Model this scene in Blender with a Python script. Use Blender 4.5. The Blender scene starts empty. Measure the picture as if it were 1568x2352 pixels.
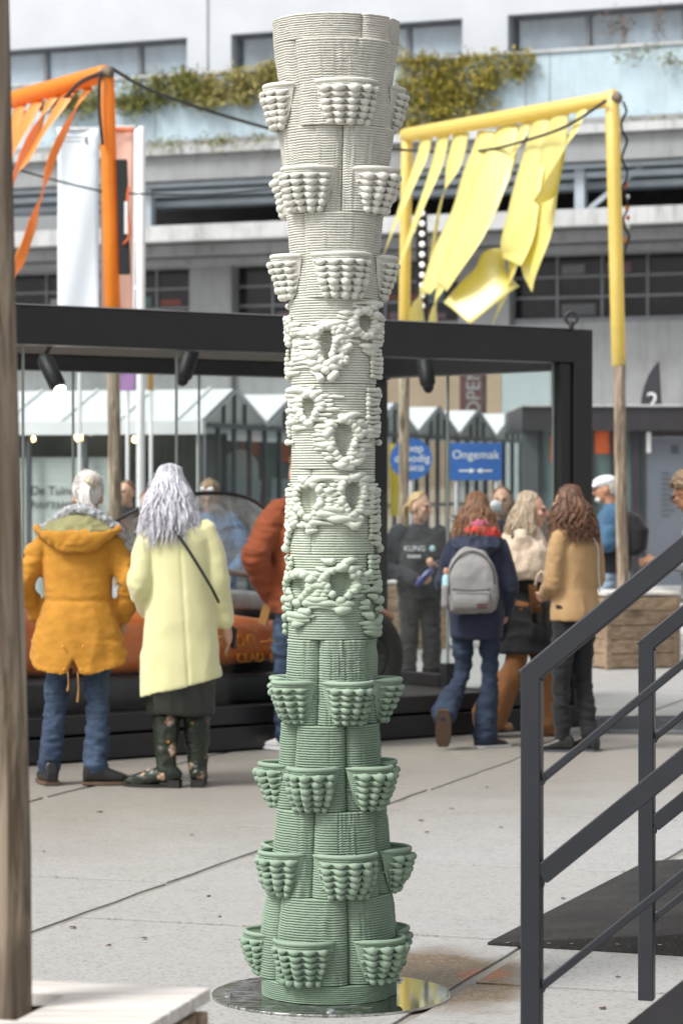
import bpy, math, random
import numpy as np
from mathutils import Vector, Matrix

random.seed(7)
RNG = np.random.default_rng(7)
SC = bpy.context.scene
COL = SC.collection

# ---------------------------------------------------------------- camera
CAM_H = 1.72                      # eye height of the photographer
FOC = 6600.0                      # focal length in units of 1/1568 of the picture width
cam_data = bpy.data.cameras.new('camera')
cam_data.sensor_fit = 'HORIZONTAL'
cam_data.sensor_width = 24.0
cam_data.lens = FOC / 1568.0 * 24.0
cam_data.clip_start = 0.1
cam_data.clip_end = 2000.0
cam_data.dof.use_dof = True
cam_data.dof.focus_distance = 9.45
cam_data.dof.aperture_fstop = 5.6
camera = bpy.data.objects.new('camera', cam_data)
COL.objects.link(camera)
camera.location = (0, 0, CAM_H)
camera.rotation_euler = (math.radians(90.0 - 0.616), 0, 0)
SC.camera = camera

# ---------------------------------------------------------------- sky, sun, exposure
SUN_EL, SUN_AZ = math.radians(52), math.radians(235)      # high, behind the photographer's left shoulder
world = bpy.data.worlds.new('World')
SC.world = world
world.use_nodes = True
wn = world.node_tree
for n in list(wn.nodes):
    wn.nodes.remove(n)
sky = wn.nodes.new('ShaderNodeTexSky')
sky.sky_type = 'NISHITA'
sky.sun_disc = False
sky.sun_elevation = SUN_EL
sky.sun_rotation = SUN_AZ
sky.air_density = 1.0
sky.dust_density = 5.0
sky.ozone_density = 1.0
hs = wn.nodes.new('ShaderNodeHueSaturation')
hs.inputs['Saturation'].default_value = 0.22           # even grey overcast
bg = wn.nodes.new('ShaderNodeBackground')
bg.inputs['Strength'].default_value = 0.105
wo = wn.nodes.new('ShaderNodeOutputWorld')
wn.links.new(sky.outputs[0], hs.inputs['Color'])
wn.links.new(hs.outputs[0], bg.inputs[0])
wn.links.new(bg.outputs[0], wo.inputs[0])

sun_data = bpy.data.lights.new('sun', 'SUN')
sun_data.energy = 1.5
sun_data.angle = math.radians(16)
sun_data.color = (1.0, 0.98, 0.95)
sun = bpy.data.objects.new('sun', sun_data)
COL.objects.link(sun)
sdir = Vector((math.sin(SUN_AZ) * math.cos(SUN_EL), math.cos(SUN_AZ) * math.cos(SUN_EL), math.sin(SUN_EL)))
sun.rotation_euler = sdir.to_track_quat('Z', 'Y').to_euler()
sun.location = (-8, -6, 14)

SC.view_settings.view_transform = 'Standard'
SC.view_settings.look = 'None'
SC.view_settings.gamma = 1.0
SC.view_settings.exposure = 0.95
SC.view_settings.use_curve_mapping = False
SC.cycles.use_denoising = True
SC.cycles.max_bounces = 8
SC.cycles.transparent_max_bounces = 16


# ---------------------------------------------------------------- helpers
def P(x, y, d):
    """a point seen at (x, y) of the 1568 x 2352 picture, standing d metres away"""
    return np.array(((x - 784) / FOC * d, d, CAM_H + (1105 - y) / FOC * d))


def gd(y):
    """distance of the ground seen at picture row y"""
    return FOC * CAM_H / (y - 1105)


def hash3(ix, iy, iz, seed=0):
    h = (ix * 374761393 + iy * 668265263 + iz * 2147483647 + seed * 974711) & 0xFFFFFFFF
    h = ((h ^ (h >> 13)) * 1274126177) & 0xFFFFFFFF
    return ((h ^ (h >> 16)) & 0xFFFF) / 65535.0


def vnoise(p, seed=0):
    """value noise, p (n,3) -> (-1,1)"""
    p = np.asarray(p, float)
    i = np.floor(p).astype(np.int64)
    f = p - i
    f = f * f * (3 - 2 * f)
    r = 0
    for dx in (0, 1):
        for dy in (0, 1):
            for dz in (0, 1):
                w = (f[:, 0] if dx else 1 - f[:, 0]) * (f[:, 1] if dy else 1 - f[:, 1]) * (f[:, 2] if dz else 1 - f[:, 2])
                r = r + w * hash3(i[:, 0] + dx, i[:, 1] + dy, i[:, 2] + dz, seed)
    return r * 2 - 1


def catmull(pts, n):
    pts = np.asarray(pts, float)
    if len(pts) < 3 or n <= 1:
        return pts
    q = np.vstack([2 * pts[0] - pts[1], pts, 2 * pts[-1] - pts[-2]])
    out = []
    for i in range(1, len(q) - 2):
        for k in range(n):
            t = k / n
            a, b, c, d = q[i - 1], q[i], q[i + 1], q[i + 2]
            out.append(0.5 * ((2 * b) + (c - a) * t + (2 * a - 5 * b + 4 * c - d) * t * t + (3 * b - a - 3 * c + d) * t ** 3))
    out.append(pts[-1])
    return np.array(out)


ORG = {}


def org(o):
    return ORG.get(o.name, np.zeros(3)) if o is not None else np.zeros(3)


def tag(o, label=None, cat=None, group=None, kind=None):
    if label: o['label'] = label
    if cat: o['category'] = cat
    if group: o['group'] = group
    if kind: o['kind'] = kind
    return o


def thing(name, label, cat, loc=(0, 0, 0), group=None):
    o = bpy.data.objects.new(name, None)
    COL.objects.link(o)
    o.empty_display_size = 0.1
    o.location = loc
    ORG[o.name] = np.array(loc, float)
    return tag(o, label, cat, group)


def link(name, data, parent=None, at=None):
    """at: origin of a top-level object; parts keep the origin of their thing"""
    o = bpy.data.objects.new(name, data)
    COL.objects.link(o)
    if parent is not None:
        o.parent = parent
        ORG[o.name] = org(parent)
    elif at is not None:
        o.location = at
        ORG[o.name] = np.array(at, float)
    return o


class MB:
    """collects shapes in world coordinates and links them as one mesh object"""

    def __init__(self):
        self.v, self.f, self.n = [], [], 0

    def add(self, verts, faces):
        verts = np.asarray(verts, float).reshape(-1, 3)
        self.v.append(verts)
        for f in faces:
            self.f.append(tuple(i + self.n for i in f))
        self.n += len(verts)
        return self

    def box(self, c, s, R=None):
        c = np.asarray(c, float)
        h = np.asarray(s, float) / 2
        v = np.array([(x, y, z) for x in (-1, 1) for y in (-1, 1) for z in (-1, 1)]) * h
        if R is not None:
            v = v @ np.asarray(R, float).T
        return self.add(v + c, [(0, 1, 3, 2), (4, 6, 7, 5), (0, 4, 5, 1), (2, 3, 7, 6), (0, 2, 6, 4), (1, 5, 7, 3)])

    def bar(self, p0, p1, w, h, up=(0, 0, 1)):
        """square bar from p0 to p1, w across, h along up"""
        p0, p1 = np.asarray(p0, float), np.asarray(p1, float)
        a = p1 - p0
        L = np.linalg.norm(a)
        a = a / L
        s = np.cross(a, up)
        s /= np.linalg.norm(s)
        u = np.cross(s, a)
        return self.box((p0 + p1) / 2, (L, w, h), np.column_stack([a, s, u]))

    def prism(self, poly, ax0, ax1, nrm, o, th):
        """flat outline poly in the plane (ax0, ax1) through o, th thick along nrm"""
        ax0, ax1, nrm, o = (np.asarray(a, float) for a in (ax0, ax1, nrm, o))
        b = [o + ax0 * x + ax1 * y for x, y in poly]
        t = [p + nrm * th for p in b]
        n = len(poly)
        return self.add(b + t, [tuple(range(n - 1, -1, -1)), tuple(range(n, 2 * n))] + [(i, (i + 1) % n, n + (i + 1) % n, n + i) for i in range(n)])

    def loft(self, rings, cap=True, closed=True):
        rings = [np.asarray(r, float) for r in rings]
        n = len(rings[0])
        v = np.vstack(rings)
        f = []
        m = n if closed else n - 1
        for k in range(len(rings) - 1):
            for i in range(m):
                j = (i + 1) % n
                f.append((k * n + i, k * n + j, (k + 1) * n + j, (k + 1) * n + i))
        if cap:
            v = np.vstack([v, rings[0].mean(0), rings[-1].mean(0)])
            a, b = len(v) - 2, len(v) - 1
            o = (len(rings) - 1) * n
            for i in range(n):
                j = (i + 1) % n
                f.append((a, j, i))
                f.append((b, o + i, o + j))
        return self.add(v, f)

    def tube(self, pts, r, n=10, sub=1, cap=True):
        pts = np.asarray(pts, float)
        r = np.broadcast_to(np.asarray(r, float), (len(pts),))
        if sub > 1:
            q = catmull(np.column_stack([pts, r]), sub)
            pts, r = q[:, :3], np.maximum(q[:, 3], 1e-4)
        t = np.gradient(pts, axis=0)
        t /= np.linalg.norm(t, axis=1)[:, None] + 1e-12
        u = np.cross(t[0], (0, 0, 1) if abs(t[0][2]) < 0.9 else (1, 0, 0))
        u /= np.linalg.norm(u)
        rings = []
        ang = np.linspace(0, 2 * math.pi, n, endpoint=False)
        if cap:
            rings.append((pts[0] - t[0] * r[0] * 0.7, r[0] * 0.55, t[0]))
        for p, q, tt in zip(pts, r, t):
            rings.append((p, q, tt))
        if cap:
            rings.append((pts[-1] + t[-1] * r[-1] * 0.7, r[-1] * 0.55, t[-1]))
        out = []
        for p, q, tt in rings:
            u = u - tt * np.dot(u, tt)
            u /= np.linalg.norm(u) + 1e-12
            w = np.cross(tt, u)
            out.append(p + q * (np.cos(ang)[:, None] * u + np.sin(ang)[:, None] * w))
        return self.loft(out, cap)

    def ell(self, c, r, R=None, nu=12, nv=8):
        c = np.asarray(c, float)
        v = []
        for j in range(1, nv):
            a = math.pi * j / nv
            for i in range(nu):
                b = 2 * math.pi * i / nu
                v.append((math.sin(a) * math.cos(b), math.sin(a) * math.sin(b), math.cos(a)))
        v += [(0, 0, 1), (0, 0, -1)]
        v = np.array(v) * np.asarray(r, float)
        if R is not None:
            v = v @ np.asarray(R, float).T
        f = []
        for j in range(nv - 2):
            for i in range(nu):
                k = (i + 1) % nu
                f.append((j * nu + i, (j + 1) * nu + i, (j + 1) * nu + k, j * nu + k))
        t, b = (nv - 1) * nu, (nv - 1) * nu + 1
        for i in range(nu):
            k = (i + 1) % nu
            f.append((t, i, k))
            f.append((b, (nv - 2) * nu + k, (nv - 2) * nu + i))
        return self.add(v + c, f)

    def grid(self, V):
        """V (a, b, 3) -> sheet"""
        V = np.asarray(V, float)
        a, b = V.shape[:2]
        f = [(i * b + j, i * b + j + 1, (i + 1) * b + j + 1, (i + 1) * b + j) for i in range(a - 1) for j in range(b - 1)]
        return self.add(V.reshape(-1, 3), f)

    def data(self, name, o=(0, 0, 0)):
        me = bpy.data.meshes.new(name)
        v = np.vstack(self.v) - np.asarray(o, float)
        me.from_pydata(v.tolist(), [], self.f)
        me.update()
        return me

    def build(self, name, mat, parent=None, at=None, smooth=True, bevel=0.0, solid=0.0, sub=0):
        o = org(parent) if parent is not None else (np.asarray(at, float) if at is not None else np.zeros(3))
        me = self.data(name, o)
        return finish(link(name, me, parent, at), mat, smooth, bevel, solid, sub)


def finish(ob, mat, smooth=True, bevel=0.0, solid=0.0, sub=0):
    if mat is not None:
        ob.data.materials.append(mat)
    if smooth:
        ob.data.polygons.foreach_set('use_smooth', [True] * len(ob.data.polygons))
    if bevel:
        m = ob.modifiers.new('bevel', 'BEVEL')
        m.width = bevel
        m.segments = 2
        m.limit_method = 'ANGLE'
        m.harden_normals = False
    if solid:
        m = ob.modifiers.new('solid', 'SOLIDIFY')
        m.thickness = solid
        m.offset = 0
    if sub:
        m = ob.modifiers.new('sub', 'SUBSURF')
        m.levels = m.render_levels = sub
    return ob


def quads_mesh(name, V, F):
    """fast mesh from numpy quads"""
    me = bpy.data.meshes.new(name)
    V = np.ascontiguousarray(V, dtype=np.float32)
    F = np.ascontiguousarray(F, dtype=np.int32)
    me.vertices.add(len(V))
    me.vertices.foreach_set('co', V.ravel())
    me.loops.add(F.size)
    me.loops.foreach_set('vertex_index', F.ravel())
    me.polygons.add(len(F))
    me.polygons.foreach_set('loop_start', np.arange(0, F.size, 4, dtype=np.int32))
    me.polygons.foreach_set('loop_total', np.full(len(F), 4, dtype=np.int32))
    me.polygons.foreach_set('use_smooth', np.ones(len(F), dtype=bool))
    me.update(calc_edges=True)
    return me


def text(name, body, size, o, right, up, mat, parent=None, align='CENTER', ext=0.001):
    cu = bpy.data.curves.new(name, 'FONT')
    cu.body = body
    cu.size = size
    cu.align_x = align
    cu.align_y = 'CENTER'
    cu.extrude = ext
    tmp = bpy.data.objects.new('tmp_text', cu)
    COL.objects.link(tmp)
    dg = bpy.context.evaluated_depsgraph_get()
    me = bpy.data.meshes.new_from_object(tmp.evaluated_get(dg))
    bpy.data.objects.remove(tmp)
    r, u = Vector(right).normalized(), Vector(up).normalized()
    n = r.cross(u)
    m = Matrix((r, u, n)).transposed().to_4x4()
    m.translation = Vector(np.asarray(o, float) - org(parent))
    me.transform(m)
    me.materials.clear()
    ob = link(name, me, parent)
    me.materials.append(mat)
    return ob


# ---------------------------------------------------------------- materials
def lin(r, g, b):
    f = lambda c: (c / 255 / 12.92) if c / 255 <= 0.04045 else ((c / 255 + 0.055) / 1.055) ** 2.4
    return (f(r), f(g), f(b))


class NT:
    def __init__(self, name):
        self.m = bpy.data.materials.new(name)
        self.m.use_nodes = True
        self.t = self.m.node_tree
        self.b = self.t.nodes['Principled BSDF']
        self.out = self.t.nodes['Material Output']
        self._tc = None

    def node(self, kind, **kw):
        n = self.t.nodes.new(kind)
        for k, v in kw.items():
            setattr(n, k, v)
        return n

    def l(self, a, b):
        self.t.links.new(a, b)

    def set(self, **kw):
        for k, v in kw.items():
            self.b.inputs[k.replace('_', ' ')].default_value = v if not isinstance(v, tuple) or len(v) == 4 else (*v, 1)

    def coord(self, scale=(1, 1, 1), kind='Object', rot=(0, 0, 0)):
        if self._tc is None:
            self._tc = self.node('ShaderNodeTexCoord')
        mp = self.node('ShaderNodeMapping')
        mp.inputs['Scale'].default_value = scale
        mp.inputs['Rotation'].default_value = rot
        self.l(self._tc.outputs[kind], mp.inputs[0])
        return mp.outputs[0]

    def noise(self, scale, detail=3, rough=0.55, co=None, dist=0.0):
        n = self.node('ShaderNodeTexNoise')
        n.inputs['Scale'].default_value = scale
        n.inputs['Detail'].default_value = detail
        n.inputs['Roughness'].default_value = rough
        n.inputs['Distortion'].default_value = dist
        self.l(co if co is not None else self.coord(), n.inputs['Vector'])
        return n.outputs['Fac']

    def voro(self, scale, co=None, feature='F1', out='Distance'):
        n = self.node('ShaderNodeTexVoronoi', feature=feature)
        n.inputs['Scale'].default_value = scale
        self.l(co if co is not None else self.coord(), n.inputs['Vector'])
        return n.outputs[out]

    def ramp(self, fac, stops, interp='LINEAR'):
        n = self.node('ShaderNodeValToRGB')
        n.color_ramp.interpolation = interp
        e = n.color_ramp.elements
        while len(e) < len(stops):
            e.new(0.5)
        for el, (p, c) in zip(e, stops):
            el.position = p
            el.color = (*c, 1) if not np.isscalar(c) else (c, c, c, 1)
        self.l(fac, n.inputs[0])
        return n.outputs[0]

    def mix(self, fac, a, b, mode='MIX'):
        n = self.node('ShaderNodeMix', data_type='RGBA', blend_type=mode)
        for i, x in ((0, fac), (6, a), (7, b)):
            s = n.inputs[i]
            if isinstance(x, bpy.types.NodeSocket):
                self.l(x, s)
            elif np.isscalar(x):
                s.default_value = x if i == 0 else (x, x, x, 1)
            else:
                s.default_value = (*x, 1)
        return n.outputs[2]

    def math(self, op, a, b=0.0, clamp=False):
        n = self.node('ShaderNodeMath', operation=op, use_clamp=clamp)
        for s, x in zip(n.inputs, (a, b)):
            if isinstance(x, bpy.types.NodeSocket):
                self.l(x, s)
            else:
                s.default_value = x
        return n.outputs[0]

    def color(self, sock):
        self.l(sock, self.b.inputs['Base Color'])

    def bump(self, h, strength=0.3, dist=0.01):
        n = self.node('ShaderNodeBump')
        n.inputs['Strength'].default_value = strength
        n.inputs['Distance'].default_value = dist
        self.l(h, n.inputs['Height'])
        self.l(n.outputs[0], self.b.inputs['Normal'])


def mk(name, col, rough=0.7, metal=0.0, var=0.15, vs=6.0, bump=0.15, bs=60.0, bd=0.004, spec=0.5, rnd=0.0, stretch=(1, 1, 1), sheen=0.0):
    t = NT(name)
    t.set(Roughness=rough, Metallic=metal)
    t.b.inputs['Specular IOR Level'].default_value = spec
    if sheen:
        t.b.inputs['Sheen Weight'].default_value = sheen
    co = t.coord(stretch)
    a = tuple(c * (1 - var) for c in col)
    b = tuple(min(1, c * (1 + var)) for c in col)
    c = t.ramp(t.noise(vs, 4, 0.6, co), [(0.3, a), (0.7, b)])
    if rnd:
        oi = t.node('ShaderNodeObjectInfo')
        c = t.mix(t.math('MULTIPLY', oi.outputs['Random'], rnd), c, tuple(x * 0.35 for x in col))
    t.color(c)
    if bump:
        t.bump(t.noise(bs, 3, 0.6, co), bump, bd)
    return t.m


def mk_glass(name, tint=(0.9, 0.95, 0.95), refl=0.9, rough=0.0, fres=1.45):
    """a thin pane: clear with mirror reflections by angle"""
    t = NT(name)
    t.t.nodes.remove(t.b)
    tr = t.node('ShaderNodeBsdfTransparent')
    tr.inputs[0].default_value = (*tint, 1)
    gl = t.node('ShaderNodeBsdfGlossy')
    gl.inputs['Roughness'].default_value = rough
    gl.inputs[0].default_value = (refl, refl, refl, 1)
    lw = t.node('ShaderNodeLayerWeight')
    lw.inputs['Blend'].default_value = 0.5
    f = t.math('ADD', t.math('MULTIPLY', t.math('POWER', lw.outputs['Facing'], 4.0), 0.75), (fres - 1) ** 2 / (fres + 1) ** 2, True)
    mx = t.node('ShaderNodeMixShader')
    t.l(f, mx.inputs[0])
    t.l(tr.outputs[0], mx.inputs[1])
    t.l(gl.outputs[0], mx.inputs[2])
    t.l(mx.outputs[0], t.out.inputs[0])
    return t.m


def mk_emit(name, col, strength):
    t = NT(name)
    t.set(Base_Color=col, Emission_Color=col, Roughness=0.4)
    t.b.inputs['Emission Strength'].default_value = strength
    return t.m


def mk_streak(name, col, dirt, amt=0.6, rough=0.75, zs=0.18):
    t = NT(name)
    t.set(Roughness=rough)
    c = t.ramp(t.noise(0.9, 5, 0.6), [(0.3, tuple(x * 0.86 for x in col)), (0.7, tuple(min(1, x * 1.08) for x in col))])
    st = t.noise(2.6, 5, 0.7, t.coord((1.6, 1.6, zs)))
    c = t.mix(t.ramp(st, [(0.50, 0.0), (0.74, amt)]), c, dirt)
    bl = t.noise(0.55, 6, 0.7)
    c = t.mix(t.ramp(bl, [(0.52, 0.0), (0.72, amt * 0.7)]), c, dirt)
    t.color(c)
    t.bump(t.noise(10, 3), 0.2, 0.01)
    return t.m


M = {}
M['anthracite'] = mk('anthracite_steel', (0.019, 0.021, 0.027), 0.40, 0, 0.12, 9, 0.06, 240, 0.001)
M['black_steel'] = mk('black_steel', (0.020, 0.019, 0.022), 0.4, 0, 0.15, 5, 0.05, 120, 0.001)
M['black'] = mk('black_plastic', (0.015, 0.015, 0.017), 0.5, 0, 0.2, 12, 0.1, 90, 0.002)
M['rubber'] = mk('tyre_rubber', (0.018, 0.018, 0.019), 0.65, 0, 0.2, 20, 0.2, 120, 0.002)
M['white_paint'] = mk('white_paint', (0.76, 0.77, 0.78), 0.45, 0, 0.05, 3, 0.05, 60)
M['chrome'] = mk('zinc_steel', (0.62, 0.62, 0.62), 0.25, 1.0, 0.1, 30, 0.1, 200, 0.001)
M['white_print'] = mk('white_lettering', (0.78, 0.80, 0.80), 0.6, 0, 0.04, 8, 0)
M['gold_print'] = mk('amber_lettering', (0.62, 0.25, 0.035), 0.5, 0, 0.08, 12, 0)
M['dark_print'] = mk('dark_lettering', (0.05, 0.05, 0.05), 0.6, 0, 0.05, 12, 0)


def wood(name, c0, c1, axis=2, scale=1.0, bump=0.4, rnd=0.35):
    t = NT(name)
    t.set(Roughness=0.75)
    st = [9.0, 9.0, 9.0]
    st[axis] = 0.7
    co = t.coord(tuple(s * scale for s in st))
    grain = t.noise(3.2, 6, 0.65, co, 0.6)
    fine = t.noise(14, 3, 0.6, co)
    c = t.ramp(grain, [(0.40, c0), (0.5, tuple((a + b) / 2 for a, b in zip(c0, c1))), (0.60, c1)])
    c = t.mix(t.math('MULTIPLY', fine, 0.22), c, tuple(x * 0.45 for x in c0))
    st2 = [5.5, 5.5, 5.5]
    st2[axis] = 2.6
    knot = t.voro(0.9, t.coord(tuple(s * scale for s in st2)))
    kf = t.ramp(knot, [(0.0, 1.0), (0.13, 0.9), (0.26, 0.0)])
    c = t.mix(t.math('MULTIPLY', kf, 0.75), c, (0.045, 0.028, 0.018))
    blot = t.noise(1.3, 3, 0.5, t.coord((2.2, 2.2, 1.2)))
    c = t.mix(t.ramp(blot, [(0.45, 0.0), (0.7, 0.55)]), c, tuple(x * 0.5 for x in c0))
    if rnd:
        oi = t.node('ShaderNodeObjectInfo')
        c = t.mix(t.math('MULTIPLY', oi.outputs['Random'], rnd), c, tuple(x * 0.5 for x in c0))
    t.color(c)
    t.bump(grain, bump, 0.006)
    return t.m


M['pole_wood'] = wood('weathered_pole_wood', (0.13, 0.088, 0.055), (0.58, 0.475, 0.355), 2, 1.0)
M['plank_wood'] = wood('crate_plank_wood', (0.22, 0.15, 0.095), (0.42, 0.31, 0.20), 0, 1.0)
M['pale_wood'] = wood('bleached_plank_wood', (0.56, 0.52, 0.47), (0.76, 0.73, 0.68), 0, 0.7, 0.15, 0.08)
# ================================================================ the ceramic column
COL_X, COL_Y = -0.038, 9.58
LEAN = 0.0058                       # metres sideways per metre of height


def clay():
    t = NT('printed_clay_glaze')
    t.set(Roughness=0.78)
    t.b.inputs['Specular IOR Level'].default_value = 0.25
    tc = t.node('ShaderNodeTexCoord')
    sp = t.node('ShaderNodeSeparateXYZ')
    t.l(tc.outputs['Object'], sp.inputs[0])
    z = t.math('DIVIDE', sp.outputs['Z'], 3.26)
    z = t.math('ADD', z, t.math('MULTIPLY', t.math('SUBTRACT', t.noise(5, 2, 0.5), 0.5), 0.03))
    c = t.ramp(z, [(0.0, (0.165, 0.255, 0.185)), (0.10, (0.25, 0.35, 0.265)), (0.28, (0.225, 0.325, 0.24)), (0.36, (0.33, 0.43, 0.335)),
                   (0.44, (0.56, 0.635, 0.52)), (0.53, (0.72, 0.755, 0.66)), (0.66, (0.79, 0.785, 0.715)), (1.0, (0.78, 0.755, 0.695))])
    g = t.noise(420, 2, 0.7)
    c = t.mix(t.math('MULTIPLY', t.math('SUBTRACT', 0.62, g, True), 1.0, True), c, (0.30, 0.29, 0.22))
    b = t.noise(16, 4, 0.6)
    c = t.mix(t.ramp(b, [(0.35, 0.16), (0.65, 0.0)]), c, (0.20, 0.22, 0.16))
    oi = t.node('ShaderNodeObjectInfo')
    c = t.mix(t.math('MULTIPLY', oi.outputs['Random'], 0.10), c, (0.16, 0.24, 0.16))
    t.color(c)
    t.bump(t.noise(330, 3, 0.7), 0.5, 0.0016)
    return t.m


M['clay'] = clay()
column = thing('ceramic_column', 'tall 3D printed ceramic column, green at its foot fading to cream on top', 'sculpture', (COL_X, COL_Y, 0.0))
TH, TZ0 = 0.2814, 0.071
LAYERS = 33
# radius at foot, middle and top of each tier, from the ground up
PROF = [(.236, .230, .212), (.212, .200, .188), (.184, .174, .1655), (.161, .156, .152), (.150, .146, .1435), (.1425, .1425, .1425),
        (.1445, .1445, .1445), (.1465, .150, .155), (.156, .155, .1675), (.172, .175, .193), (.193, .193, .2145)]
SEAMS = [[-58, 17, 89, 161, 230], [-19.5, 58, 130, 202, 272], [-52.5, 19.3, 91, 163, 235], [-20, 58, 130, 202, 270], [63, 180, 260],
         [-32.5, 92, 210], [92, 212, 268], [92, 212, 268], [-40, 61, 150, 240], [9, 99, 189, 279], [-40, 65, 155, 240]]
WEAVE = [0.5, 1.0, 0.35, 1.1, 0.0, 0.0, 0.0, 0.0, 0.35, 1.15, 0.5]


def col_xy(th, r, z):
    return np.stack([COL_X + LEAN * z + r * np.sin(th), COL_Y - r * np.cos(th), z], -1)


def tier_r(k, v):
    a, b, c = PROF[k]
    v = np.asarray(v, float)
    return np.where(v < 0.5, a + (b - a) * v * 2, b + (c - b) * (v * 2 - 1))


def tile(k, a0, a1, z0, h, rfun, layers, weave, dr=0.0, lobe=0.006, recess=(), name='tile', seed=0):
    gap = 0.5
    a0r, a1r = math.radians(a0 + gap), math.radians(a1 - gap)
    front = math.cos((a0r + a1r) / 2) > -0.35
    nt = max(8, int((a1 - a0) / (1.1 if front else 2.2)))
    prof = [(0.02, -0.0075), (0.24, 0.0), (0.74, 0.0002)] if front else [(0.02, -0.0060), (0.5, 0.0004)]
    rows = []
    for L in range(layers):
        for pz, pr in prof:
            rows.append((L + pz, pr, L))
    rows.append((layers - 0.04, -0.003, layers - 1))
    th = np.linspace(a0r, a1r, nt)
    s = np.linspace(-1, 1, nt)
    edge = np.abs(s) ** 10
    mod = (1 - np.abs(s) ** 4)
    Z = np.empty((len(rows), nt))
    R = np.empty((len(rows), nt))
    lay = h / layers
    for i, (lz, pr, L) in enumerate(rows):
        v = lz / layers
        base = float(rfun(v)) + dr
        zz = np.full(nt, z0 + lz * lay)
        q = np.column_stack([th * 9, np.full(nt, L * 0.6), np.full(nt, k * 7.3 + seed)])
        wob = vnoise(q, seed)
        q2 = np.column_stack([th * 30, np.full(nt, L * 0.09), np.full(nt, k * 3.1 + seed)])
        zig = vnoise(q2, seed + 5)
        q3 = np.column_stack([th * 40, np.full(nt, L * 0.8), np.full(nt, k * 1.7 + seed)])
        fine = vnoise(q3, seed + 9)
        inner = min(1.0, 4 * min(v, 1 - v) + 0.1)
        q4 = np.column_stack([th * 13, np.full(nt, L * 0.05), np.full(nt, k * 5.7 + seed)])
        area = np.clip(vnoise(q4, seed + 21) * 1.6 + 0.35, 0, 1)
        zz = zz + (0.0007 * wob + 0.0044 * weave * zig * area + 0.0008 * fine) * inner
        rr = base + pr * (1 + 0.25 * fine) + lobe * (mod - 1) - 0.010 * edge + 0.0018 * wob + 0.0058 * weave * zig * area
        for (rc, rv, rw, rh, dep) in recess:
            g = 1 / (1 + np.exp((((np.degrees(th) - rc + 180) % 360 - 180) / (rw * np.clip(1 + 0.5 * (v - rv) / rh, 0.3, 1.6))) ** 2 * 4 + ((v - rv) / rh) ** 2 * 4 - 4))
            rr = rr - dep * g
        Z[i] = zz
        R[i] = rr
    # closing lips into the wall
    R = np.vstack([R[:1] - 0.03, R, R[-1:] - 0.03])
    Z = np.vstack([Z[:1], Z, Z[-1:]])
    R = np.hstack([R[:, :1] - 0.03, R, R[:, -1:] - 0.03])
    Z = np.hstack([Z[:, :1], Z, Z[:, -1:]])
    T = np.hstack([th[:1], th, th[-1:]])
    V = col_xy(np.broadcast_to(T, R.shape), R, Z).reshape(-1, 3) - org(column)
    a, b = R.shape
    idx = np.arange(a * b).reshape(a, b)
    F = np.stack([idx[:-1, :-1], idx[:-1, 1:], idx[1:, 1:], idx[1:, :-1]], -1).reshape(-1, 4)
    o = link(name, quads_mesh(name, V, F), column)
    o.data.materials.append(M['clay'])
    return o


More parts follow.
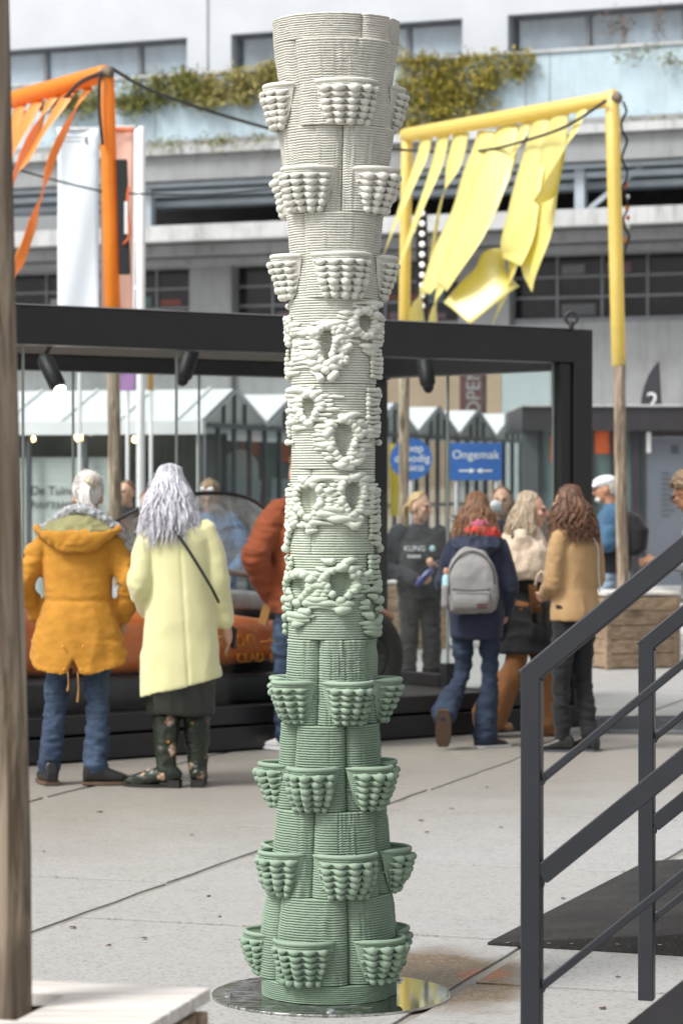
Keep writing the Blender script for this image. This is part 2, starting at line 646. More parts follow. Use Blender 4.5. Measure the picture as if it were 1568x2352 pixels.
def pocket(k, ang, P0, W, tile_ob, seed, big=1.0, name='pocket'):
    """cup with beaded rows on the lower half of a tile"""
    rs = random.Random(seed)
    z0 = TZ0 + TH * k
    n = np.array((math.sin(math.radians(ang)), -math.cos(math.radians(ang)), 0))
    t = np.array((math.cos(math.radians(ang)), math.sin(math.radians(ang)), 0))
    na = 40
    a = np.linspace(0, math.pi, na)
    H = 0.5 * TH

    def outline(v, off=0.0, aa=a):
        z = z0 + 0.010 + (H - 0.010) * v
        R = float(tier_r(k, (z - z0) / TH)) - 0.006
        w = W * (0.60 + 0.40 * v ** 0.55)
        p = P0 * (0.14 + 0.86 * v ** 0.70)
        x = -w * np.cos(aa)
        sn = np.sin(aa)
        out = np.sqrt(np.maximum(R * R - x * x, 1e-6)) + p * sn ** (0.95 + 0.9 * (1 - v)) + off * np.minimum(1, sn * 2.5)
        ax = np.array((COL_X + LEAN * z, COL_Y, 0))
        return ax + t * x[:, None] + n * out[:, None] + np.array((0, 0, 1)) * z

    mb = MB()
    rings = []
    nl = 19
    for L in range(nl):
        for pz, pr in ((0.02, -0.0060), (0.24, 0.0010), (0.74, 0.0010)):
            r = outline((L + pz) / nl, pr)
            r[:, 2] += 0.0012 * vnoise(np.column_stack([a * 5, np.full(na, L * 0.7), np.full(na, seed * 1.3)]), 3)
            rings.append(r)
    mb.loft(rings, cap=False, closed=False)
    # bottom of the cup
    b = outline(0.0)
    c = outline(0.0, -P0 * 0.30)
    mb.loft([c, b], cap=False, closed=False)
    # hollow inside
    inner = [outline(1.0, -0.006), outline(1.0, -0.016), outline(0.75, -0.018), outline(0.5, -0.018), outline(0.45, -P0)]
    mb.loft(inner, cap=False, closed=False)
    # rounded rim
    rim = outline(1.0, -0.007)
    rim[:, 2] += 0.001
    mb.tube(rim, 0.0025 + 0.006 * np.minimum(1, np.sin(a) * 2.2), 8, 1)
    # beaded rows
    rows = 6
    for q in range(rows):
        v = 0.05 + 0.80 * q / (rows - 1)
        m = 60
        u = np.linspace(0.09 + 0.05 * rs.random(), 0.90 + 0.04 * rs.random(), m) * math.pi
        nb = 6.5 + rs.uniform(-0.12, 0.12)
        ph = (u / math.pi) * nb * math.pi * 1.0 + 0.3
        bead = np.abs(np.sin(ph)) ** 1.4
        bead = bead * (0.75 + 0.35 * np.abs(vnoise(np.column_stack([u * 2, np.full(m, q * 0.37), np.full(m, seed)]), 4)))
        fade = np.clip(np.sin(u) * 1.9, 0.25, 1.0)
        rad = (0.0034 + 0.0112 * bead * fade) * big * (0.82 + 0.36 * hash3(np.int64(q * 3 + seed), np.int64(1), np.int64(2)))
        pts = outline(v, 0.0, u)
        pts = pts + n * (0.0035 * np.sin(u))[:, None] + np.array((0, 0, 1)) * (-0.0075 * bead * fade * big)[:, None]
        side = (pts - np.array((COL_X, COL_Y, 0)))
        side[:, 2] = 0
        side /= np.linalg.norm(side, axis=1)[:, None]
        pts = pts + side * (rad * 0.40)[:, None]
        mb.tube(pts, rad, 8, 1)
    return mb.build(name, M['clay'], tile_ob)


# relief strands traced on the four tiers of the shaft: x, y, thickness in a picture 1568 wide that shows 0.4306 of the column's breadth
REL_A = """960,810,10 1030,825,16 1075,830,24|960,790,8 1040,780,12 1110,785,22 1150,790,26 1180,785,22|1000,870,8 1050,870,20|1100,815,24 1130,812,26
1105,870,18 1145,885,34 1185,900,24|620,960,10 700,955,18 745,955,22 790,968,26 860,950,10|410,985,20 470,965,24 520,960,12|470,1005,24 560,1000,14 640,1000,16 700,1000,30
800,1000,28 860,990,18 930,985,12|460,1040,22 560,1020,14 640,1040,30 700,1015,22|470,1080,22 520,1060,14 600,1070,14 655,1085,34 700,1065,20|830,1030,28 900,1020,16 960,1020,8
850,1075,30 930,1065,14 1000,1060,10|860,1110,26 940,1105,16 1010,1110,10|930,1150,30 880,1175,24 820,1180,14|900,1185,26 860,1215,18|1010,1140,12 1080,1150,28 1150,1165,16
1040,1180,12 1105,1195,30|490,1140,24 550,1130,14 620,1130,10|480,1180,20 540,1175,12|480,1215,24 560,1210,14 640,1225,36 690,1215,14|485,1255,24 560,1250,14 620,1240,10
800,1260,36 860,1250,22 910,1250,24|860,1290,30 800,1275,18 910,1290,16|460,1290,24 560,1280,14 640,1290,32 690,1290,14|420,1340,22 500,1325,14 600,1320,12 660,1335,28 730,1320,26 810,1325,28 870,1330,14
715,1345,26 750,1352,34|430,1375,22 520,1365,10|620,1360,12 680,1390,24 700,1425,34|820,1375,30 780,1420,34|560,1105,10 480,1110,20|700,1130,8 640,1150,16"""
REL_B = """430,-240,24 500,-250,28 560,-240,22 640,-265,12|600,-210,26 660,-215,24 700,-225,14|580,-165,30 640,-140,26 700,-150,12|640,-95,28 700,-100,18 760,-100,8
650,-60,28 710,-65,14|630,-25,26 700,-20,18 760,-20,12|850,-20,22 890,-15,24 930,-25,28 970,-35,22 1020,-40,12|900,0,22 960,20,24|430,30,24 520,10,14|600,35,32 680,35,18 760,30,18 860,40,36
480,75,24 580,70,14 700,65,16 820,60,16|410,105,24 500,100,26 600,105,18 720,110,16 810,105,24|400,145,24 500,135,14 540,165,28 600,150,18 720,145,24 830,145,24|410,190,24 470,190,8
720,180,24 780,175,18 830,190,28|640,210,12 730,215,26 790,215,28|700,250,14 780,260,26 830,250,16|720,290,12 810,310,26 850,290,24|800,340,14 870,330,28 940,320,28 1000,320,24
800,375,12 860,385,32 920,365,24 980,360,28 1030,345,20|890,395,26 950,400,24|940,70,14 1000,75,24 1060,70,24|960,100,10 1010,115,30 1070,100,20|960,140,10 1020,150,24 1080,145,14
950,180,24 1020,190,26 1080,180,14|930,215,20 1000,225,28 1060,215,16|950,255,26 1040,260,26|980,295,24 1040,300,24|700,-180,8 780,-185,12 880,-180,8|940,40,10 1010,45,22 1060,35,18"""
REL_C = """520,490,18 570,510,36|630,510,32 700,490,20 800,490,14 900,495,28 940,500,20|930,460,16 970,480,28 1010,460,22 1060,450,12|450,595,24 520,570,18 590,560,28 620,550,20
660,580,30 720,545,24 800,540,20 870,545,24 910,530,16|700,585,14 800,585,18 900,575,32|730,610,22 820,615,22 890,620,30|1010,510,24 1060,490,24 1110,490,14|1030,545,26 1080,540,16
990,625,14 1040,645,36|760,680,14 840,690,24 900,685,32|780,720,14 860,720,26 920,715,20|700,740,24 790,745,26 870,755,24|690,785,32 780,790,24 860,790,18 950,790,22 1020,780,14
640,820,24 720,815,18 820,830,30 920,825,24 1020,825,28|630,860,30 700,860,18 800,870,12|880,860,12 930,870,24 970,890,32 1010,860,26|600,890,30 660,890,12|600,930,28 670,920,10
460,850,30 500,820,22|470,885,28 500,855,22|400,880,26 450,930,26|380,960,24 440,965,26|385,1010,26 430,1030,24|400,1085,38 425,1040,22|510,885,14 560,880,24 590,870,12
990,690,14 1060,695,24 1120,690,18|980,735,14 1050,735,24 1110,730,18|1000,770,12 1060,775,24 1130,770,16|1090,990,10 1130,990,14 1175,1000,26|1110,1030,10 1165,1040,26|1120,830,18 1160,850,24|1110,900,10 1160,900,22"""
REL_D = """700,1160,12 740,1180,22 790,1180,28|980,1165,10 930,1175,26 880,1200,30|840,1240,32 890,1220,34|660,1240,14 740,1250,18 790,1260,30|930,1250,34 980,1240,22 1020,1230,10|950,1300,32 1000,1290,16
490,1275,30 560,1275,20 640,1285,12|500,1325,30 580,1320,18 660,1315,18 740,1325,36|560,1345,14 640,1350,16 720,1355,14|590,1385,26 660,1385,24 740,1385,20|600,1425,26 680,1425,24 760,1420,28
610,1460,24 690,1455,20 760,1470,28 790,1450,20|580,1495,20 660,1500,24 740,1495,20|570,1530,28 650,1535,18 740,1530,24 820,1535,20 890,1540,30 950,1535,24|600,1565,18 700,1560,14 800,1575,16 850,1590,34 920,1580,30
530,1600,26 600,1605,28|870,1480,18 950,1500,26 1010,1480,22 1050,1450,18|1060,1420,14 1120,1420,22 1180,1430,28|1080,1470,16 1130,1490,30|1120,1390,12 1170,1390,28|1130,1520,16 1185,1515,36|1140,1590,12 1190,1590,30
1020,1530,14 1070,1530,28|1010,1570,10 1070,1565,24|1030,1620,12 1095,1645,36|430,1630,24 500,1635,26 560,1640,24 640,1640,10|440,1670,22 520,1675,20 600,1675,14|470,1700,12 495,1715,30 560,1700,10
1010,1700,10 1090,1705,24 1150,1700,28 1200,1660,28|1040,1735,10 1100,1740,26 1150,1760,28 1200,1740,24|1050,1775,10 1090,1780,22 1150,1795,28 1190,1790,22|1010,1345,10 1060,1340,18|1020,1385,10 1050,1400,18"""
HOLLOW = {7: [(801, 742, 1140, 46, 138, 742, 1462), (801, 1052, 955, 46, 84, 742, 1462)],
          6: [(797, 598, -90, 46, 100, -294, 415), (797, 880, 175, 68, 150, -294, 415)],
          5: [(793, 596, 675, 68, 122, 415, 1125), (793, 948, 640, 54, 130, 415, 1125)],
          4: [(787, 852, 1368, 88, 118, 1125, 1840), (787, 505, 1410, 62, 98, 1125, 1840)]}
PXM = 0.2746 / 689.0                 # metres per pixel of those tracings


def strands(k, txt, cx, ytop, ybot, extra, tile_ob):
    """worm-like clay strands with swollen ends on the surface of tier k"""
    mb = MB()
    lines = [[tuple(float(c) for c in p.split(',')) for p in s.split()] for s in txt.replace('\n', '|').split('|') if s.strip()]
    for (x0, x1, ya, yb, st) in extra:
        y = ya
        while y < yb:
            j = random.uniform(-8, 8)
            lines.append([(x0, y, random.uniform(17, 24)), ((x0 + x1) / 2, y + 5 + j * 0.4, random.uniform(11, 18)), (x1, y + j, random.uniform(15, 25))])
            y += st * random.uniform(0.92, 1.1)
    keep = []
    for ln in lines:                                  # nothing crosses the hollows
        if all(((x - hx) / (ha + 14)) ** 2 + ((y - hy) / (hb + 10)) ** 2 > 1 for x, y, w in ln for (_, hx, hy, ha, hb, _a, _b) in HOLLOW[k]):
            keep.append(ln)
    lines = keep
    for (_, hx, hy, ha, hb, _a, _b) in HOLLOW[k]:     # swollen strand ends crowd round each hollow
        y = hy - hb - 8
        while y < hy + hb + 14:
            u = (hy - y) / hb
            e = ha * math.sqrt(max(0.0, 1 - u * u)) * min(1.5, max(0.4, 1 + 0.45 * u))
            for sg in (-1, 1):
                j = random.uniform(-7, 7)
                g = random.choice((8, 14, 26, 44))
                L = random.uniform(50, 120)
                lines.append([(hx + sg * (e + 6), y + 4 + j * .4, random.uniform(13, 17)), (hx + sg * (e + 14 + g), y + j, random.uniform(22, 34)), (hx + sg * (e + 50 + g), y + j * .5 + 4, random.uniform(13, 18)),
                              (hx + sg * (e + 52 + g + L * .5), y + 6 + j, random.uniform(14, 25)), (hx + sg * (e + 52 + g + L), y + 2, 11)])
            y += random.uniform(34, 41)
        for q in (-1, 1):
            lines.append([(hx - 16, hy + q * (hb + 22), 28), (hx + 20, hy + q * (hb + 24), 30)])
    z0 = TZ0 + TH * k
    for turn in (0.0, math.pi):
        for ln in lines:
            pts, rad = [], []
            if len(ln) == 1:
                ln = ln * 2
            for x, y, w in ln:
                v = (ybot - y) / (ybot - ytop)
                R = float(tier_r(k, min(max(v, 0), 1)))
                r = (max(w, 12) * 0.95 if w < 20 else w * 1.08) * PXM * 1.08
                s = (x - cx) * PXM / (R + 0.4 * r)
                th = math.asin(max(-0.996, min(0.996, s)))
                p = col_xy(np.array(turn + th), R + 0.72 * r + 0.001, np.array(z0 + TH * v))
                pts.append(p)
                rad.append(r)
            mb.tube(pts, rad, 9, 4 if turn == 0 else 2)
    return mb.build('relief_strand', M['clay'], tile_ob)


tiles = {}
for k in range(11):
    s = SEAMS[k]
    tiles[k] = []
    rec = []
    for (cx, hx, hy, ha, hb, yt, yb) in HOLLOW.get(k, ()):
        R_ = PROF[k][1]
        cc = math.asin((hx - cx) * PXM / R_)
        for q in (0, 180):
            rec.append((math.degrees(cc) + q, (yb - hy) / (yb - yt), math.degrees(ha * PXM / (R_ * math.cos(cc))) * 1.12, hb / (yb - yt) * 1.08, 0.033))
    for i in range(len(s)):
        a0 = s[i]
        a1 = s[i + 1] if i + 1 < len(s) else s[0] + 360
        if a1 < a0:
            a1 += 360
        dr = [0.002, -0.005, 0.004, -0.003, 0.003][i % 5] if k in (0, 1, 2, 3) else [0.007, -0.005, 0.001, -0.007][i % 4] if k >= 8 else 0.0
        lobe = 0.019 if k < 4 else 0.008 if k >= 8 else 0.001
        # a tile of a plain tier turns about the front: split so that the sheet never spans more than 200 degrees
        o = tile(k, a0, a1, TZ0 + TH * k + 0.0008, TH - 0.0016, lambda v, k=k: tier_r(k, v), LAYERS, WEAVE[k], dr, lobe,
                 rec, 'tile', seed=k * 10 + i)
        tiles[k].append(o)
        if k in (0, 1, 2, 3, 8, 9, 10):
            mid = (a0 + a1) / 2
            half = math.radians((a1 - a0) / 2)
            R = PROF[k][0]
            W = min(0.108, R * math.sin(min(half, 1.2)) * 0.84)
            P0 = {0: 0.070, 1: 0.076, 2: 0.078, 3: 0.088, 8: 0.068, 9: 0.066, 10: 0.058}[k]
            mid += {0: -4, 1: -3, 2: -6, 3: 3}.get(k, 0)
            pocket(k, mid, P0, W, o, k * 17 + i, 1.0 if k != 3 else 0.85)

strands(7, REL_A, 801, 742, 1462, [(1110, 1203, 945, 1395, 38), (395, 440, 900, 1150, 36)], tiles[7][-1])
strands(6, REL_B, 797, -294, 415, [(405, 545, -205, 10, 37), (1075, 1160, -245, 170, 38)], tiles[6][-1])
strands(5, REL_C, 793, 415, 1125, [(402, 470, 625, 815, 36), (1100, 1168, 600, 980, 40)], tiles[5][0])
strands(4, REL_D, 787, 1125, 1840, [(398, 452, 1160, 1620, 38), (1090, 1165, 1150, 1370, 40)], tiles[4][-1])

# plinth ring and cap ring
for (a0, a1, dr) in ((-150, 63, 0.0), (63, 210, -0.006)):
    tile(20, a0, a1, 0.0095, 0.060, lambda v: 0.2285, 9, 0.0, dr, 0.002, (), 'plinth_ring', 3)
for i, (a0, a1, dr) in enumerate(((-160, 26, 0.0), (26, 64, -0.003), (64, 200, 0.004))):
    tile(30, a0, a1, 3.168, 0.082, lambda v: 0.2075 + 0.002 * v, 11, 0.0, dr, 0.003, (), 'cap_ring', 50 + i)
mb = MB()
ang = np.linspace(0, 2 * math.pi, 64, endpoint=False)
mb.loft([col_xy(ang, np.full(64, r), np.full(64, z)) for r, z in ((0.10, 0.02), (0.12, 0.3), (0.10, 3.10), (0.12, 3.2))])
mb.build('core', M['clay'], column)

# ---- mirror steel plate under the column
def plate_mat():
    t = NT('wet_mirror_steel')
    t.set(Metallic=1.0, Base_Color=(0.50, 0.50, 0.49))
    w = t.noise(5.5, 5, 0.6, t.coord((1, 2.2, 1)), 1.2)
    tc = t.node('ShaderNodeTexCoord')
    sp = t.node('ShaderNodeSeparateXYZ')
    t.l(tc.outputs['Object'], sp.inputs[0])
    film = t.ramp(t.math('ADD', t.math('MULTIPLY', t.math('SUBTRACT', w, 0.5), 1.6), t.math('SUBTRACT', 0.5, t.math('MULTIPLY', sp.outputs['X'], 1.7))), [(0.36, 0.0), (0.44, 1.0)])
    streak = t.noise(24, 4, 0.6, t.coord((0.5, 2.4, 1)), 1.4)
    c = t.mix(film, (0.60, 0.585, 0.55), t.ramp(streak, [(0.4, (0.22, 0.225, 0.21)), (0.6, (0.52, 0.53, 0.52))]))
    t.color(c)
    t.l(t.mix(film, 0.035, t.ramp(streak, [(0.42, 0.10), (0.58, 0.48)])), t.b.inputs['Roughness'])
    t.bump(t.math('MULTIPLY', film, t.math('ADD', streak, 0.5)), 0.25, 0.002)
    return t.m


M['plate'] = plate_mat()
plate = thing('base_plate', 'round mirror steel plate, wet, bolted down under the ceramic column', 'plate', (-0.034, COL_Y, 0.0))
mb = MB()
ang = np.linspace(0, 2 * math.pi, 96, endpoint=False)
mb.loft([np.stack([-0.034 + r * np.cos(ang), COL_Y + r * np.sin(ang), np.full(96, z)], -1) for r, z in ((0.398, 0.0005), (0.399, 0.002), (0.399, 0.0075), (0.3975, 0.009))])
mb.build('disc', M['plate'], plate, smooth=False)
for a in (-92, -25 + 68, 118, 32 + 105, 190, -40):
    a = {-92: -90, 43: 48, 118: 128}.get(a, a)
    if a in (137, -40):
        continue
    c = np.array((-0.034 + 0.345 * math.cos(math.radians(a)), COL_Y + 0.345 * math.sin(math.radians(a)), 0.009))
    b = MB()
    six = np.linspace(0, 2 * math.pi, 6, endpoint=False)
    tw = np.linspace(0, 2 * math.pi, 16, endpoint=False)
    b.loft([np.stack([c[0] + 0.017 * np.cos(tw), c[1] + 0.017 * np.sin(tw), np.full(16, z)], -1) for z in (0.009, 0.012)])
    b.loft([np.stack([c[0] + 0.0105 * np.cos(six), c[1] + 0.0105 * np.sin(six), np.full(6, z)], -1) for z in (0.012, 0.021)])
    b.build('bolt', M['chrome'], plate, smooth=False)
# ================================================================ ground
GU = np.array((0.949, -0.315, 0.0))       # the paving grid lies askew to the view
GV = np.array((0.315, 0.949, 0.0))


def slab_mat(name, base, dark, warm):
    t = NT(name)
    t.set(Roughness=0.55)
    tc = t.node('ShaderNodeNewGeometry')
    pos = tc.outputs['Position']
    def co(s):
        mp = t.node('ShaderNodeMapping')
        mp.inputs['Scale'].default_value = s
        t.l(pos, mp.inputs[0])
        return mp.outputs[0]
    grit = t.voro(95, co((1, 1, 1)), 'F1', 'Color')
    sp = t.node('ShaderNodeSeparateColor')
    t.l(grit, sp.inputs[0])
    c = t.ramp(sp.outputs[0], [(0.0, dark), (0.22, tuple(0.93 * b for b in base)), (0.5, base), (0.8, tuple(min(1, 1.06 * b) for b in base)), (1.0, warm)])
    fine = t.noise(210, 3, 0.7, co((1, 1, 1)))
    c = t.mix(t.ramp(fine, [(0.28, 0.3), (0.40, 0.0)]), c, dark)
    blot = t.noise(1.1, 6, 0.68, co((1, 1, 1)))
    c = t.mix(t.ramp(blot, [(0.45, 0.0), (0.80, 0.25)]), c, (0.26, 0.235, 0.20))
    oi = t.node('ShaderNodeObjectInfo')
    c = t.mix(t.math('MULTIPLY', oi.outputs['Random'], 0.22), c, (0.29, 0.27, 0.235))
    stn = t.noise(4.5, 5, 0.7, co((1, 1, 1)), 0.8)
    c = t.mix(t.ramp(stn, [(0.58, 0.0), (0.72, 0.22)]), c, (0.17, 0.15, 0.12))
    gum = t.voro(5.0, co((1, 1, 1)))
    c = t.mix(t.ramp(gum, [(0.05, 0.55), (0.075, 0.0)]), c, (0.16, 0.15, 0.14))
    # brown stain in front of the glass box, with shade painted into it
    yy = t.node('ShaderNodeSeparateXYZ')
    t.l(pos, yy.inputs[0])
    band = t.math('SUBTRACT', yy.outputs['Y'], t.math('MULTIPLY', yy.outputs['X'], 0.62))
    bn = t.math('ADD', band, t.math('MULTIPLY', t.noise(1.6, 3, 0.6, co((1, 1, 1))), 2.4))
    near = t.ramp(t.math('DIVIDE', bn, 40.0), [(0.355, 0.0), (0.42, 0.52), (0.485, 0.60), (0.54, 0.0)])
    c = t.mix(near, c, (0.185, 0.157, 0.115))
    # the wet, rust-stained patch by the base plate
    def blob(x, y, rx, ry, amp):
        dx = t.math('DIVIDE', t.math('SUBTRACT', yy.outputs['X'], x), rx)
        dy = t.math('DIVIDE', t.math('SUBTRACT', yy.outputs['Y'], y), ry)
        d = t.math('SQRT', t.math('ADD', t.math('MULTIPLY', dx, dx), t.math('MULTIPLY', dy, dy)))
        d = t.math('ADD', d, t.math('MULTIPLY', t.math('SUBTRACT', t.noise(3.2, 4, 0.6, co((1, 1, 1))), 0.5), 0.9))
        return t.ramp(d, [(0.62, amp), (1.02, 0.0)])
    wet = blob(0.33, 9.92, 0.40, 0.72, 0.92)
    c = t.mix(wet, c, t.mix(0.62, t.ramp(sp.outputs[1], [(0.0, (0.045, 0.03, 0.018)), (0.55, (0.16, 0.10, 0.045)), (0.9, (0.34, 0.22, 0.10)), (1.0, (0.5, 0.42, 0.3))]), (0.13, 0.085, 0.045)))
    rust = blob(0.50, 9.98, 0.11, 0.14, 0.75)
    c = t.mix(rust, c, (0.36, 0.10, 0.03))
    t.color(c)
    ro = t.ramp(blot, [(0.3, 0.42), (0.7, 0.62)])
    t.l(t.mix(wet, ro, 0.22), t.b.inputs['Roughness'])
    t.bump(t.math('ADD', sp.outputs[2], fine), 0.22, 0.003)
    return t.m


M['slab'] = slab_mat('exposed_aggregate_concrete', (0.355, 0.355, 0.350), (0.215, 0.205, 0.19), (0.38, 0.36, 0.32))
M['mortar'] = mk('joint_mortar', (0.235, 0.22, 0.195), 0.85, 0, 0.25, 5, 0.3, 80)
M['moss'] = mk('moss', (0.13, 0.15, 0.03), 0.9, 0, 0.4, 30, 0.6, 120)
M['far_paving'] = mk('pale_far_paving', (0.46, 0.45, 0.44), 0.6, 0, 0.16, 1.2, 0.2, 20)

g = MB()
g.add([(-400, -60, 0), (400, -60, 0), (400, 700, 0), (-400, 700, 0)], [(0, 1, 2, 3)])
ground = g.build('ground', M['mortar'], smooth=False)
ORG[ground.name] = np.zeros(3)
ground.location.z = -0.009
ground['kind'] = 'structure'
g = MB()
g.add([(-60, 30.5, 0), (60, 30.5, 0), (60, 300, 0), (-60, 300, 0)], [(0, 1, 2, 3)])
far_ground = g.build('far_pavement', M['far_paving'], smooth=False)
far_ground['kind'] = 'structure'
far_ground.location.z = -0.006

UW, VL = 1.87, 1.965
protos = []
for q in range(5):
    rs = random.Random(40 + q)
    m = MB()
    wu, wv = UW - 0.055, VL - 0.040
    n = 7
    edge = []
    for (a, b) in (((-.5, -.5), (.5, -.5)), ((.5, -.5), (.5, .5)), ((.5, .5), (-.5, .5)), ((-.5, .5), (-.5, -.5))):
        for i in range(n):
            f = i / n
            x, y = a[0] + (b[0] - a[0]) * f, a[1] + (b[1] - a[1]) * f
            edge.append((x * wu + rs.uniform(-.006, .006), y * wv + rs.uniform(-.005, .005)))
    tops = [GU * x + GV * y for x, y in edge]
    ins = [p * 0.998 for p in tops]
    k = len(edge)
    V = [p + np.array((0, 0, -0.02)) for p in tops] + [p + np.array((0, 0, -0.0012)) for p in tops] + [p for p in ins]
    Fc = [(i, (i + 1) % k, k + (i + 1) % k, k + i) for i in range(k)] + [(k + i, k + (i + 1) % k, 2 * k + (i + 1) % k, 2 * k + i) for i in range(k)] + [tuple(range(2 * k, 3 * k))]
    m.add(V, Fc)
    me = m.data('paving_slab')
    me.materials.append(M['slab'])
    protos.append(me)
ns = 0
for iu in range(-14, 9):
    u = -4.56 + UW * (iu + 0.5)
    off = 1.03 if iu % 2 else 0.0
    for iv in range(-6, 14):
        v = 10.4 + off + VL * (iv + 0.5)
        c = GU * u + GV * v
        if c[1] < 4.2 or c[1] > 32 or abs(c[0]) > 0.125 * c[1] + 1.6:
            continue
        o = link('paving_slab', protos[ns % 5], ground)
        o.location = (c[0] + random.uniform(-.006, .006), c[1] + random.uniform(-.006, .006), 0.009 + random.uniform(-.0012, .0012))
        ns += 1
# moss in the joints and scattered litter
m = MB()
for (u0, v0, u1, v1) in ((-4.56, 14.2, -4.56, 17.2), (-2.70, 9.0, -2.70, 11.6), (-4.3, 10.42, -2.9, 10.42), (-6.0, 13.48, -4.8, 13.5), (-2.5, 9.45, -1.4, 9.45)):
    for i in range(60):
        f = random.random()
        c = GU * (u0 + (u1 - u0) * f) + GV * (v0 + (v1 - v0) * f) + np.array((random.uniform(-.012, .012), random.uniform(-.012, .012), -0.008))
        if vnoise(np.array([[c[0] * 2.3, c[1] * 2.3, 0.3]]))[0] > -0.1:
            m.ell(c, (random.uniform(.008, .03), random.uniform(.008, .03), random.uniform(.005, .010)), None, 6, 4)
o = m.build('moss', M['moss'], ground)
o['kind'] = 'stuff'
M['leaf_litter'] = mk('dead_leaf', (0.10, 0.055, 0.03), 0.8, 0, 0.5, 40, 0.2)
litter = [(640, 1895, .02, 'near the foot of the rust jacketed man'), (440, 1922, .03, 'in front of the flowered boots'), (478, 2063, .03, 'alone on the slab left of the column'), (165, 2135, .05, 'beside the left wooden pole, large curled'),
          (505, 2110, .02, 'by the slab joint left of the column'), (1118, 1812, .03, 'left of the near stair post, by the diagonal joint'), (966, 1888, .05, 'long thin one right of the column cups'), (1036, 1861, .04, 'on the joint right of the column'),
          (1292, 2068, .03, 'round one just beyond the felt ramp edge'), (1366, 2108, .05, 'touching the felt ramp'), (1385, 2322, .04, 'red tinted, near the stair stringer'), (250, 2176, .03, 'thin one above the pale planter'),
          (1150, 1905, .03, 'close to the near stair post'), (980, 1915, .04, 'flat one right of the column, upper of two'), (700, 2010, .02, 'close to the left flank of the column'), (1490, 1870, .03, 'seen between the two stair posts'),
          (330, 2160, .04, 'twig like one above the pale planter corner'), (1420, 2250, .03, 'on the slab below the ramp'), (100, 1960, .03, 'beside the left wooden pole, halfway up'), (230, 1868, .05, 'in front of the parka wearer, left one')]
for (x, y, s, where) in litter:
    d = gd(y)
    c = P(x, y, d)
    c[2] = 0.003
    a = random.uniform(0, 6.28)
    b = MB()
    pts = [(math.cos(t) * s * (0.5 if i % 2 else 0.85) * (0.6 if i in (0, 3) else 0.35), math.sin(t) * s * 0.35 * (0.6 if i % 2 else 1)) for i, t in enumerate(np.linspace(0, 6.283, 8, endpoint=False))]
    ca, sa = math.cos(a), math.sin(a)
    V = [(c[0] + x2 * ca - y2 * sa, c[1] + x2 * sa + y2 * ca, c[2] + 0.004 * abs(math.sin(3 * i + a))) for i, (x2, y2) in enumerate(pts)]
    b.add(V + [(c[0], c[1], c[2] + 0.006)], [(i, (i + 1) % 8, 8) for i in range(8)])
    o = b.build('dead_leaf', M['leaf_litter'], None, at=c, solid=0.0015)
    tag(o, 'small brown dead leaf ' + where, 'leaf', 'dead leaves on the paving')
# ================================================================ the concrete building behind everything
BD0 = 60.0
BE = np.array((0.915, -0.404, 0.0))       # along the facade, to the right and nearer
BN = np.array((-0.404, -0.915, 0.0))      # out of the facade, towards the square
BO = np.array((0.0, BD0, 0.0))


def fs(x, y, out=0.0):
    """picture point -> (along, up) on the facade plane moved 'out' metres forward"""
    k = (x - 784) / FOC
    o = BO + BN * out
    s = (k * o[1] - o[0]) / (BE[0] - k * BE[1])
    d = o[1] + s * BE[1]
    return s, CAM_H + (1105 - y) / FOC * d


def fp(s, z, out=0.0):
    return BO + BE * s + BN * out + np.array((0, 0, z))


FR = np.column_stack([BE, -BN, (0, 0, 1)])


def fbox(mb, s0, s1, z0, z1, o0, o1):
    return mb.box(fp((s0 + s1) / 2, (z0 + z1) / 2, (o0 + o1) / 2), (abs(s1 - s0), abs(o1 - o0), abs(z1 - z0)), FR)


M['wall_white'] = mk('white_rendered_concrete', (0.50, 0.525, 0.555), 0.7, 0, 0.05, 0.8, 0.1, 12)
M['wall_blue'] = mk_streak('pale_blue_parapet_paint', (0.42, 0.53, 0.59), (0.28, 0.33, 0.31), 0.55)
M['conc'] = mk_streak('weathered_concrete', (0.27, 0.28, 0.285), (0.12, 0.12, 0.115), 0.6)
M['conc_light'] = mk_streak('pale_concrete_edge', (0.47, 0.48, 0.485), (0.16, 0.16, 0.13), 0.75)
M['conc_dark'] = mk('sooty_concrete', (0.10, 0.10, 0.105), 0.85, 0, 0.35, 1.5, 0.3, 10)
M['steel_blue'] = mk('blue_grey_steelwork', (0.34, 0.39, 0.43), 0.5, 0, 0.12, 2, 0.1, 20)
M['dark_frame'] = mk('dark_window_frame', (0.05, 0.055, 0.065), 0.5, 0, 0.15, 4, 0.1, 30)
M['grey_frame'] = mk('grey_window_frame', (0.16, 0.17, 0.185), 0.5, 0, 0.15, 4, 0.1, 30)


def pane_mat(name, col, rough=0.06, spec=0.9):
    t = NT(name)
    t.set(Roughness=rough, Base_Color=col)
    t.b.inputs['Specular IOR Level'].default_value = spec
    n = t.noise(0.5, 4, 0.6, t.coord((1, 1, 0.5)))
    t.color(t.ramp(n, [(0.35, tuple(c * 0.55 for c in col)), (0.65, tuple(min(1, c * 1.5) for c in col))]))
    t.bump(t.noise(0.6, 2), 0.05, 0.2)
    return t.m


M['pane_day'] = pane_mat('window_pane_sky', (0.25, 0.31, 0.36), 0.08)
M['pane_dark'] = pane_mat('window_pane_dark', (0.018, 0.019, 0.022), 0.12, 0.35)

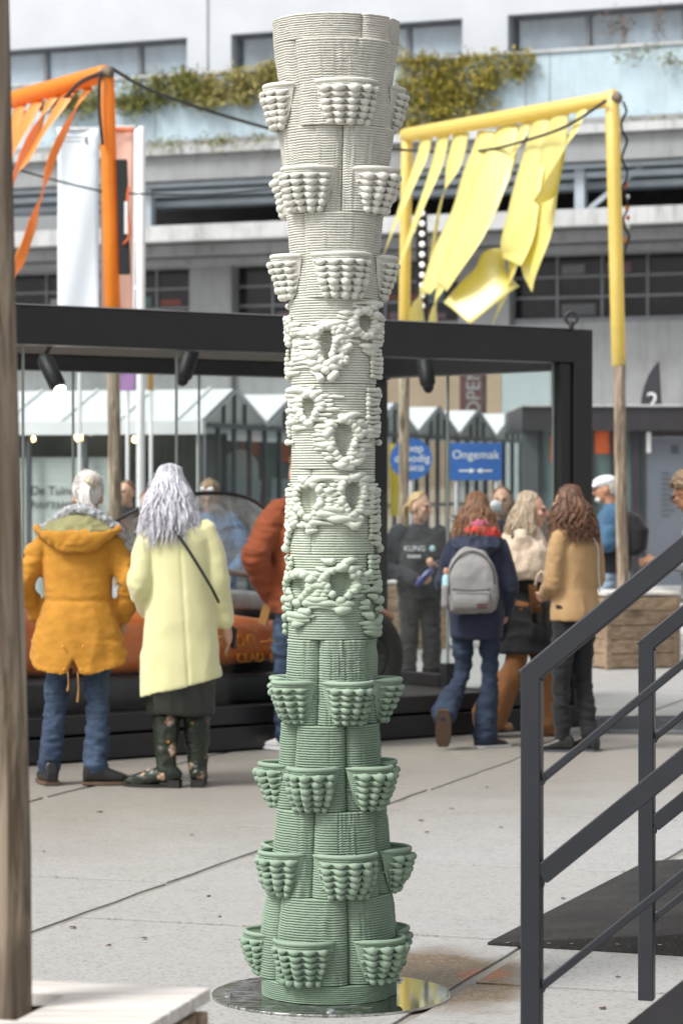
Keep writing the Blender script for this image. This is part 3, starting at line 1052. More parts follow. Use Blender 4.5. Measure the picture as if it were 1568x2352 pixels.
POSTERS = [mk('faded_poster_%d' % i, c, 0.6, 0, 0.2, 2, 0) for i, c in enumerate(((0.16, 0.165, 0.17), (0.22, 0.22, 0.22), (0.10, 0.105, 0.11), (0.16, 0.04, 0.025), (0.07, 0.13, 0.13), (0.13, 0.08, 0.10)))]
bld = thing('concrete_building', 'long pale concrete building with window bands and open galleries behind the square', 'building', (0, BD0, 0))
SL, SRT = -9.0, 10.5                              # ends of what is built, along the facade
zt = lambda y, x=784, o=0.0: fs(x, y, o)[1]
# top white wall band, window band between piers
wy_top, wy_bot = zt(62), zt(178)
m = MB(); fbox(m, SL, SRT, wy_top, wy_top + 5.5, -0.6, 0.0); m.build('upper_wall', M['wall_white'], bld, smooth=False)
m = MB(); fbox(m, SL, SRT, zt(205), wy_bot, -0.6, -0.10); m.build('window_sill_wall', M['wall_white'], bld, smooth=False)
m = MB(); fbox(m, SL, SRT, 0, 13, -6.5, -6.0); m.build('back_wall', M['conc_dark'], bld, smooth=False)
m = MB(); fbox(m, SL, SRT, wy_top + 5.5, wy_top + 5.8, -6.5, 0.3); m.build('roof_slab', M['conc_light'], bld, smooth=False)
piers = [(430, 531), (1061, 1165)]
for (a, b) in piers:
    m = MB(); fbox(m, fs(a, 120)[0], fs(b, 120)[0], zt(205), wy_top, -0.55, 0.004); m.build('pier', M['wall_white'], bld, smooth=False)
m = MB(); fbox(m, fs(462, 120)[0], fs(478, 120)[0], zt(205), wy_top + 4, 0.006, 0.05); m.build('downpipe', M['wall_white'], bld, smooth=False)
for (a, b, mull) in ((-240, 430, (-150, -30, 92, 308)), (531, 1061, (640, 780, 925)), (1165, 1900, (1338, 1560, 1740))):
    s0, s1 = fs(a, 120)[0], fs(b, 120)[0]
    m = MB()
    fw = 0.07
    fbox(m, s0, s1, wy_top - fw, wy_top, -0.40, -0.28); fbox(m, s0, s1, wy_bot, wy_bot + fw, -0.40, -0.28)
    fbox(m, s0, s0 + fw, wy_bot + fw, wy_top - fw, -0.40, -0.28); fbox(m, s1 - fw, s1, wy_bot + fw, wy_top - fw, -0.40, -0.28)
    w = m.build('window', M['grey_frame'], bld, smooth=False)
    edges = [s0 + fw] + [fs(q, 120)[0] for q in mull] + [s1 - fw]
    for q in edges[1:-1]:
        m = MB(); fbox(m, q - 0.05, q + 0.05, wy_bot + fw, wy_top - fw, -0.41, -0.27); m.build('mullion', M['grey_frame'], w, smooth=False)
    for i in range(len(edges) - 1):
        g0, g1 = edges[i] + 0.05, edges[i + 1] - 0.05
        m = MB(); fbox(m, g0, g1, wy_bot + fw, wy_top - fw, -0.36, -0.345); m.build('pane', M['pane_day'], w, smooth=False)
# pale blue parapets, a planter step behind, the grey slab below
pz0, pz1 = zt(318), zt(170)
m = MB(); fbox(m, SL, SRT, pz0, pz1, 0.9, 1.05); m.build('parapet', M['wall_blue'], bld, smooth=False)
m = MB(); fbox(m, SL, SRT, pz1, pz1 + 0.06, 0.84, 1.10); m.build('parapet_coping', M['conc_light'], bld, smooth=False)
m = MB(); fbox(m, SL, SRT, pz0 - 0.12, pz0, -6.0, 1.12); m.build('gallery_slab', M['conc'], bld, smooth=False)
for x in (840, 1248, 1302, 410, 130):
    s = fs(x, 270)[0]
    m = MB(); fbox(m, s - 0.012, s + 0.012, pz0, pz1, 1.052, 1.058); m.build('panel_joint', M['conc'], bld, smooth=False)
e0, e1 = zt(357), zt(338)
m = MB(); fbox(m, SL, SRT, e0, e1, -0.3, 1.6); m.build('upper_ledge', M['conc_light'], bld, smooth=False)
b0, b1 = zt(415), zt(358)
m = MB(); fbox(m, SL, SRT, b0, b1, 0.4, 1.45); m.build('edge_beam', M['conc'], bld, smooth=False)
for (ya, yb, o) in ((428, 418, 1.3), (446, 434, 1.1), (466, 452, 0.7)):
    m = MB(); fbox(m, SL, SRT, zt(ya), zt(yb), 0.0, o); m.build('gallery_rail', M['steel_blue'], bld, smooth=False)
l0, l1 = zt(556), zt(520)
m = MB(); fbox(m, SL, SRT, l0, l1, -6.0, 1.7); m.build('lower_ledge', M['conc_light'], bld, smooth=False)
for (ya, yb, o) in ((585, 560, 1.2), (604, 588, 0.8)):
    m = MB(); fbox(m, SL, SRT, zt(ya), zt(yb), -0.2, o); m.build('lower_beam', M['conc'], bld, smooth=False)
# steel posts and braces of the gallery
for x in (345, -60, 1335, 1640):
    s = fs(x, 450, 1.0)[0]
    m = MB(); fbox(m, s - 0.10, s + 0.10, l1, b0, 0.95, 1.15); m.build('gallery_post', M['steel_blue'], bld, smooth=False)
    if x in (1335, 1640):
        m = MB(); m.bar(fp(s + 0.15, l1 + 0.05, 1.0), fp(s + 1.35, b0 - 0.02, 1.0), 0.09, 0.09); m.build('brace', M['steel_blue'], bld, smooth=False)
# ground-floor columns, dark glazing with a grid of bars
gz0, gz1 = zt(742), zt(604)
for (a, b) in ((435, 531), (1052, 1168), (-330, -230), (1800, 1900)):
    m = MB(); fbox(m, fs(a, 660, 0.1)[0], fs(b, 660, 0.1)[0], 0, gz1, -0.5, 0.1); m.build('ground_column', M['conc'], bld, smooth=False)
for (a, b) in ((-230, 435), (531, 1052), (1168, 1800)):
    s0, s1 = fs(a, 660)[0], fs(b, 660)[0]
    m = MB(); fbox(m, s0, s1, gz0 - 0.10, gz0, -0.40, -0.1)
    w = m.build('ground_window', M['grey_frame'], bld, smooth=False)
    n = max(4, int((s1 - s0) / 0.82))
    for i in range(n + 1):
        q = s0 + (s1 - s0) * i / n
        m = MB(); fbox(m, q - 0.025, q + 0.025, gz0, gz1, -0.32, -0.24); m.build('bar', M['grey_frame'], w, smooth=False)
    for f in (0.34, 0.67):
        z = gz0 + (gz1 - gz0) * f
        m = MB(); fbox(m, s0, s1, z - 0.025, z + 0.025, -0.325, -0.235); m.build('bar', M['grey_frame'], w, smooth=False)
    m = MB(); fbox(m, s0, s1, gz0, gz1, -0.300, -0.285); m.build('pane', M['pane_dark'], w, smooth=False)
    # pale things standing on the sill inside, seen in the panes: blinds and stickers on the glass
    for i in range(n):
        for f in (0.02, 0.36, 0.69):
            if random.random() < 0.45:
                q = s0 + (s1 - s0) * (i + 0.08) / n
                z = gz0 + (gz1 - gz0) * f
                ww, hh = (s1 - s0) / n * random.uniform(0.4, 0.84), (gz1 - gz0) * random.uniform(0.06, 0.2)
                m = MB(); fbox(m, q, q + ww, z + 0.03, z + 0.03 + hh, -0.282, -0.278)
                m.build('window_poster', random.choice(POSTERS), w, smooth=False)
m = MB(); fbox(m, SL, SRT, 0.0, gz0 - 0.10, -0.5, -0.06); m.build('lower_wall', M['conc'], bld, smooth=False)

# ---- vines and grasses hanging over the parapets
def leaf_mat(name, c0, c1, c2):
    t = NT(name)
    t.set(Roughness=0.6)
    t.b.inputs['Specular IOR Level'].default_value = 0.3
    n = t.noise(9, 3, 0.7)
    t.color(t.ramp(n, [(0.3, c0), (0.5, c1), (0.7, c2)]))
    return t.m


M['vine'] = leaf_mat('autumn_vine_leaf', (0.07, 0.085, 0.02), (0.24, 0.21, 0.03), (0.50, 0.36, 0.04))
M['grass_leaf'] = leaf_mat('dry_grass_blade', (0.12, 0.13, 0.04), (0.30, 0.27, 0.09), (0.45, 0.36, 0.14))
M['shrub'] = leaf_mat('green_shrub_leaf', (0.05, 0.065, 0.018), (0.16, 0.17, 0.04), (0.36, 0.30, 0.06))
M['twig'] = mk('brown_twig', (0.12, 0.075, 0.045), 0.8)


def foliage(name, label, mat, spots, n, size, group, cat='plant'):
    """spots: (along, up, out, radius_s, radius_z, weight)"""
    rs = random.Random(len(name) * 13 + n)
    c0 = fp(spots[0][0], spots[0][1], spots[0][2])
    t = thing(name, label, cat, c0, group)
    mb, st = MB(), MB()
    wts = [s[5] for s in spots]
    for i in range(n):
        s, z, o, rsx, rz, w = rs.choices(spots, wts)[0]
        cl = (int(rs.random() * 40), )
        a = s + (hash3(np.int64(cl[0] * 7 + int(s * 10)), np.int64(3), np.int64(9)) - .5) * rsx * 2.3 + rs.gauss(0, .085)
        b = z + (hash3(np.int64(cl[0] * 13 + int(z * 10)), np.int64(5), np.int64(2)) - .5) * rz * 2.3 + rs.gauss(0, .085)
        c = fp(a, b, o + rs.uniform(-0.12, 0.22))
        e = np.array([rs.gauss(0, 1) for _ in range(3)]); e /= np.linalg.norm(e)
        g = np.cross(e, [rs.gauss(0, 1) for _ in range(3)]); g /= np.linalg.norm(g)
        L = size * rs.uniform(0.6, 1.4)
        mb.add([c - e * L * 0.5, c + g * L * 0.32, c + e * L * 0.5, c - g * L * 0.32], [(0, 1, 2, 3)])
    mb.build('leaves', mat, t)['kind'] = 'stuff'
    for (s, z, o, rsx, rz, w) in spots:
        for q in range(3):
            a = s + rs.uniform(-rsx, rsx) * 0.6
            st.tube([fp(a, z + rz * 0.9, o), fp(a + rs.uniform(-.1, .1), z, o + 0.05), fp(a + rs.uniform(-.15, .15), z - rz * 0.9, o)], [0.012, 0.009, 0.004], 5, 3)
    st.build('stem', M['twig'], t)['kind'] = 'stuff'
    return t


def spots_px(lst, out):
    r = []
    for (x, y, rx, ry, w) in lst:
        s, z = fs(x, y, out)
        k = (BD0 - out) / FOC
        r.append((s, z, out, rx * k, ry * k, w))
    return r


foliage('hanging_vine', 'yellow green vine spilling over the blue parapet right of the column', M['vine'],
        spots_px([(950, 165, 40, 40, 2), (1010, 195, 55, 55, 4), (1080, 180, 60, 45, 3), (1150, 165, 50, 30, 2), (1195, 155, 25, 22, 1), (960, 230, 45, 45, 2.5), (1040, 250, 45, 40, 2.5), (1110, 225, 30, 45, 1.3), (935, 270, 30, 30, 1.2), (1000, 290, 40, 25, 1)], 1.2), 4600, 0.085, 'plants on the parapets')
foliage('parapet_shrub', 'green and yellow shrub over the parapet beside the orange frame', M['shrub'],
        spots_px([(330, 215, 45, 28, 2), (400, 205, 50, 30, 3), (450, 215, 40, 26, 2), (300, 240, 40, 16, 1.5), (130, 235, 40, 18, 1), (200, 245, 40, 18, 1)], 1.2), 3000, 0.085, 'plants on the parapets')
foliage('dry_grass_clump', 'straw yellow grass tuft on the parapet left of the column', M['grass_leaf'],
        spots_px([(520, 205, 50, 30, 2), (580, 198, 45, 34, 2.5), (630, 190, 35, 34, 2), (480, 222, 35, 18, 1), (180, 225, 50, 22, 1)], 1.2), 2800, 0.09, 'plants on the parapets')
foliage('ledge_moss', 'low green growth along the ledge under the left parapet', M['shrub'],
        spots_px([(430, 332, 90, 5, 2), (560, 326, 70, 6, 2), (170, 342, 80, 5, 1)], 1.55), 900, 0.06, 'plants on the parapets')
foliage('ledge_weed', 'thin weeds growing along the ledge at the right edge', M['shrub'],
        spots_px([(1440, 292, 60, 5, 2), (1530, 288, 40, 6, 2), (1450, 128, 40, 8, 1), (1545, 140, 20, 12, 1)], 1.15), 700, 0.06, 'plants on the parapets')
foliage('dead_stalk', 'dead brown flower stalk standing before the right windows', M['twig'],
        spots_px([(1420, 55, 26, 14, 2), (1436, 95, 12, 30, 1), (1515, 60, 10, 40, 1)], 0.6), 160, 0.07, 'plants on the parapets')
# ================================================================ glass box in black steel, with a race car inside
PA = np.array((-1.896, 17.28, 0.0))                 # a point low on its front
PE = np.array((0.789, 0.615, 0.0)); PE /= np.linalg.norm(PE)      # along the front, to the right and away
PN = np.array((-PE[1], PE[0], 0.0))                 # inwards
PR = np.column_stack([PE, PN, (0, 0, 1)])
PT0, PT1 = -3.2, 4.63                               # left end (out of the picture), right corner
PD, PH, PB = 2.4, 2.78, 0.33                        # depth, height, base height


def pp(t, n, z):
    return PA + PE * t + PN * n + np.array((0, 0, z))


def pbox(mb, t0, t1, n0, n1, z0, z1):
    return mb.box(pp((t0 + t1) / 2, (n0 + n1) / 2, (z0 + z1) / 2), (t1 - t0, n1 - n0, z1 - z0), PR)


M['pav_glass'] = mk_glass('clear_glass', (0.965, 0.98, 0.975), 0.9, 0.0, 1.24)
M['roof_glass'] = mk_glass('smoked_roof_glass', (0.74, 0.75, 0.75), 0.9, 0.0, 1.3)
M['pav_black'] = mk('black_powder_coat', (0.016, 0.015, 0.017), 0.38, 0, 0.12, 3, 0.05, 160, 0.001)
M['pav_floor'] = mk('dark_showroom_floor', (0.035, 0.033, 0.030), 0.35, 0, 0.2, 2, 0.1, 30)
M['taupe'] = mk('taupe_trim_board', (0.24, 0.21, 0.185), 0.6, 0, 0.06, 3, 0.05)
pav = thing('glass_pavilion', 'black steel framed glass showcase box holding an orange race car', 'pavilion', pp(PT0, 0, 0))
m = MB(); pbox(m, PT0, PT1, 0.0, PD, 0.012, 0.155); m.build('plinth', M['pav_black'], pav, smooth=False, bevel=0.008)
m = MB(); pbox(m, PT0, PT1, 0.02, 0.14, 0.170, 0.285); m.build('front_sill', M['pav_black'], pav, smooth=False, bevel=0.008)
m = MB(); pbox(m, PT0 + 0.05, PT1 - 0.06, 0.145, PD - 0.12, 0.157, 0.190); m.build('floor', M['pav_floor'], pav, smooth=False)
m = MB(); pbox(m, PT0, PT1 - 0.005, 0.0, 0.20, 2.545, PH); m.build('front_beam', M['pav_black'], pav, smooth=False, bevel=0.012)
m = MB(); pbox(m, PT0, PT1 - 0.18, -0.006, 0.20, PH + 0.001, PH + 0.007); m.build('top_highlight', M['chrome'], pav, smooth=False)  # added strip, stands in for the bright highlight along the beam's top edge
m = MB(); pbox(m, PT0, PT1, PD - 0.16, PD, 2.49, 2.60); m.build('rear_beam', M['pav_black'], pav, smooth=False, bevel=0.012)
m = MB(); pbox(m, PT0, PT1 - 0.2, PD - 0.17, PD - 0.01, 2.605, 2.74); m.build('rear_trim', M['taupe'], pav, smooth=False)
m = MB(); pbox(m, PT1 - 0.17, PT1, 0.205, PD - 0.17, 2.50, PH - 0.004); m.build('side_beam', M['pav_black'], pav, smooth=False, bevel=0.012)
m = MB(); pbox(m, PT1 - 0.17, PT1 + 0.004, -0.004, 0.17, 0.014, PH + 0.002); m.build('corner_post', M['pav_black'], pav, smooth=False, bevel=0.012)
m = MB(); pbox(m, PT1 - 0.16, PT1 - 0.005, PD - 0.13, PD + 0.004, 0.16, 2.49); m.build('rear_post', M['pav_black'], pav, smooth=False, bevel=0.012)
m = MB(); pbox(m, PT1 - 0.275, PT1 - 0.18, 0.02, 0.10, 0.286, 2.543); m.build('inner_post', M['pav_black'], pav, smooth=False, bevel=0.008)
m = MB(); pbox(m, PT1 - 0.10, PT1 - 0.01, 1.55, PD - 0.14, 0.192, 0.285); m.build('side_sill', M['pav_black'], pav, smooth=False, bevel=0.006)
m = MB(); pbox(m, PT1 - 0.10, PT1 - 0.01, 1.46, 1.545, 0.16, 0.37); m.build('sill_end', M['pav_black'], pav, smooth=False, bevel=0.006)
m = MB(); pbox(m, PT1 - 0.095, PT1 - 0.015, 0.175, 1.45, 0.157, 0.20); m.build('door_threshold', M['pav_black'], pav, smooth=False)
m = MB(); pbox(m, PT0, PT1 - 0.18, PD - 0.10, PD - 0.02, 0.157, 0.27); m.build('rear_sill', M['pav_black'], pav, smooth=False, bevel=0.006)
# roof panel between the beams
m = MB(); pbox(m, PT0, PT1 - 0.2, 0.21, PD - 0.18, 2.755, 2.765); m.build('roof_panel', M['roof_glass'], pav, smooth=False)
# glass panes with visible edges: front joints seen at 53 and 405, rear ones at 168 and 457, one in the side wall
def t_at(x, n):
    k = (x - 784) / FOC
    b = PA + PN * n
    return (k * b[1] - b[0]) / (PE[0] - k * PE[1])
M['grey_sticker'] = mk('grey_sticker', (0.34, 0.35, 0.35), 0.6, 0, 0.1, 30, 0)
M['glass_edge'] = mk('glass_edge', (0.30, 0.33, 0.31), 0.25, 0, 0.1, 10, 0)
fj = [PT0, t_at(53, 0.1), t_at(405, 0.1), t_at(760, 0.1), PT1 - 0.28]
for a, b in zip(fj, fj[1:]):
    m = MB(); pbox(m, a + 0.006, b - 0.006, 0.094, 0.106, 0.287, 2.543); gp = m.build('pane', M['pav_glass'], pav, smooth=False)
    m = MB(); pbox(m, b - 0.0055, b + 0.0055, 0.092, 0.108, 0.287, 2.543); m.build('pane_edge', M['glass_edge'], gp, smooth=False)
rj = [PT0, t_at(168, PD - .06), t_at(457, PD - .06), PT1 - 0.18]
for a, b in zip(rj, rj[1:]):
    m = MB(); pbox(m, a + 0.006, b - 0.006, PD - 0.066, PD - 0.054, 0.272, 2.488); gp = m.build('pane', M['pav_glass'], pav, smooth=False)
    m = MB(); pbox(m, b - 0.0055, b + 0.0055, PD - 0.068, PD - 0.052, 0.272, 2.488); m.build('pane_edge', M['glass_edge'], gp, smooth=False)
for a, b in ((0.18, 1.50), (1.512, PD - 0.14)):
    m = MB(); pbox(m, PT1 - 0.061, PT1 - 0.049, a, b, 0.29 if a > 1 else 0.202, 2.498); gp = m.build('pane', M['pav_glass'], pav, smooth=False)
m = MB(); pbox(m, PT1 - 0.064, PT1 - 0.046, 1.4985, 1.5115, 0.372, 2.498); m.build('pane_edge', M['glass_edge'], pav, smooth=False)
# white words stuck on the front glass
for i, (x0, x1, y) in enumerate(((1036, 1086, 1186), (1036, 1078, 1197), (1038, 1072, 1214), (1038, 1082, 1222), (1038, 1070, 1230), (1038, 1080, 1238), (1038, 1066, 1246))):
    d0, d1 = pp(t_at(x0, .09), .09, 0)[1], pp(t_at(x1, .09), .09, 0)[1]
    m = MB(); m.bar(P(x0, y, d0), P(x1, y, d1), .003, .020 if i < 2 else .009); m.build('glass_print', M['grey_sticker'], pav, smooth=False)
# lifting eye on the corner
m = MB()
c = P(1311, 744, 20.0); c[2] = PH + 0.075
a = np.linspace(0, 2 * math.pi, 24)
m.tube(np.stack([c[0] + 0.040 * np.cos(a), np.full(24, c[1]), c[2] + 0.040 * np.sin(a)], -1), 0.013, 8, 1, cap=False)
m.tube([c - np.array((0, 0, 0.03)), c - np.array((0, 0, 0.078))], 0.018, 8)
m.build('lifting_eye', M['black'], pav)
# spot lamps under the beam
M['lamp_glow'] = mk_emit('spot_glow', (1.0, 0.90, 0.74), 6.0)
def spot(x, y, d, tilt, lit, label):
    c = P(x, y, d)
    t = thing('spotlight', label, 'spotlight', c, 'track spotlights in the glass box')
    ax = np.array((tilt, -0.45, -0.85)); ax /= np.linalg.norm(ax)
    m = MB(); m.tube([c - ax * 0.10, c + ax * 0.10], 0.055, 20); m.build('lamp_body', M['black'], t)
    m = MB(); m.tube([c - ax * 0.12, P(x, 0, d) * np.array((1, 1, 0)) + np.array((0, 0, 2.60))], 0.014, 8); m.build('stem', M['black'], t)
    m = MB(); m.tube([c + ax * 0.139, c + ax * 0.141], 0.040, 20); m.build('lens', M['lamp_glow'] if lit else M['pane_dark'], t)
spot(118, 855, 18.3, 0.45, True, 'lit black spotlight hanging at the left end of the glass box')
spot(431, 833, 18.6, -0.22, False, 'unlit black spotlight hanging above the woman in the yellow coat')
spot(978, 852, 20.2, 0.1, False, 'black spotlight in the shade under the right part of the beam')

# ---------------------------------------------------------------- the car
def car_paint():
    t = NT('orange_car_paint')
    t.set(Base_Color=(0.62, 0.15, 0.025), Roughness=0.3, Coat_Weight=0.6, Coat_Roughness=0.05)
    t.color(t.ramp(t.noise(2.5, 3), [(0.3, (0.60, 0.12, 0.02)), (0.7, (0.76, 0.19, 0.025))]))
    return t.m
M['car'] = car_paint()
M['carbon'] = mk('carbon_fibre', (0.018, 0.018, 0.020), 0.32, 0, 0.3, 40, 0.1, 300, 0.001)
def visor():
    m = mk_glass('cockpit_screen', (0.80, 0.79, 0.77), 0.9, 0.05, 2.2)
    nt = m.node_tree
    out = nt.nodes['Material Output']
    old = out.inputs[0].links[0].from_socket
    df = nt.nodes.new('ShaderNodeBsdfDiffuse')
    tc = nt.nodes.new('ShaderNodeTexCoord')
    no = nt.nodes.new('ShaderNodeTexNoise')
    no.inputs['Scale'].default_value = 5
    no.inputs['Detail'].default_value = 6
    no.inputs['Distortion'].default_value = 1.5
    rp = nt.nodes.new('ShaderNodeValToRGB')
    rp.color_ramp.elements[0].position, rp.color_ramp.elements[1].position = 0.35, 0.65
    rp.color_ramp.elements[0].color, rp.color_ramp.elements[1].color = (0.26, 0.19, 0.14, 1), (0.72, 0.71, 0.69, 1)  # streaky grey-brown reflections painted in as a diffuse haze
    mx = nt.nodes.new('ShaderNodeMixShader')
    mx.inputs[0].default_value = 0.36
    nt.links.new(tc.outputs['Object'], no.inputs[0]); nt.links.new(no.outputs[0], rp.inputs[0]); nt.links.new(rp.outputs[0], df.inputs[0])
    nt.links.new(old, mx.inputs[1]); nt.links.new(df.outputs[0], mx.inputs[2]); nt.links.new(mx.outputs[0], out.inputs[0])
    return m


M['visor'] = visor()
CT = 0.42                                            # car's centreline, metres behind the front glass plus half its width
cn = 1.18
car = thing('race_car', 'orange and black open wheel race car shown inside the glass box', 'race car', pp(1.5, cn, 0.19))
Zf = 0.19


def csec(t, w, z0, z1, n0=0.0, pw=3.0, k=28):
    a = np.linspace(0, 2 * math.pi, k, endpoint=False)
    cx = np.sign(np.cos(a)) * np.abs(np.cos(a)) ** (2 / pw)
    sx = np.sign(np.sin(a)) * np.abs(np.sin(a)) ** (2 / pw)
    return np.array([pp(t, cn + n0 + w * c, (z0 + z1) / 2 + (z1 - z0) / 2 * s) for c, s in zip(cx, sx)])


m = MB()
m.loft([csec(t, w, z0, z1) for t, w, z0, z1 in ((-0.75, .10, .50, .62), (-0.2, .17, .40, .72), (0.5, .26, .34, .84), (1.2, .33, .32, .92), (1.9, .34, .32, .90), (2.4, .26, .34, .80), (2.9, .14, .36, .62))])
m.build('hull', M['carbon'], car)
for sgn, nm in ((-1, 'side_panel'), (1, 'side_panel')):
    m = MB()
    m.loft([csec(t, w, z0, z1, sgn * 0.52, 4.0) for t, w, z0, z1 in ((-1.1, .05, .62, .98), (-0.7, .16, .55, 1.05), (0.1, .22, .50, 1.00), (1.0, .24, .48, .90), (1.8, .23, .50, .86), (2.25, .20, .53, .80), (2.34, .14, .56, .76))])
    m.build(nm, M['car'], car)
m = MB()
m.loft([csec(t, w, z0, z1, 0, 4.0) for t, w, z0, z1 in ((-1.3, .62, .90, .96), (-1.0, .70, .88, 1.02), (-.6, .66, .92, 1.00), (-.45, .6, .93, .97))])
m.build('rear_deck', M['car'], car)
m = MB(); m.loft([csec(t, w, z0, z1, 0, 6) for t, w, z0, z1 in ((-1.2, .85, .17, .24), (0.5, .82, .14, .26), (2.6, .80, .14, .26), (2.9, .5, .15, .22))]); m.build('floor_tray', M['carbon'], car)
m = MB(); m.loft([csec(t, w, z0, z1, sg * 0.66, 5) for sg in (-1,) for t, w, z0, z1 in ((-0.3, .15, .28, .50), (1.0, .16, .26, .48), (2.2, .15, .26, .46))]); m.build('sidepod', M['carbon'], car)
m = MB(); m.loft([csec(t, w, z0, z1, 0, 6) for t, w, z0, z1 in ((1.15, .30, .84, 0.98), (1.6, .36, .86, 1.02), (2.35, .34, .84, .98), (2.6, .26, .82, .92))]); m.build('cockpit_rim', M['conc_light'], car)
# tall clear screen with a black edge
m = MB()
a = np.linspace(0, math.pi, 25)
rows = []
for f in np.linspace(0, 1, 9):
    w = 0.62 * (1 - 0.12 * f * f)
    rows.append([pp(2.34 - 0.66 * np.cos(q) - 0.20 * f, cn - 0.55 * math.sin(q) * (1 - 0.35 * f) + 0.25, 1.08 + 0.10 * np.cos(q) * (1 - f) + 0.56 * f * (0.50 + 0.50 * math.sin(q))) for q in a])
m.grid(rows)
m.build('windscreen', M['visor'], car)
m = MB(); m.tube(rows[-1], 0.014, 8, 1); m.build('screen_edge', M['carbon'], car)
m = MB(); m.tube(rows[0], 0.022, 8, 1); m.build('screen_base', M['taupe'], car)
m = MB(); m.tube([pp(2.62, cn - 0.3, 1.10), pp(2.66, cn - 0.30, 0.86), pp(2.74, cn - 0.3, 0.62)], [0.035, 0.05, 0.06], 8, 3); m.build('screen_stay', M['carbon'], car)


def wheel(t, n, r, wd, side, letter):
    c = pp(t, n, Zf + r)
    prof = [(0.55, 0.40), (0.60, 0.50), (0.80, 0.5), (0.94, 0.47), (1.0, 0.36), (1.0, -0.36), (0.94, -0.47), (0.8, -0.5), (0.6, -0.5), (0.55, -0.4)]
    a = np.linspace(0, 2 * math.pi, 40, endpoint=False)
    w = thing_part('wheel', c)
    m = MB()
    m.loft([np.array([c + PE * (r * q * math.cos(x)) + np.array((0, 0, r * q * math.sin(x))) + PN * (wd * h) for x in a]) for q, h in prof], cap=False)
    m.build('tyre', M['rubber'], w)
    m = MB()
    m.loft([np.array([c + PE * (r * q * math.cos(x)) + np.array((0, 0, r * q * math.sin(x))) + PN * (wd * h) for x in a]) for q, h in ((0.56, 0.4), (0.56, -0.42), (0.50, -0.44), (0.46, -0.30), (0.12, -0.22), (0.10, -0.34))])
    m.build('rim', M['carbon'], w)
    for i in range(7):
        b = 2 * math.pi * i / 7
        m = MB()
        m.bar(c + PN * (-0.32 * wd) + PE * (r * .1 * math.cos(b)) + np.array((0, 0, r * .1 * math.sin(b))), c + PN * (-0.40 * wd) + PE * (r * .5 * math.cos(b)) + np.array((0, 0, r * .5 * math.sin(b))), 0.03, 0.03, PN)
        m.build('spoke', M['dark_frame'], w, smooth=False)
    if letter:
        for i, ch in enumerate('PZERO'):
            b = math.radians(78 - 17 * i)
            rr = 0.80 * r
            o = c + PN * (-0.505 * wd) + PE * (rr * math.cos(b)) + np.array((0, 0, rr * math.sin(b)))
            up = PE * math.cos(b) + np.array((0, 0, math.sin(b)))
            rt = PE * math.sin(b) - np.array((0, 0, math.cos(b)))
            text('lettering', ch, 0.085, o, rt, up, M['grey_print'], w)
        m = MB()
        m.tube([c + PN * (-0.50 * wd) + PE * (0.66 * r * math.cos(b)) + np.array((0, 0, 0.66 * r * math.sin(b))) for b in np.linspace(-2.6, -0.2, 30)], 0.006, 6)
        m.build('tyre_stripe', M['grey_print'], w)
    return w


def thing_part(name, c):
    o = bpy.data.objects.new(name, None)
    COL.objects.link(o)
    o.parent = car
    ORG[o.name] = org(car)
    return o


M['grey_print'] = mk('grey_tyre_print', (0.30, 0.31, 0.32), 0.6, 0, 0.05, 8, 0)
wheel(-0.20, cn - 0.72, 0.345, 0.34, -1, True)
wheel(2.92, cn - 0.66, 0.335, 0.30, -1, False)
wheel(-0.20, cn + 0.72, 0.345, 0.34, 1, False)
wheel(2.92, cn + 0.66, 0.335, 0.30, 1, False)
m = MB(); m.tube([pp(2.92, cn - .5, Zf + .33), pp(2.5, cn, .55), pp(2.92, cn + .5, Zf + .33)], 0.02, 8); m.build('front_axle', M['carbon'], car)
m = MB(); m.loft([csec(t, w, z0, z1, -0.66, 4) for t, w, z0, z1 in ((2.66, .10, .80, .86), (2.9, .14, .90, .94), (3.2, .08, .76, .82))]); m.build('wheel_cover', M['car'], car)
# lettering on the side panel, amber on orange
nf = cn - 0.52 - 0.248
rt, up = PE, np.array((0, 0, 1.0))
def ctext(x, y, body, size, nn=nf):
    t_ = t_at(x, nn); d = pp(t_, nn, 0)[1]
    text('lettering', body, size, P(x, y, d) , rt, up, M['gold_print'], car, ext=0.004)
ctext(532, 1468, 'Cybertron', 0.155) if False else ctext(546, 1468, 'tron', 0.17)
ctext(588, 1448, 'o', 0.035)
ctext(575, 1512, 'CEAD', 0.085)
ctext(632, 1512, 'RS', 0.085)
ctext(522, 1506, 'P', 0.07)
m = MB()
for (x0, y0, segs) in ((597, 1475, [(0, 0), (14, -2), (20, -1), (26, -9), (27, 0), (31, -6), (33, 0), (38, -5), (40, 0), (46, -3), (48, -8)]), (606, 1490, [(0, -4), (4, 0), (9, -4), (12, 0), (18, -1), (20, -7), (22, 0), (28, -4), (30, 0), (37, -5)])):
    t0 = t_at(x0, nf); d = pp(t0, nf, 0)[1]
    m.tube([P(x0 + a * 0.92, y0 + b, d) - PN * 0.004 for a, b in segs], 0.0045, 6, 2)
m.build('lettering', M['gold_print'], car)
# ================================================================ greenhouses, shopfront, signs behind the glass box
GHO = np.array((-1.28, 34.1, 0.0))                 # front apex of the first bay, on the ground
GB = np.array((0.31, 0.951, 0.0))                  # from bay to bay
GL = np.array((-0.951, 0.31, 0.0))                 # along the ridges, to the left
GW, GZE, GZA, GLEN = 2.17, 2.40, 2.80, 6.5
GR = np.column_stack([GB, GL, (0, 0, 1)])


def gp_(b, l, z):
    return GHO + GB * b + GL * l + np.array((0, 0, z))


def gbox(mb, b0, b1, l0, l1, z0, z1):
    return mb.box(gp_((b0 + b1) / 2, (l0 + l1) / 2, (z0 + z1) / 2), (b1 - b0, l1 - l0, z1 - z0), GR)


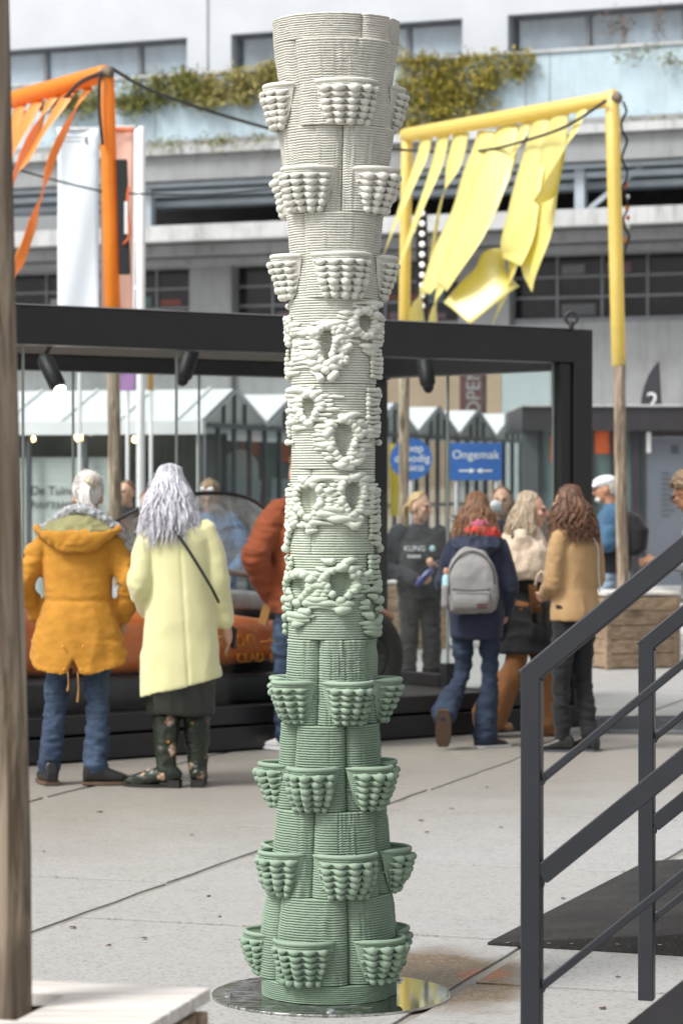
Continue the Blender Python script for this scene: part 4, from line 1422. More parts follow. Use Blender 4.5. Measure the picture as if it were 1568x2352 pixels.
M['gh_frame'] = mk('dark_greenhouse_frame', (0.06, 0.065, 0.07), 0.5, 0, 0.15, 6, 0.05)
def sheet(name, c, f):
    t = NT(name)
    t.set(Base_Color=c, Roughness=0.4)
    tr = t.node('ShaderNodeBsdfTranslucent')
    tr.inputs[0].default_value = (*c, 1)
    mx = t.node('ShaderNodeMixShader')
    mx.inputs[0].default_value = f
    t.l(t.b.outputs[0], mx.inputs[1]); t.l(tr.outputs[0], mx.inputs[2]); t.l(mx.outputs[0], t.out.inputs[0])
    return t.m
M['gh_roof'] = sheet('white_roof_sheet', (0.80, 0.82, 0.84), 0.35)
M['gh_gutter'] = mk('pale_gutter', (0.60, 0.62, 0.63), 0.5, 0, 0.06, 4, 0.05)
M['gh_gable'] = sheet('frosted_gable_sheet', (0.66, 0.70, 0.68), 0.45)
M['gh_glass'] = mk_glass('greenhouse_glass', (0.95, 0.97, 0.965), 0.8, 0.02, 1.35)
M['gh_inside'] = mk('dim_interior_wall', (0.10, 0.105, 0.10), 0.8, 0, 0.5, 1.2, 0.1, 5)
M['gh_panel'] = mk('pale_board_wall', (0.52, 0.53, 0.52), 0.7, 0, 0.10, 1.5, 0.25, 3, 0.05, stretch=(0.3, 0.3, 8))
M['bulb'] = mk_emit('warm_bulb', (1.0, 0.62, 0.25), 7.0)
gh = thing('greenhouse', 'row of white roofed gabled greenhouses with dark glazing bars behind the glass box', 'greenhouse', GHO)
NB = 7
for i in range(NB):
    b = i * GW
    for sg in (-1, 1):
        m = MB()
        e0, a0 = b + sg * GW / 2, b
        m.add([gp_(e0, -0.05, GZE), gp_(a0, -0.05, GZA), gp_(a0, GLEN, GZA), gp_(e0, GLEN, GZE)], [(0, 1, 2, 3)])
        m.build('roof', M['gh_roof'], gh, smooth=False, solid=0.03)
        m = MB(); m.bar(gp_(e0, -0.03, GZE + 0.01), gp_(a0, -0.03, GZA + 0.01), 0.035, 0.035); m.build('rafter', M['gh_frame'], gh, smooth=False)
    m = MB(); m.add([gp_(b - GW / 2 + .05, 0.02, GZE + .01), gp_(b + GW / 2 - .05, 0.02, GZE + .01), gp_(b, 0.02, GZA - .02)], [(0, 1, 2)]); m.build('gable', M['gh_gable'], gh, smooth=False, solid=0.02)
    for q in (-0.36, 0.0, 0.36):
        m = MB(); gbox(m, b + q - .02, b + q + .02, -0.03, 0.0, GZE, GZA - abs(q) * 0.37 - 0.03); m.build('gable_bar', M['gh_frame'], gh, smooth=False)
    for q in (-1.085, -0.54, 0.0, 0.54):
        m = MB(); gbox(m, b + q - .025, b + q + .025, -0.03, 0.02, 0.02, GZE); m.build('mullion', M['gh_frame'], gh, smooth=False)
        m = MB(); gbox(m, b + q + .03, b + q + .51, -0.004, 0.004, 0.10, GZE - .05); m.build('pane', M['gh_glass'], gh, smooth=False)
    m = MB(); gbox(m, b - GW / 2, b + GW / 2, -0.035, 0.025, GZE - 0.06, GZE); m.build('eave_bar', M['gh_frame'], gh, smooth=False)
    m = MB(); gbox(m, b - GW / 2, b + GW / 2, -0.03, 0.02, 1.35, 1.40); m.build('transom', M['gh_frame'], gh, smooth=False)
m = MB(); gbox(m, -GW / 2 - 0.09, -GW / 2 + 0.02, -0.05, GLEN, GZE - 0.14, GZE + 0.01); m.build('gutter', M['gh_gutter'], gh, smooth=False)
for q in np.arange(0.0, GLEN + .1, 0.72):
    m = MB(); gbox(m, -GW / 2 - .02, -GW / 2 + .03, q - .028, q + .028, 0.02, GZE - .14); m.build('mullion', M['gh_frame'], gh, smooth=False)
    if q < GLEN - 0.3:
        m = MB(); gbox(m, -GW / 2 - .004, -GW / 2 + .004, q + .03, q + .69, 0.10, GZE - .15); m.build('pane', M['gh_glass'], gh, smooth=False)
        m = MB(); m.bar(gp_(-GW / 2, q + .3, GZE + .03), gp_(0, q + .3, GZA + .03), 0.03, 0.02); m.build('roof_bar', M['gh_gutter'], gh, smooth=False)
m = MB(); gbox(m, -GW / 2 + .16, -GW / 2 + .20, 1.15, GLEN - .3, 0.05, 2.0); m.build('board_wall', M['gh_panel'], gh, smooth=False)
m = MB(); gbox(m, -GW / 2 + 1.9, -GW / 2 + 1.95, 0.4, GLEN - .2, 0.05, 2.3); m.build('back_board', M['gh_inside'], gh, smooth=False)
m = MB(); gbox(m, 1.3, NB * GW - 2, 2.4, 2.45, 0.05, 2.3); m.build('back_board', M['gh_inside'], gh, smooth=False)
m = MB(); gbox(m, -GW / 2 - .01, -GW / 2 + .06, -.03, .05, 0, GZE); m.build('corner_post', M['gh_gutter'], gh, smooth=False)
# words printed on the board wall, too faint to read further
def gtext(body, x, y, size):
    n0 = -GW / 2 + .155
    k = (x - 784) / FOC
    b0 = GHO + GB * n0
    l = (k * b0[1] - b0[0]) / (GL[0] - k * GL[1])
    d = (b0 + GL * l)[1]
    text('lettering', body, size, P(x, y, d), -GL, (0, 0, 1), M['dark_print'], gh)
gtext('De Tuinen', 128, 1128, 0.15)
gtext('Duurzaamheid', 138, 1158, 0.15)
for (x, y, r) in ((76, 1008, .030), (182, 1003, .055), (196, 992, .035), (208, 993, .03), (310, 1009, .035)):
    c = P(x, y, 34.6)
    t = thing('pendant_bulb', 'warm glowing bulb hanging in the greenhouse, %s' % {76: 'at the far left', 182: 'the biggest of its cluster', 196: 'smaller one above the big bulb', 208: 'right of the bulb cluster', 310: 'beside the white flagpole'}[x], 'light bulb', c, 'bulbs in the greenhouse')
    m = MB(); m.ell(c, (r, r, r * 1.1)); m.build('globe', M['bulb'], t)
    m = MB(); m.tube([c + np.array((0, 0, r)), np.array((c[0], c[1], 2.5))], 0.008, 6); m.build('flex', M['black'], t)
# things leaning inside the gable row: pale boards, a round white arch
M['pale_board'] = mk('pale_blue_board', (0.50, 0.55, 0.60), 0.5, 0, 0.05, 2, 0)
M['chalk'] = mk('chalk_white', (0.62, 0.63, 0.62), 0.6, 0, 0.05, 3, 0)
for (x0, x1, y0, y1, lean, d) in ((512, 590, 1100, 1330, 0.12, 35.6), (616, 660, 1100, 1330, 0.12, 37.4)):
    c = P((x0 + x1) / 2, 1105, d); w = (x1 - x0) / FOC * d
    zt_ = CAM_H + (1105 - y0) / FOC * d
    m = MB(); m.bar((c[0] - 0.12, d + .1, 0.02), (c[0] + 0.05, d + 0.35, zt_), w, 0.03, (0, 1, 0))
    o = m.build('display_board', M['pale_board'], None, at=(c[0], d, 0), smooth=False)
    tag(o, 'pale blue board leaning in the greenhouse, %s' % ('left one beside the windscreen' if x0 == 512 else 'right one nearest the column'), 'board', 'boards leaning in the greenhouse')
c = P(548, 1060, 36.4); r = 0.24
m = MB(); a = np.linspace(0, math.pi, 20)
poly = [(r * math.cos(q), 0.9 + r * math.sin(q)) for q in a] + [(-r, 0), (r, 0)]
m.prism(poly, (1, 0, 0), (0, 0, 1), (0, 1, 0), (c[0], c[1] + .3, 0.98), 0.06)
tag(m.build('arched_panel', M['chalk'], None, at=(c[0], c[1], 0), smooth=False), 'white arch topped panel standing in the greenhouse', 'panel')
# yellow notice boards behind the security guard
M['notice'] = mk('yellow_notice', (0.55, 0.44, 0.03), 0.5, 0, 0.06, 4, 0)
for (x0, x1) in ((868, 891), (896, 916)):
    c0, c1 = P(x0, 1020, 39.0), P(x1, 1185, 39.0)
    m = MB(); m.box(((c0[0] + c1[0]) / 2, 39.0, (c0[2] + c1[2]) / 2), (c1[0] - c0[0], 0.03, c0[2] - c1[2])); nb = m.build('board', M['notice'], thing('notice_board', 'yellow notice board, %s, between column and pole' % ('left of the pair' if x0 == 868 else 'right of the pair'), 'notice board', (c0[0], 39.0, c1[2]), 'yellow notice boards'), smooth=False)
    m = MB(); m.box(((c0[0] + c1[0]) / 2, 39.02, c1[2] / 2), (0.05, 0.03, c1[2])); m.build('stand', M['dark_frame'], nb.parent, smooth=False)
    for q in range(3):
        m = MB(); z = c0[2] - 0.12 - q * 0.1; m.box(((c0[0] + c1[0]) / 2, 38.98, z), ((c1[0] - c0[0]) * .7, 0.01, 0.035)); m.build('printed_line', M['dark_print'], nb, smooth=False)

# ---- blue signs
M['sign_blue'] = mk('sign_blue', (0.035, 0.13, 0.42), 0.4, 0, 0.08, 3, 0)
SD = 30.4
sg = thing('round_sign', 'round blue sign with white words half hidden by the pole', 'sign', (P(944, 1054, SD)[0], SD, 0))
c = P(944, 1054, SD); r = 48 / FOC * SD
m = MB(); a = np.linspace(0, 2 * math.pi, 48, endpoint=False); m.prism([(r * math.cos(q), r * math.sin(q)) for q in a], (1, 0, 0), (0, 0, 1), (0, 1, 0), c, 0.02); m.build('disc', M['sign_blue'], sg, smooth=False)
for body, y in (('Loop', 1030), ('onnodig', 1053), ('risico', 1074)):
    text('lettering', body, 0.115, P(946, y, SD) + np.array((0, -.004, 0)), (1, 0, 0), (0, 0, 1), M['white_print'], sg)
m = MB(); m.tube([(c[0], SD + .05, 0), (c[0], SD + .05, c[2] + r * .5)], 0.03, 10); m.build('post', M['chrome'], sg)
sg = thing('blue_sign', 'rectangular blue sign reading Ongemak with two arrows', 'sign', (P(1093, 1060, SD)[0], SD, 0))
c0, c1 = P(1033, 1017, SD), P(1153, 1103, SD)
m = MB(); m.box(((c0[0] + c1[0]) / 2, SD + .012, (c0[2] + c1[2]) / 2), (c1[0] - c0[0], 0.02, c0[2] - c1[2])); m.build('panel', M['sign_blue'], sg, smooth=False, bevel=0.004)
text('lettering', 'Ongemak', 0.128, P(1092, 1045, SD) + np.array((0, -.004, 0)), (1, 0, 0), (0, 0, 1), M['white_print'], sg)
for s, x in ((1, 1072), (-1, 1112)):
    c = P(x, 1081, SD) + np.array((0, -.004, 0))
    m = MB(); m.prism([(-.085 * s, -.008), (.03 * s, -.008), (.03 * s, -.03), (.085 * s, 0), (.03 * s, .03), (.03 * s, .008), (-.085 * s, .008)][::s], (1, 0, 0), (0, 0, 1), (0, 1, 0), c, 0.004); m.build('arrow', M['white_print'], sg, smooth=False)
for x in (1048, 1140):
    c = P(x, 1060, SD); m = MB(); m.tube([(c[0], SD + .05, 0), (c[0], SD + .05, c[2] + .1)], 0.025, 10); m.build('post', M['chrome'], sg)

# ---- dark shop box on the right with fascia, glazing and posters
SHD = 41.0
shop = thing('shop_kiosk', 'dark framed glass shop box at the right, grey door and fascia', 'kiosk', (2.55, SHD, 0))
M['shop_dark'] = mk('dark_kiosk_metal', (0.030, 0.028, 0.032), 0.45, 0, 0.12, 4, 0.05)
M['shop_grey'] = mk('slate_grey_panel', (0.075, 0.085, 0.095), 0.5, 0, 0.1, 3, 0.05)
M['door_grey'] = mk('blue_grey_door', (0.115, 0.13, 0.155), 0.4, 0, 0.08, 2, 0.03)
M['shop_glass'] = pane_mat('shop_window', (0.11, 0.155, 0.155), 0.1, 0.5)
M['poster_red'] = mk('orange_red_poster', (0.62, 0.12, 0.03), 0.5, 0, 0.2, 3, 0)
X = lambda x, d=SHD: (x - 784) / FOC * d
Z = lambda y, d=SHD: CAM_H + (1105 - y) / FOC * d
def sbox(nm, x0, x1, y0, y1, d0, d1, mat, par=None):
    m = MB(); m.box(((X(x0) + X(x1)) / 2, (d0 + d1) / 2, (Z(y0) + Z(y1)) / 2), (X(x1) - X(x0), d1 - d0, Z(y0) - Z(y1)))
    return m.build(nm, mat, par or shop, smooth=False)
sbox('fascia', 1195, 1900, 936, 988, SHD - .3, SHD + 4, M['shop_dark'])
sbox('roof_edge', 1195, 1900, 930, 935, SHD - .34, SHD + 4, M['conc_light'])
sbox('grey_panel', 1196, 1235, 989, 1375, SHD - .1, SHD + .1, M['shop_grey'])
for (a, b) in ((1236, 1245), (1352, 1362), (1400, 1406), (1447, 1465), (1472, 1480), (1700, 1710)):
    sbox('post', a, b, 989, 1372, SHD - .12, SHD, M['shop_dark'])
for (a, b) in ((1245, 1352), (1362, 1400), (1406, 1447), (1465, 1472)):
    sbox('shop_window', a, b, 989, 1345, SHD - .06, SHD - .04, M['shop_glass'])
sbox('door', 1480, 1580, 1005, 1345, SHD - .10, SHD - .05, M['door_grey'])
sbox('door_head', 1480, 1700, 989, 1004, SHD - .11, SHD - .02, M['shop_dark'])
sbox('shop_window', 1580, 1700, 1005, 1345, SHD - .06, SHD - .04, M['shop_glass'])
sbox('threshold', 1362, 1900, 1346, 1354, SHD - .4, SHD, M['conc_light'])
sbox('poster', 1364, 1398, 972 + 18, 1042, SHD - .075, SHD - .065, M['poster_red'])
sbox('poster', 1407, 1420, 992, 1045, SHD - .075, SHD - .065, M['poster_red'])
sbox('poster', 1262, 1300, 1000, 1060, SHD - .075, SHD - .065, M['poster_red'])
sbox('white_notice', 1482, 1492, 992, 1040, SHD - .125, SHD - .115, M['white_print'])
for i in range(9):
    sbox('printed_line', 1516, 1516 + random.uniform(18, 34), 1085 + i * 12, 1090 + i * 12, SHD - .106, SHD - .101, M['shop_grey'])
sbox('round_logo', 1538, 1556, 1022, 1042, SHD - .106, SHD - .101, M['dark_frame'])
# feather flag behind the kiosk
ff = thing('feather_flag', 'dark curved feather flag standing behind the shop fascia', 'flag', (X(1500, 44), 44.0, 0))
M['flag_dark'] = mk('dark_flag_cloth', (0.035, 0.033, 0.040), 0.7, 0, 0.1, 3, 0.1)
fx = lambda x: (x - 784) / FOC * 44
fz = lambda y: CAM_H + (1105 - y) / FOC * 44
poly = [(1510, 832), (1500, 842), (1488, 862), (1478, 888), (1472, 915), (1470, 960), (1520, 960), (1514, 900), (1512, 860)]
m = MB(); m.prism([(fx(x), fz(y)) for x, y in poly], (1, 0, 0), (0, 0, 1), (0, 1, 0), (0, 44.0, 0), 0.02); m.build('cloth', M['flag_dark'], ff, smooth=False)
m = MB(); m.tube([(fx(1521), 44.03, 0), (fx(1516), 44.03, fz(920)), (fx(1511), 44.03, fz(832))], 0.02, 8); m.build('flag_pole', M['black'], ff)
text('lettering', '2', 0.36, (fx(1497), 43.99, fz(922)), (1, 0, 0), (0, 0, 1), M['white_print'], ff)
# maroon upright sign and pastel shapes painted on the far wall
od = 50.0
op = thing('upright_sign', 'maroon upright banner with white letters behind the gables', 'sign', (X(1088, od), od, 0))
M['maroon'] = mk('maroon_banner', (0.10, 0.045, 0.04), 0.7, 0, 0.15, 3, 0.05)
m = MB(); m.box((X(1083, od), od, (Z(860, od) + Z(960, od)) / 2), (X(1112, od) - X(1056, od), 0.05, Z(860, od) - Z(960, od))); m.build('banner', M['maroon'], op, smooth=False)
text('lettering', 'OPEN', 0.34, (X(1088, od), od - .03, Z(898, od)), (0, 0, 1), (-1, 0, 0), M['grey_print'], op)
m = MB(); m.tube([(X(1112, od), od + .05, 0), (X(1112, od), od + .05, Z(858, od))], 0.04, 8); m.build('pole', M['dark_frame'], op)
M['mural'] = mk('pastel_mural', (0.40, 0.30, 0.21), 0.8, 0, 0.25, 0.8, 0.05)
M['mural2'] = mk('pale_blue_mural', (0.38, 0.45, 0.46), 0.8, 0, 0.1, 0.8, 0.05)
mu = thing('mural_wall', 'painted pastel wall panel seen above the far gables', 'wall', (X(1100, 54), 54.0, 0))
for (x0, x1, y0, y1, mm) in ((860, 1056, 850, 960, 'mural'), (1113, 1150, 850, 975, 'mural'), (1151, 1200, 850, 975, 'mural2'), (1200, 1262, 850, 935, 'mural2')):
    m = MB(); m.box(((X(x0, 54) + X(x1, 54)) / 2, 54.0, Z(y0, 54) / 2), (X(x1, 54) - X(x0, 54), 0.2, Z(y0, 54))); m.build('wall_panel', M[mm], mu, smooth=False)
# ================================================================ ribbon frames on wooden poles, planters, banners, cables
def cloth_mat(name, c, pale, shine=0.3):
    t = NT(name)
    t.set(Roughness=0.42, Sheen_Weight=0.25)
    t.b.inputs['Sheen Tint'].default_value = (*pale, 1)
    t.color(t.ramp(t.noise(1.5, 2), [(0.3, tuple(x * 0.93 for x in c)), (0.7, c)]))
    tr = t.node('ShaderNodeBsdfTranslucent')
    tr.inputs[0].default_value = (*c, 1)
    mx = t.node('ShaderNodeMixShader')
    mx.inputs[0].default_value = 0.45
    t.l(t.b.outputs[0], mx.inputs[1])
    t.l(tr.outputs[0], mx.inputs[2])
    gl = t.node('ShaderNodeBsdfGlossy')                  # satin shine
    gl.inputs['Roughness'].default_value = 0.55
    gl.inputs[0].default_value = (*(0.5 + 0.5 * x for x in pale), 1)
    m2 = t.node('ShaderNodeMixShader')
    m2.inputs[0].default_value = shine
    t.l(mx.outputs[0], m2.inputs[1])
    t.l(gl.outputs[0], m2.inputs[2])
    t.l(m2.outputs[0], t.out.inputs[0])
    t.bump(t.math('ADD', t.noise(5, 3), t.math('MULTIPLY', t.noise(30, 4, 0.6, t.coord((1, 1, 0.35)), 0.8), 0.35)), 0.35, 0.03)
    return t.m


M['yellow'] = cloth_mat('yellow_satin', (0.88, 0.80, 0.18), (1.0, 0.98, 0.88), 0.16)
M['yellow_wrap'] = cloth_mat('yellow_pole_wrap', (0.90, 0.72, 0.13), (1.0, 0.9, 0.6), 0.12)
M['orange'] = cloth_mat('orange_satin', (0.95, 0.36, 0.012), (1.0, 0.75, 0.3), 0.12)
M['orange_wrap'] = cloth_mat('orange_pole_wrap', (0.95, 0.34, 0.010), (1.0, 0.6, 0.2), 0.04)


def pole(mb, x0, y0, x1, y1, d, r, zend=None):
    a, b = P(x0, y0, d), P(x1, y1, d)
    if zend is not None:
        b = a + (b - a) * ((zend - a[2]) / (b[2] - a[2]))
    mb.tube([a, a + (b - a) * .33, a + (b - a) * .66, b], r, 18)
    return a, b


def ribbon(name, mat, parent, path, width, axis, twist=None, ndiv=6):
    """path: (x, y, d) picture points; width: metres along the path; axis: beam direction; twist: degrees about the path"""
    pts = np.array([P(*p) for p in path])
    w = np.asarray(width, float)
    tw = np.asarray(twist if twist is not None else [0] * len(path), float)
    q = catmull(np.column_stack([pts, w, tw]), 7)
    pts, w, tw = q[:, :3], np.maximum(q[:, 3], 0.004), np.radians(q[:, 4])
    tg = np.gradient(pts, axis=0)
    tg /= np.linalg.norm(tg, axis=1)[:, None]
    V = []
    for i, (p, ww, t, tt) in enumerate(zip(pts, w, tg, tw)):
        a = axis - t * np.dot(axis, t)
        a /= np.linalg.norm(a)
        b = np.cross(t, a)
        e = a * math.cos(tt) + b * math.sin(tt)
        n = np.cross(t, e)
        row = []
        for s in np.linspace(-0.5, 0.5, ndiv + 1):
            row.append(p + e * (ww * s) + n * (0.07 * ww * math.cos(s * 3.1 + i * 0.11) + 0.018 * ww * math.sin(i * 0.5 + s * 5)))
        V.append(row)
    m = MB()
    m.grid(V)
    return m.build(name, mat, parent, solid=0.0015)


# ---- yellow frame on the right
YR, YL = 26.6, 29.6
yf = thing('ribbon_frame', 'yellow wrapped pole frame with pale yellow ribbons blowing to the left', 'frame', P(1427, 1360, YR) * np.array((1, 1, 0)))
m = MB(); pole(m, 1404, 218, 1420, 836, YR, 0.066); m.build('pole_wrap', M['yellow_wrap'], yf)
m = MB(); pole(m, 1421, 830, 1430, 1345, YR, 0.056, 0.30); m.build('pole', M['pole_wood'], yf)
m = MB(); pole(m, 934, 318, 928, 742, YL, 0.060); m.build('pole_wrap', M['yellow_wrap'], yf)
m = MB(); pole(m, 928, 738, 927, 1330, YL, 0.055, 0.30); m.build('pole', M['pole_wood'], yf)
b0, b1 = P(930, 311, YL), P(1400, 228, YR + .05)
BA = (b1 - b0) / np.linalg.norm(b1 - b0)
m = MB(); m.tube([b0, b0 + (b1 - b0) * .3, b0 + (b1 - b0) * .6, b1], [.072, .074, .074, .072], 18); m.build('cross_beam', M['yellow_wrap'], yf)
m = MB(); m.tube([b1 + BA * 0.02, b1 + BA * 0.10], 0.062, 18); m.build('beam_end', M['pole_wood'], yf)


def yd(x):
    f = (x - 930) / (1400 - 930)
    return YL + (YR - YL) * f


def C5(cx, cy):
    return 890 + .3662 * cx, 287 + .3662 * cy


def rib(path, width, twist=None, mat='yellow', name='ribbon', dd=None):
    top = yd(C5(*path[0])[0])
    pts = []
    for i, (cx, cy) in enumerate(path):
        x, y = C5(cx, cy)
        pts.append((x, y, top - (0.0 if dd is None else dd[i])))
    return ribbon(name, M[mat], yf, pts, [w * (1.38 if width[0] < .18 else 1.62) for w in width], BA, twist)


rib([(245, 70), (205, 230), (120, 430), (55, 600), (-30, 820)], [.17, .15, .13, .10, .08], [0, 5, 10, 20, 30])
rib([(352, 60), (300, 280), (195, 545), (90, 830), (-10, 1090)], [.17, .15, .12, .11, .09], [0, 5, 15, 25, 30])
rib([(462, 50), (405, 280), (335, 480), (302, 650), (270, 860), (240, 1000)], [.19, .17, .07, .05, .05, .03], [0, 10, 50, 65, 60, 60])
rib([(620, 40), (560, 260), (470, 540), (350, 830), (230, 1050)], [.20, .24, .27, .27, .22], [0, 4, 8, 4, 10])
rib([(755, 10), (680, 260), (580, 520), (450, 800), (335, 1020)], [.24, .31, .34, .31, .22], [0, -3, 4, 8, 10], dd=[0, .06, .10, .1, .06])
rib([(235, 1030), (190, 1130), (178, 1250)], [.24, .18, .12], [10, 60, 95])
rib([(335, 1000), (300, 1130), (280, 1260)], [.22, .18, .15], [10, 45, 65])
rib([(872, -20), (815, 120), (745, 260)], [.12, .10, .04], [0, 10, 30], dd=[0, .02, .03])
rib([(965, -60), (905, 250), (850, 520), (800, 760), (770, 860)], [.20, .24, .28, .29, .27], [0, 4, 2, 4, 8], dd=[0, .06, .10, .1, .08])
rib([(765, 845), (690, 930), (570, 1050), (430, 1180)], [.28, .30, .30, .29], [15, 140, 158, 165], dd=[.1, .16, .18, .2])
rib([(785, 860), (765, 990), (715, 1110), (645, 1270)], [.15, .15, .09, .015], [0, 40, 60, 50], dd=[.1, .1, .08, .05])
rib([(1080, -100), (1025, 200), (975, 480), (920, 720), (890, 900), (903, 1045)], [.19, .24, .28, .28, .18, .025], [0, 2, 10, 2, 2, 10])
rib([(1130, 90), (1085, 220), (1020, 390), (930, 490)], [.05, .13, .19, .10], [20, 50, 70, 60], dd=[.05, .10, .14, .12])
rib([(1235, -130), (1160, 50), (1085, 180)], [.12, .10, .03], [0, 15, 40], dd=[0, .03, .05])
# small dots of light on a black bar behind the left yellow pole, and a string of bulbs on the right one
M['dot'] = mk_emit('led_dot', (1.0, 0.97, 0.92), 0.22)
lb = thing('light_bar', 'black bar with a row of round white lamps beside the left yellow pole', 'light bar', P(967, 725, 30.2))
m = MB(); c0, c1 = P(967, 483, 30.2), P(970, 732, 30.2); m.bar(c0, c1, 0.12, 0.05, (0, 1, 0)); m.build('bar', M['black'], lb, smooth=False)
for i in range(10):
    c = P(969, 490 + i * 23.6, 30.15); m = MB(); m.ell(c, (.030, .02, .030), None, 12, 8); m.build('lamp', M['dot'], lb)
m = MB(); m.bar(P(955, 610, 30.25), P(930, 610, 29.7), .02, .02); m.build('bracket', M['black'], lb, smooth=False)
st = thing('bulb_string', 'tangled black cord with small coloured bulbs on the right yellow pole', 'light string', P(1436, 740, YR))
rs = random.Random(3)
pth = [P(1430 + 7 * math.sin(i * 1.9) + 0.5 * i, 235 + i * 22, YR + .08 + .04 * math.cos(i * 1.7)) for i in range(17)]
m = MB(); m.tube(pth, 0.012, 6, 3); m.build('cord', M['black'], st)
for i, y in enumerate((425, 452, 478, 500, 520, 552)):
    m = MB(); c = P(1437 + rs.uniform(-3, 9), y, YR + .1); m.ell(c, (.018, .018, .026), None, 10, 6)
    m.build('bulb', [M['poster_red'], M['white_paint'], M['gold_print']][i % 3], st)

# ---- orange frame on the left
OR_, OL = 25.0, 27.6
of = thing('ribbon_frame', 'orange wrapped pole frame with orange ribbons at the left edge', 'frame', P(262, 1200, OR_) * np.array((1, 1, 0)))
m = MB(); pole(m, 245, 168, 259, 712, OR_, 0.068); m.build('pole_wrap', M['orange_wrap'], of)
m = MB(); pole(m, 259, 706, 265, 1200, OR_, 0.056, 0.0); m.build('pole', M['pole_wood'], of)
o1 = P(240, 170, OR_ + .02); o0 = P(-90, 262, OL)
OA = (o1 - o0) / np.linalg.norm(o1 - o0)
m = MB(); m.tube([o0, (o0 + o1) / 2, o1], .078, 18); m.build('cross_beam', M['orange_wrap'], of)
m = MB(); m.tube([o1 + OA * .01, o1 + OA * .075], .060, 18); m.build('beam_end', M['pole_wood'], of)


def orib(path, width, twist):
    return ribbon('ribbon', M['orange'], of, [(x, y, OR_ + .1 + (240 - min(x0, 240)) / 330 * 2.4) for (x, y), x0 in zip(path, [path[0][0]] * len(path))], width, OA, twist)


orib([(205, 200), (165, 270), (122, 360), (95, 450), (60, 560), (25, 640)], [.26, .16, .09, .20, .10, .30], [0, 40, 80, 30, 80, 20])
orib([(165, 205), (110, 290), (60, 370), (10, 440), (-30, 520)], [.36, .40, .40, .34, .30], [0, 20, 20, 40, 30])
orib([(125, 215), (85, 300), (30, 400), (-20, 470)], [.36, .36, .34, .30], [0, 40, 30, 20])
orib([(90, 228), (50, 300), (10, 380), (-40, 460)], [.30, .34, .34, .30], [0, 10, 20, 20])
orib([(50, 238), (20, 310), (-20, 390)], [.30, .34, .34], [0, 10, 20])
sb = thing('speaker_bar', 'tall black box clamped to the orange pole', 'speaker', P(283, 628, OR_ - .05))
m = MB(); c0, c1 = P(280, 367, OR_), P(287, 630, OR_); m.bar(c0, c1, .095, .10, (0, 1, 0)); m.build('case', M['black'], sb, smooth=False, bevel=0.01)
m = MB(); m.box(P(290, 500, OR_ - .07), (.03, .02, .28)); m.build('label_plate', M['white_print'], sb, smooth=False)
m = MB(); m.tube([P(285, 560, OR_ - .06), P(297, 540, OR_ - .08), P(293, 470, OR_ - .06), P(296, 430, OR_ - .04)], .012, 6, 3); m.build('cable', M['poster_red'], sb)
m = MB(); m.bar(P(270, 420, OR_ - .0), P(283, 420, OR_ - .0), .04, .04); m.build('clamp', M['black'], sb, smooth=False)

# ---- wooden planter crates at the foot of the poles
def crate(name, label, c, ang, w, h, top_mat, side_mat, hole=None, group='wooden planter crates'):
    ca, sa = math.cos(ang), math.sin(ang)
    R = np.array(((ca, -sa, 0), (sa, ca, 0), (0, 0, 1)))
    t = thing(name, label, 'planter', (c[0], c[1], 0), group)
    c = np.array((c[0], c[1], 0.0))
    n = 5
    ph = (h - 0.05) / n
    for k in range(4):
        a = k * math.pi / 2
        Q = R @ np.array(((math.cos(a), -math.sin(a), 0), (math.sin(a), math.cos(a), 0), (0, 0, 1)))
        for i in range(n):
            m = MB(); m.box(c + Q @ np.array((0, -w / 2, 0.012 + ph * (i + .5))), (w - 0.06, 0.024 + 0.003 * (i % 2), ph - 0.008), Q); m.build('plank', side_mat, t, smooth=False, bevel=0.003)
        m = MB(); m.box(c + Q @ np.array((w / 2 - 0.012, -w / 2 + 0.004, h / 2 - .02)), (0.055, 0.05, h - .05), Q); m.build('corner_batten', side_mat, t, smooth=False, bevel=0.003)
    nt = 6
    for i in range(nt):
        y = -w / 2 + w * (i + .5) / nt
        segs = [(-w / 2 - .025, w / 2 + .025)]
        if hole is not None and abs(y - hole[1]) < hole[2]:
            segs = [(-w / 2 - .025, hole[0] - hole[2]), (hole[0] + hole[2], w / 2 + .025)]
        for (x0, x1) in segs:
            m = MB(); m.box(c + R @ np.array(((x0 + x1) / 2, y * 1.05, h - .012)), (x1 - x0, w / nt * 1.05 - .006, .028), R); m.build('top_plank', top_mat, t, smooth=False, bevel=0.003)
    m = MB(); m.box(c + np.array((0, 0, h - .10)), (w - .08, w - .08, .02), R); m.build('soil_board', M['conc_dark'], t, smooth=False)
    return t


wl = P(1428, 1345, YR)
crate('planter_crate', 'brown plank planter crate holding the right yellow pole', (wl[0] + .03, YR + .03), math.radians(22), 0.72, 0.70, M['pale_wood'], M['plank_wood'])
wl = P(927, 1345, YL)
crate('planter_crate', 'brown plank planter crate behind the security guard', (wl[0] - .02, YL + .03), math.radians(14), 0.72, 0.70, M['pale_wood'], M['plank_wood'])
# the near one, lower left, cut by the picture edge
NX, NY = -0.776, 5.455
near = crate('planter_crate', 'bleached pale planter crate in the blurred foreground at lower left', (NX, NY), math.radians(-14), 0.80, 0.70, M['pale_wood'], M['plank_wood'], hole=(0.085, 0.129, 0.082))
npost = thing('wooden_pole', 'round weathered wooden pole rising from the near planter at the left edge', 'pole', (-0.662, 5.56, 0.30))
m = MB(); m.tube([(-0.661, 5.56, 0.30), (-0.664, 5.56, 1.0), (-0.690, 5.56, 2.0), (-0.722, 5.57, 3.6)], [.063, .063, .062, .060], 28); m.build('shaft', M['pole_wood'], npost)

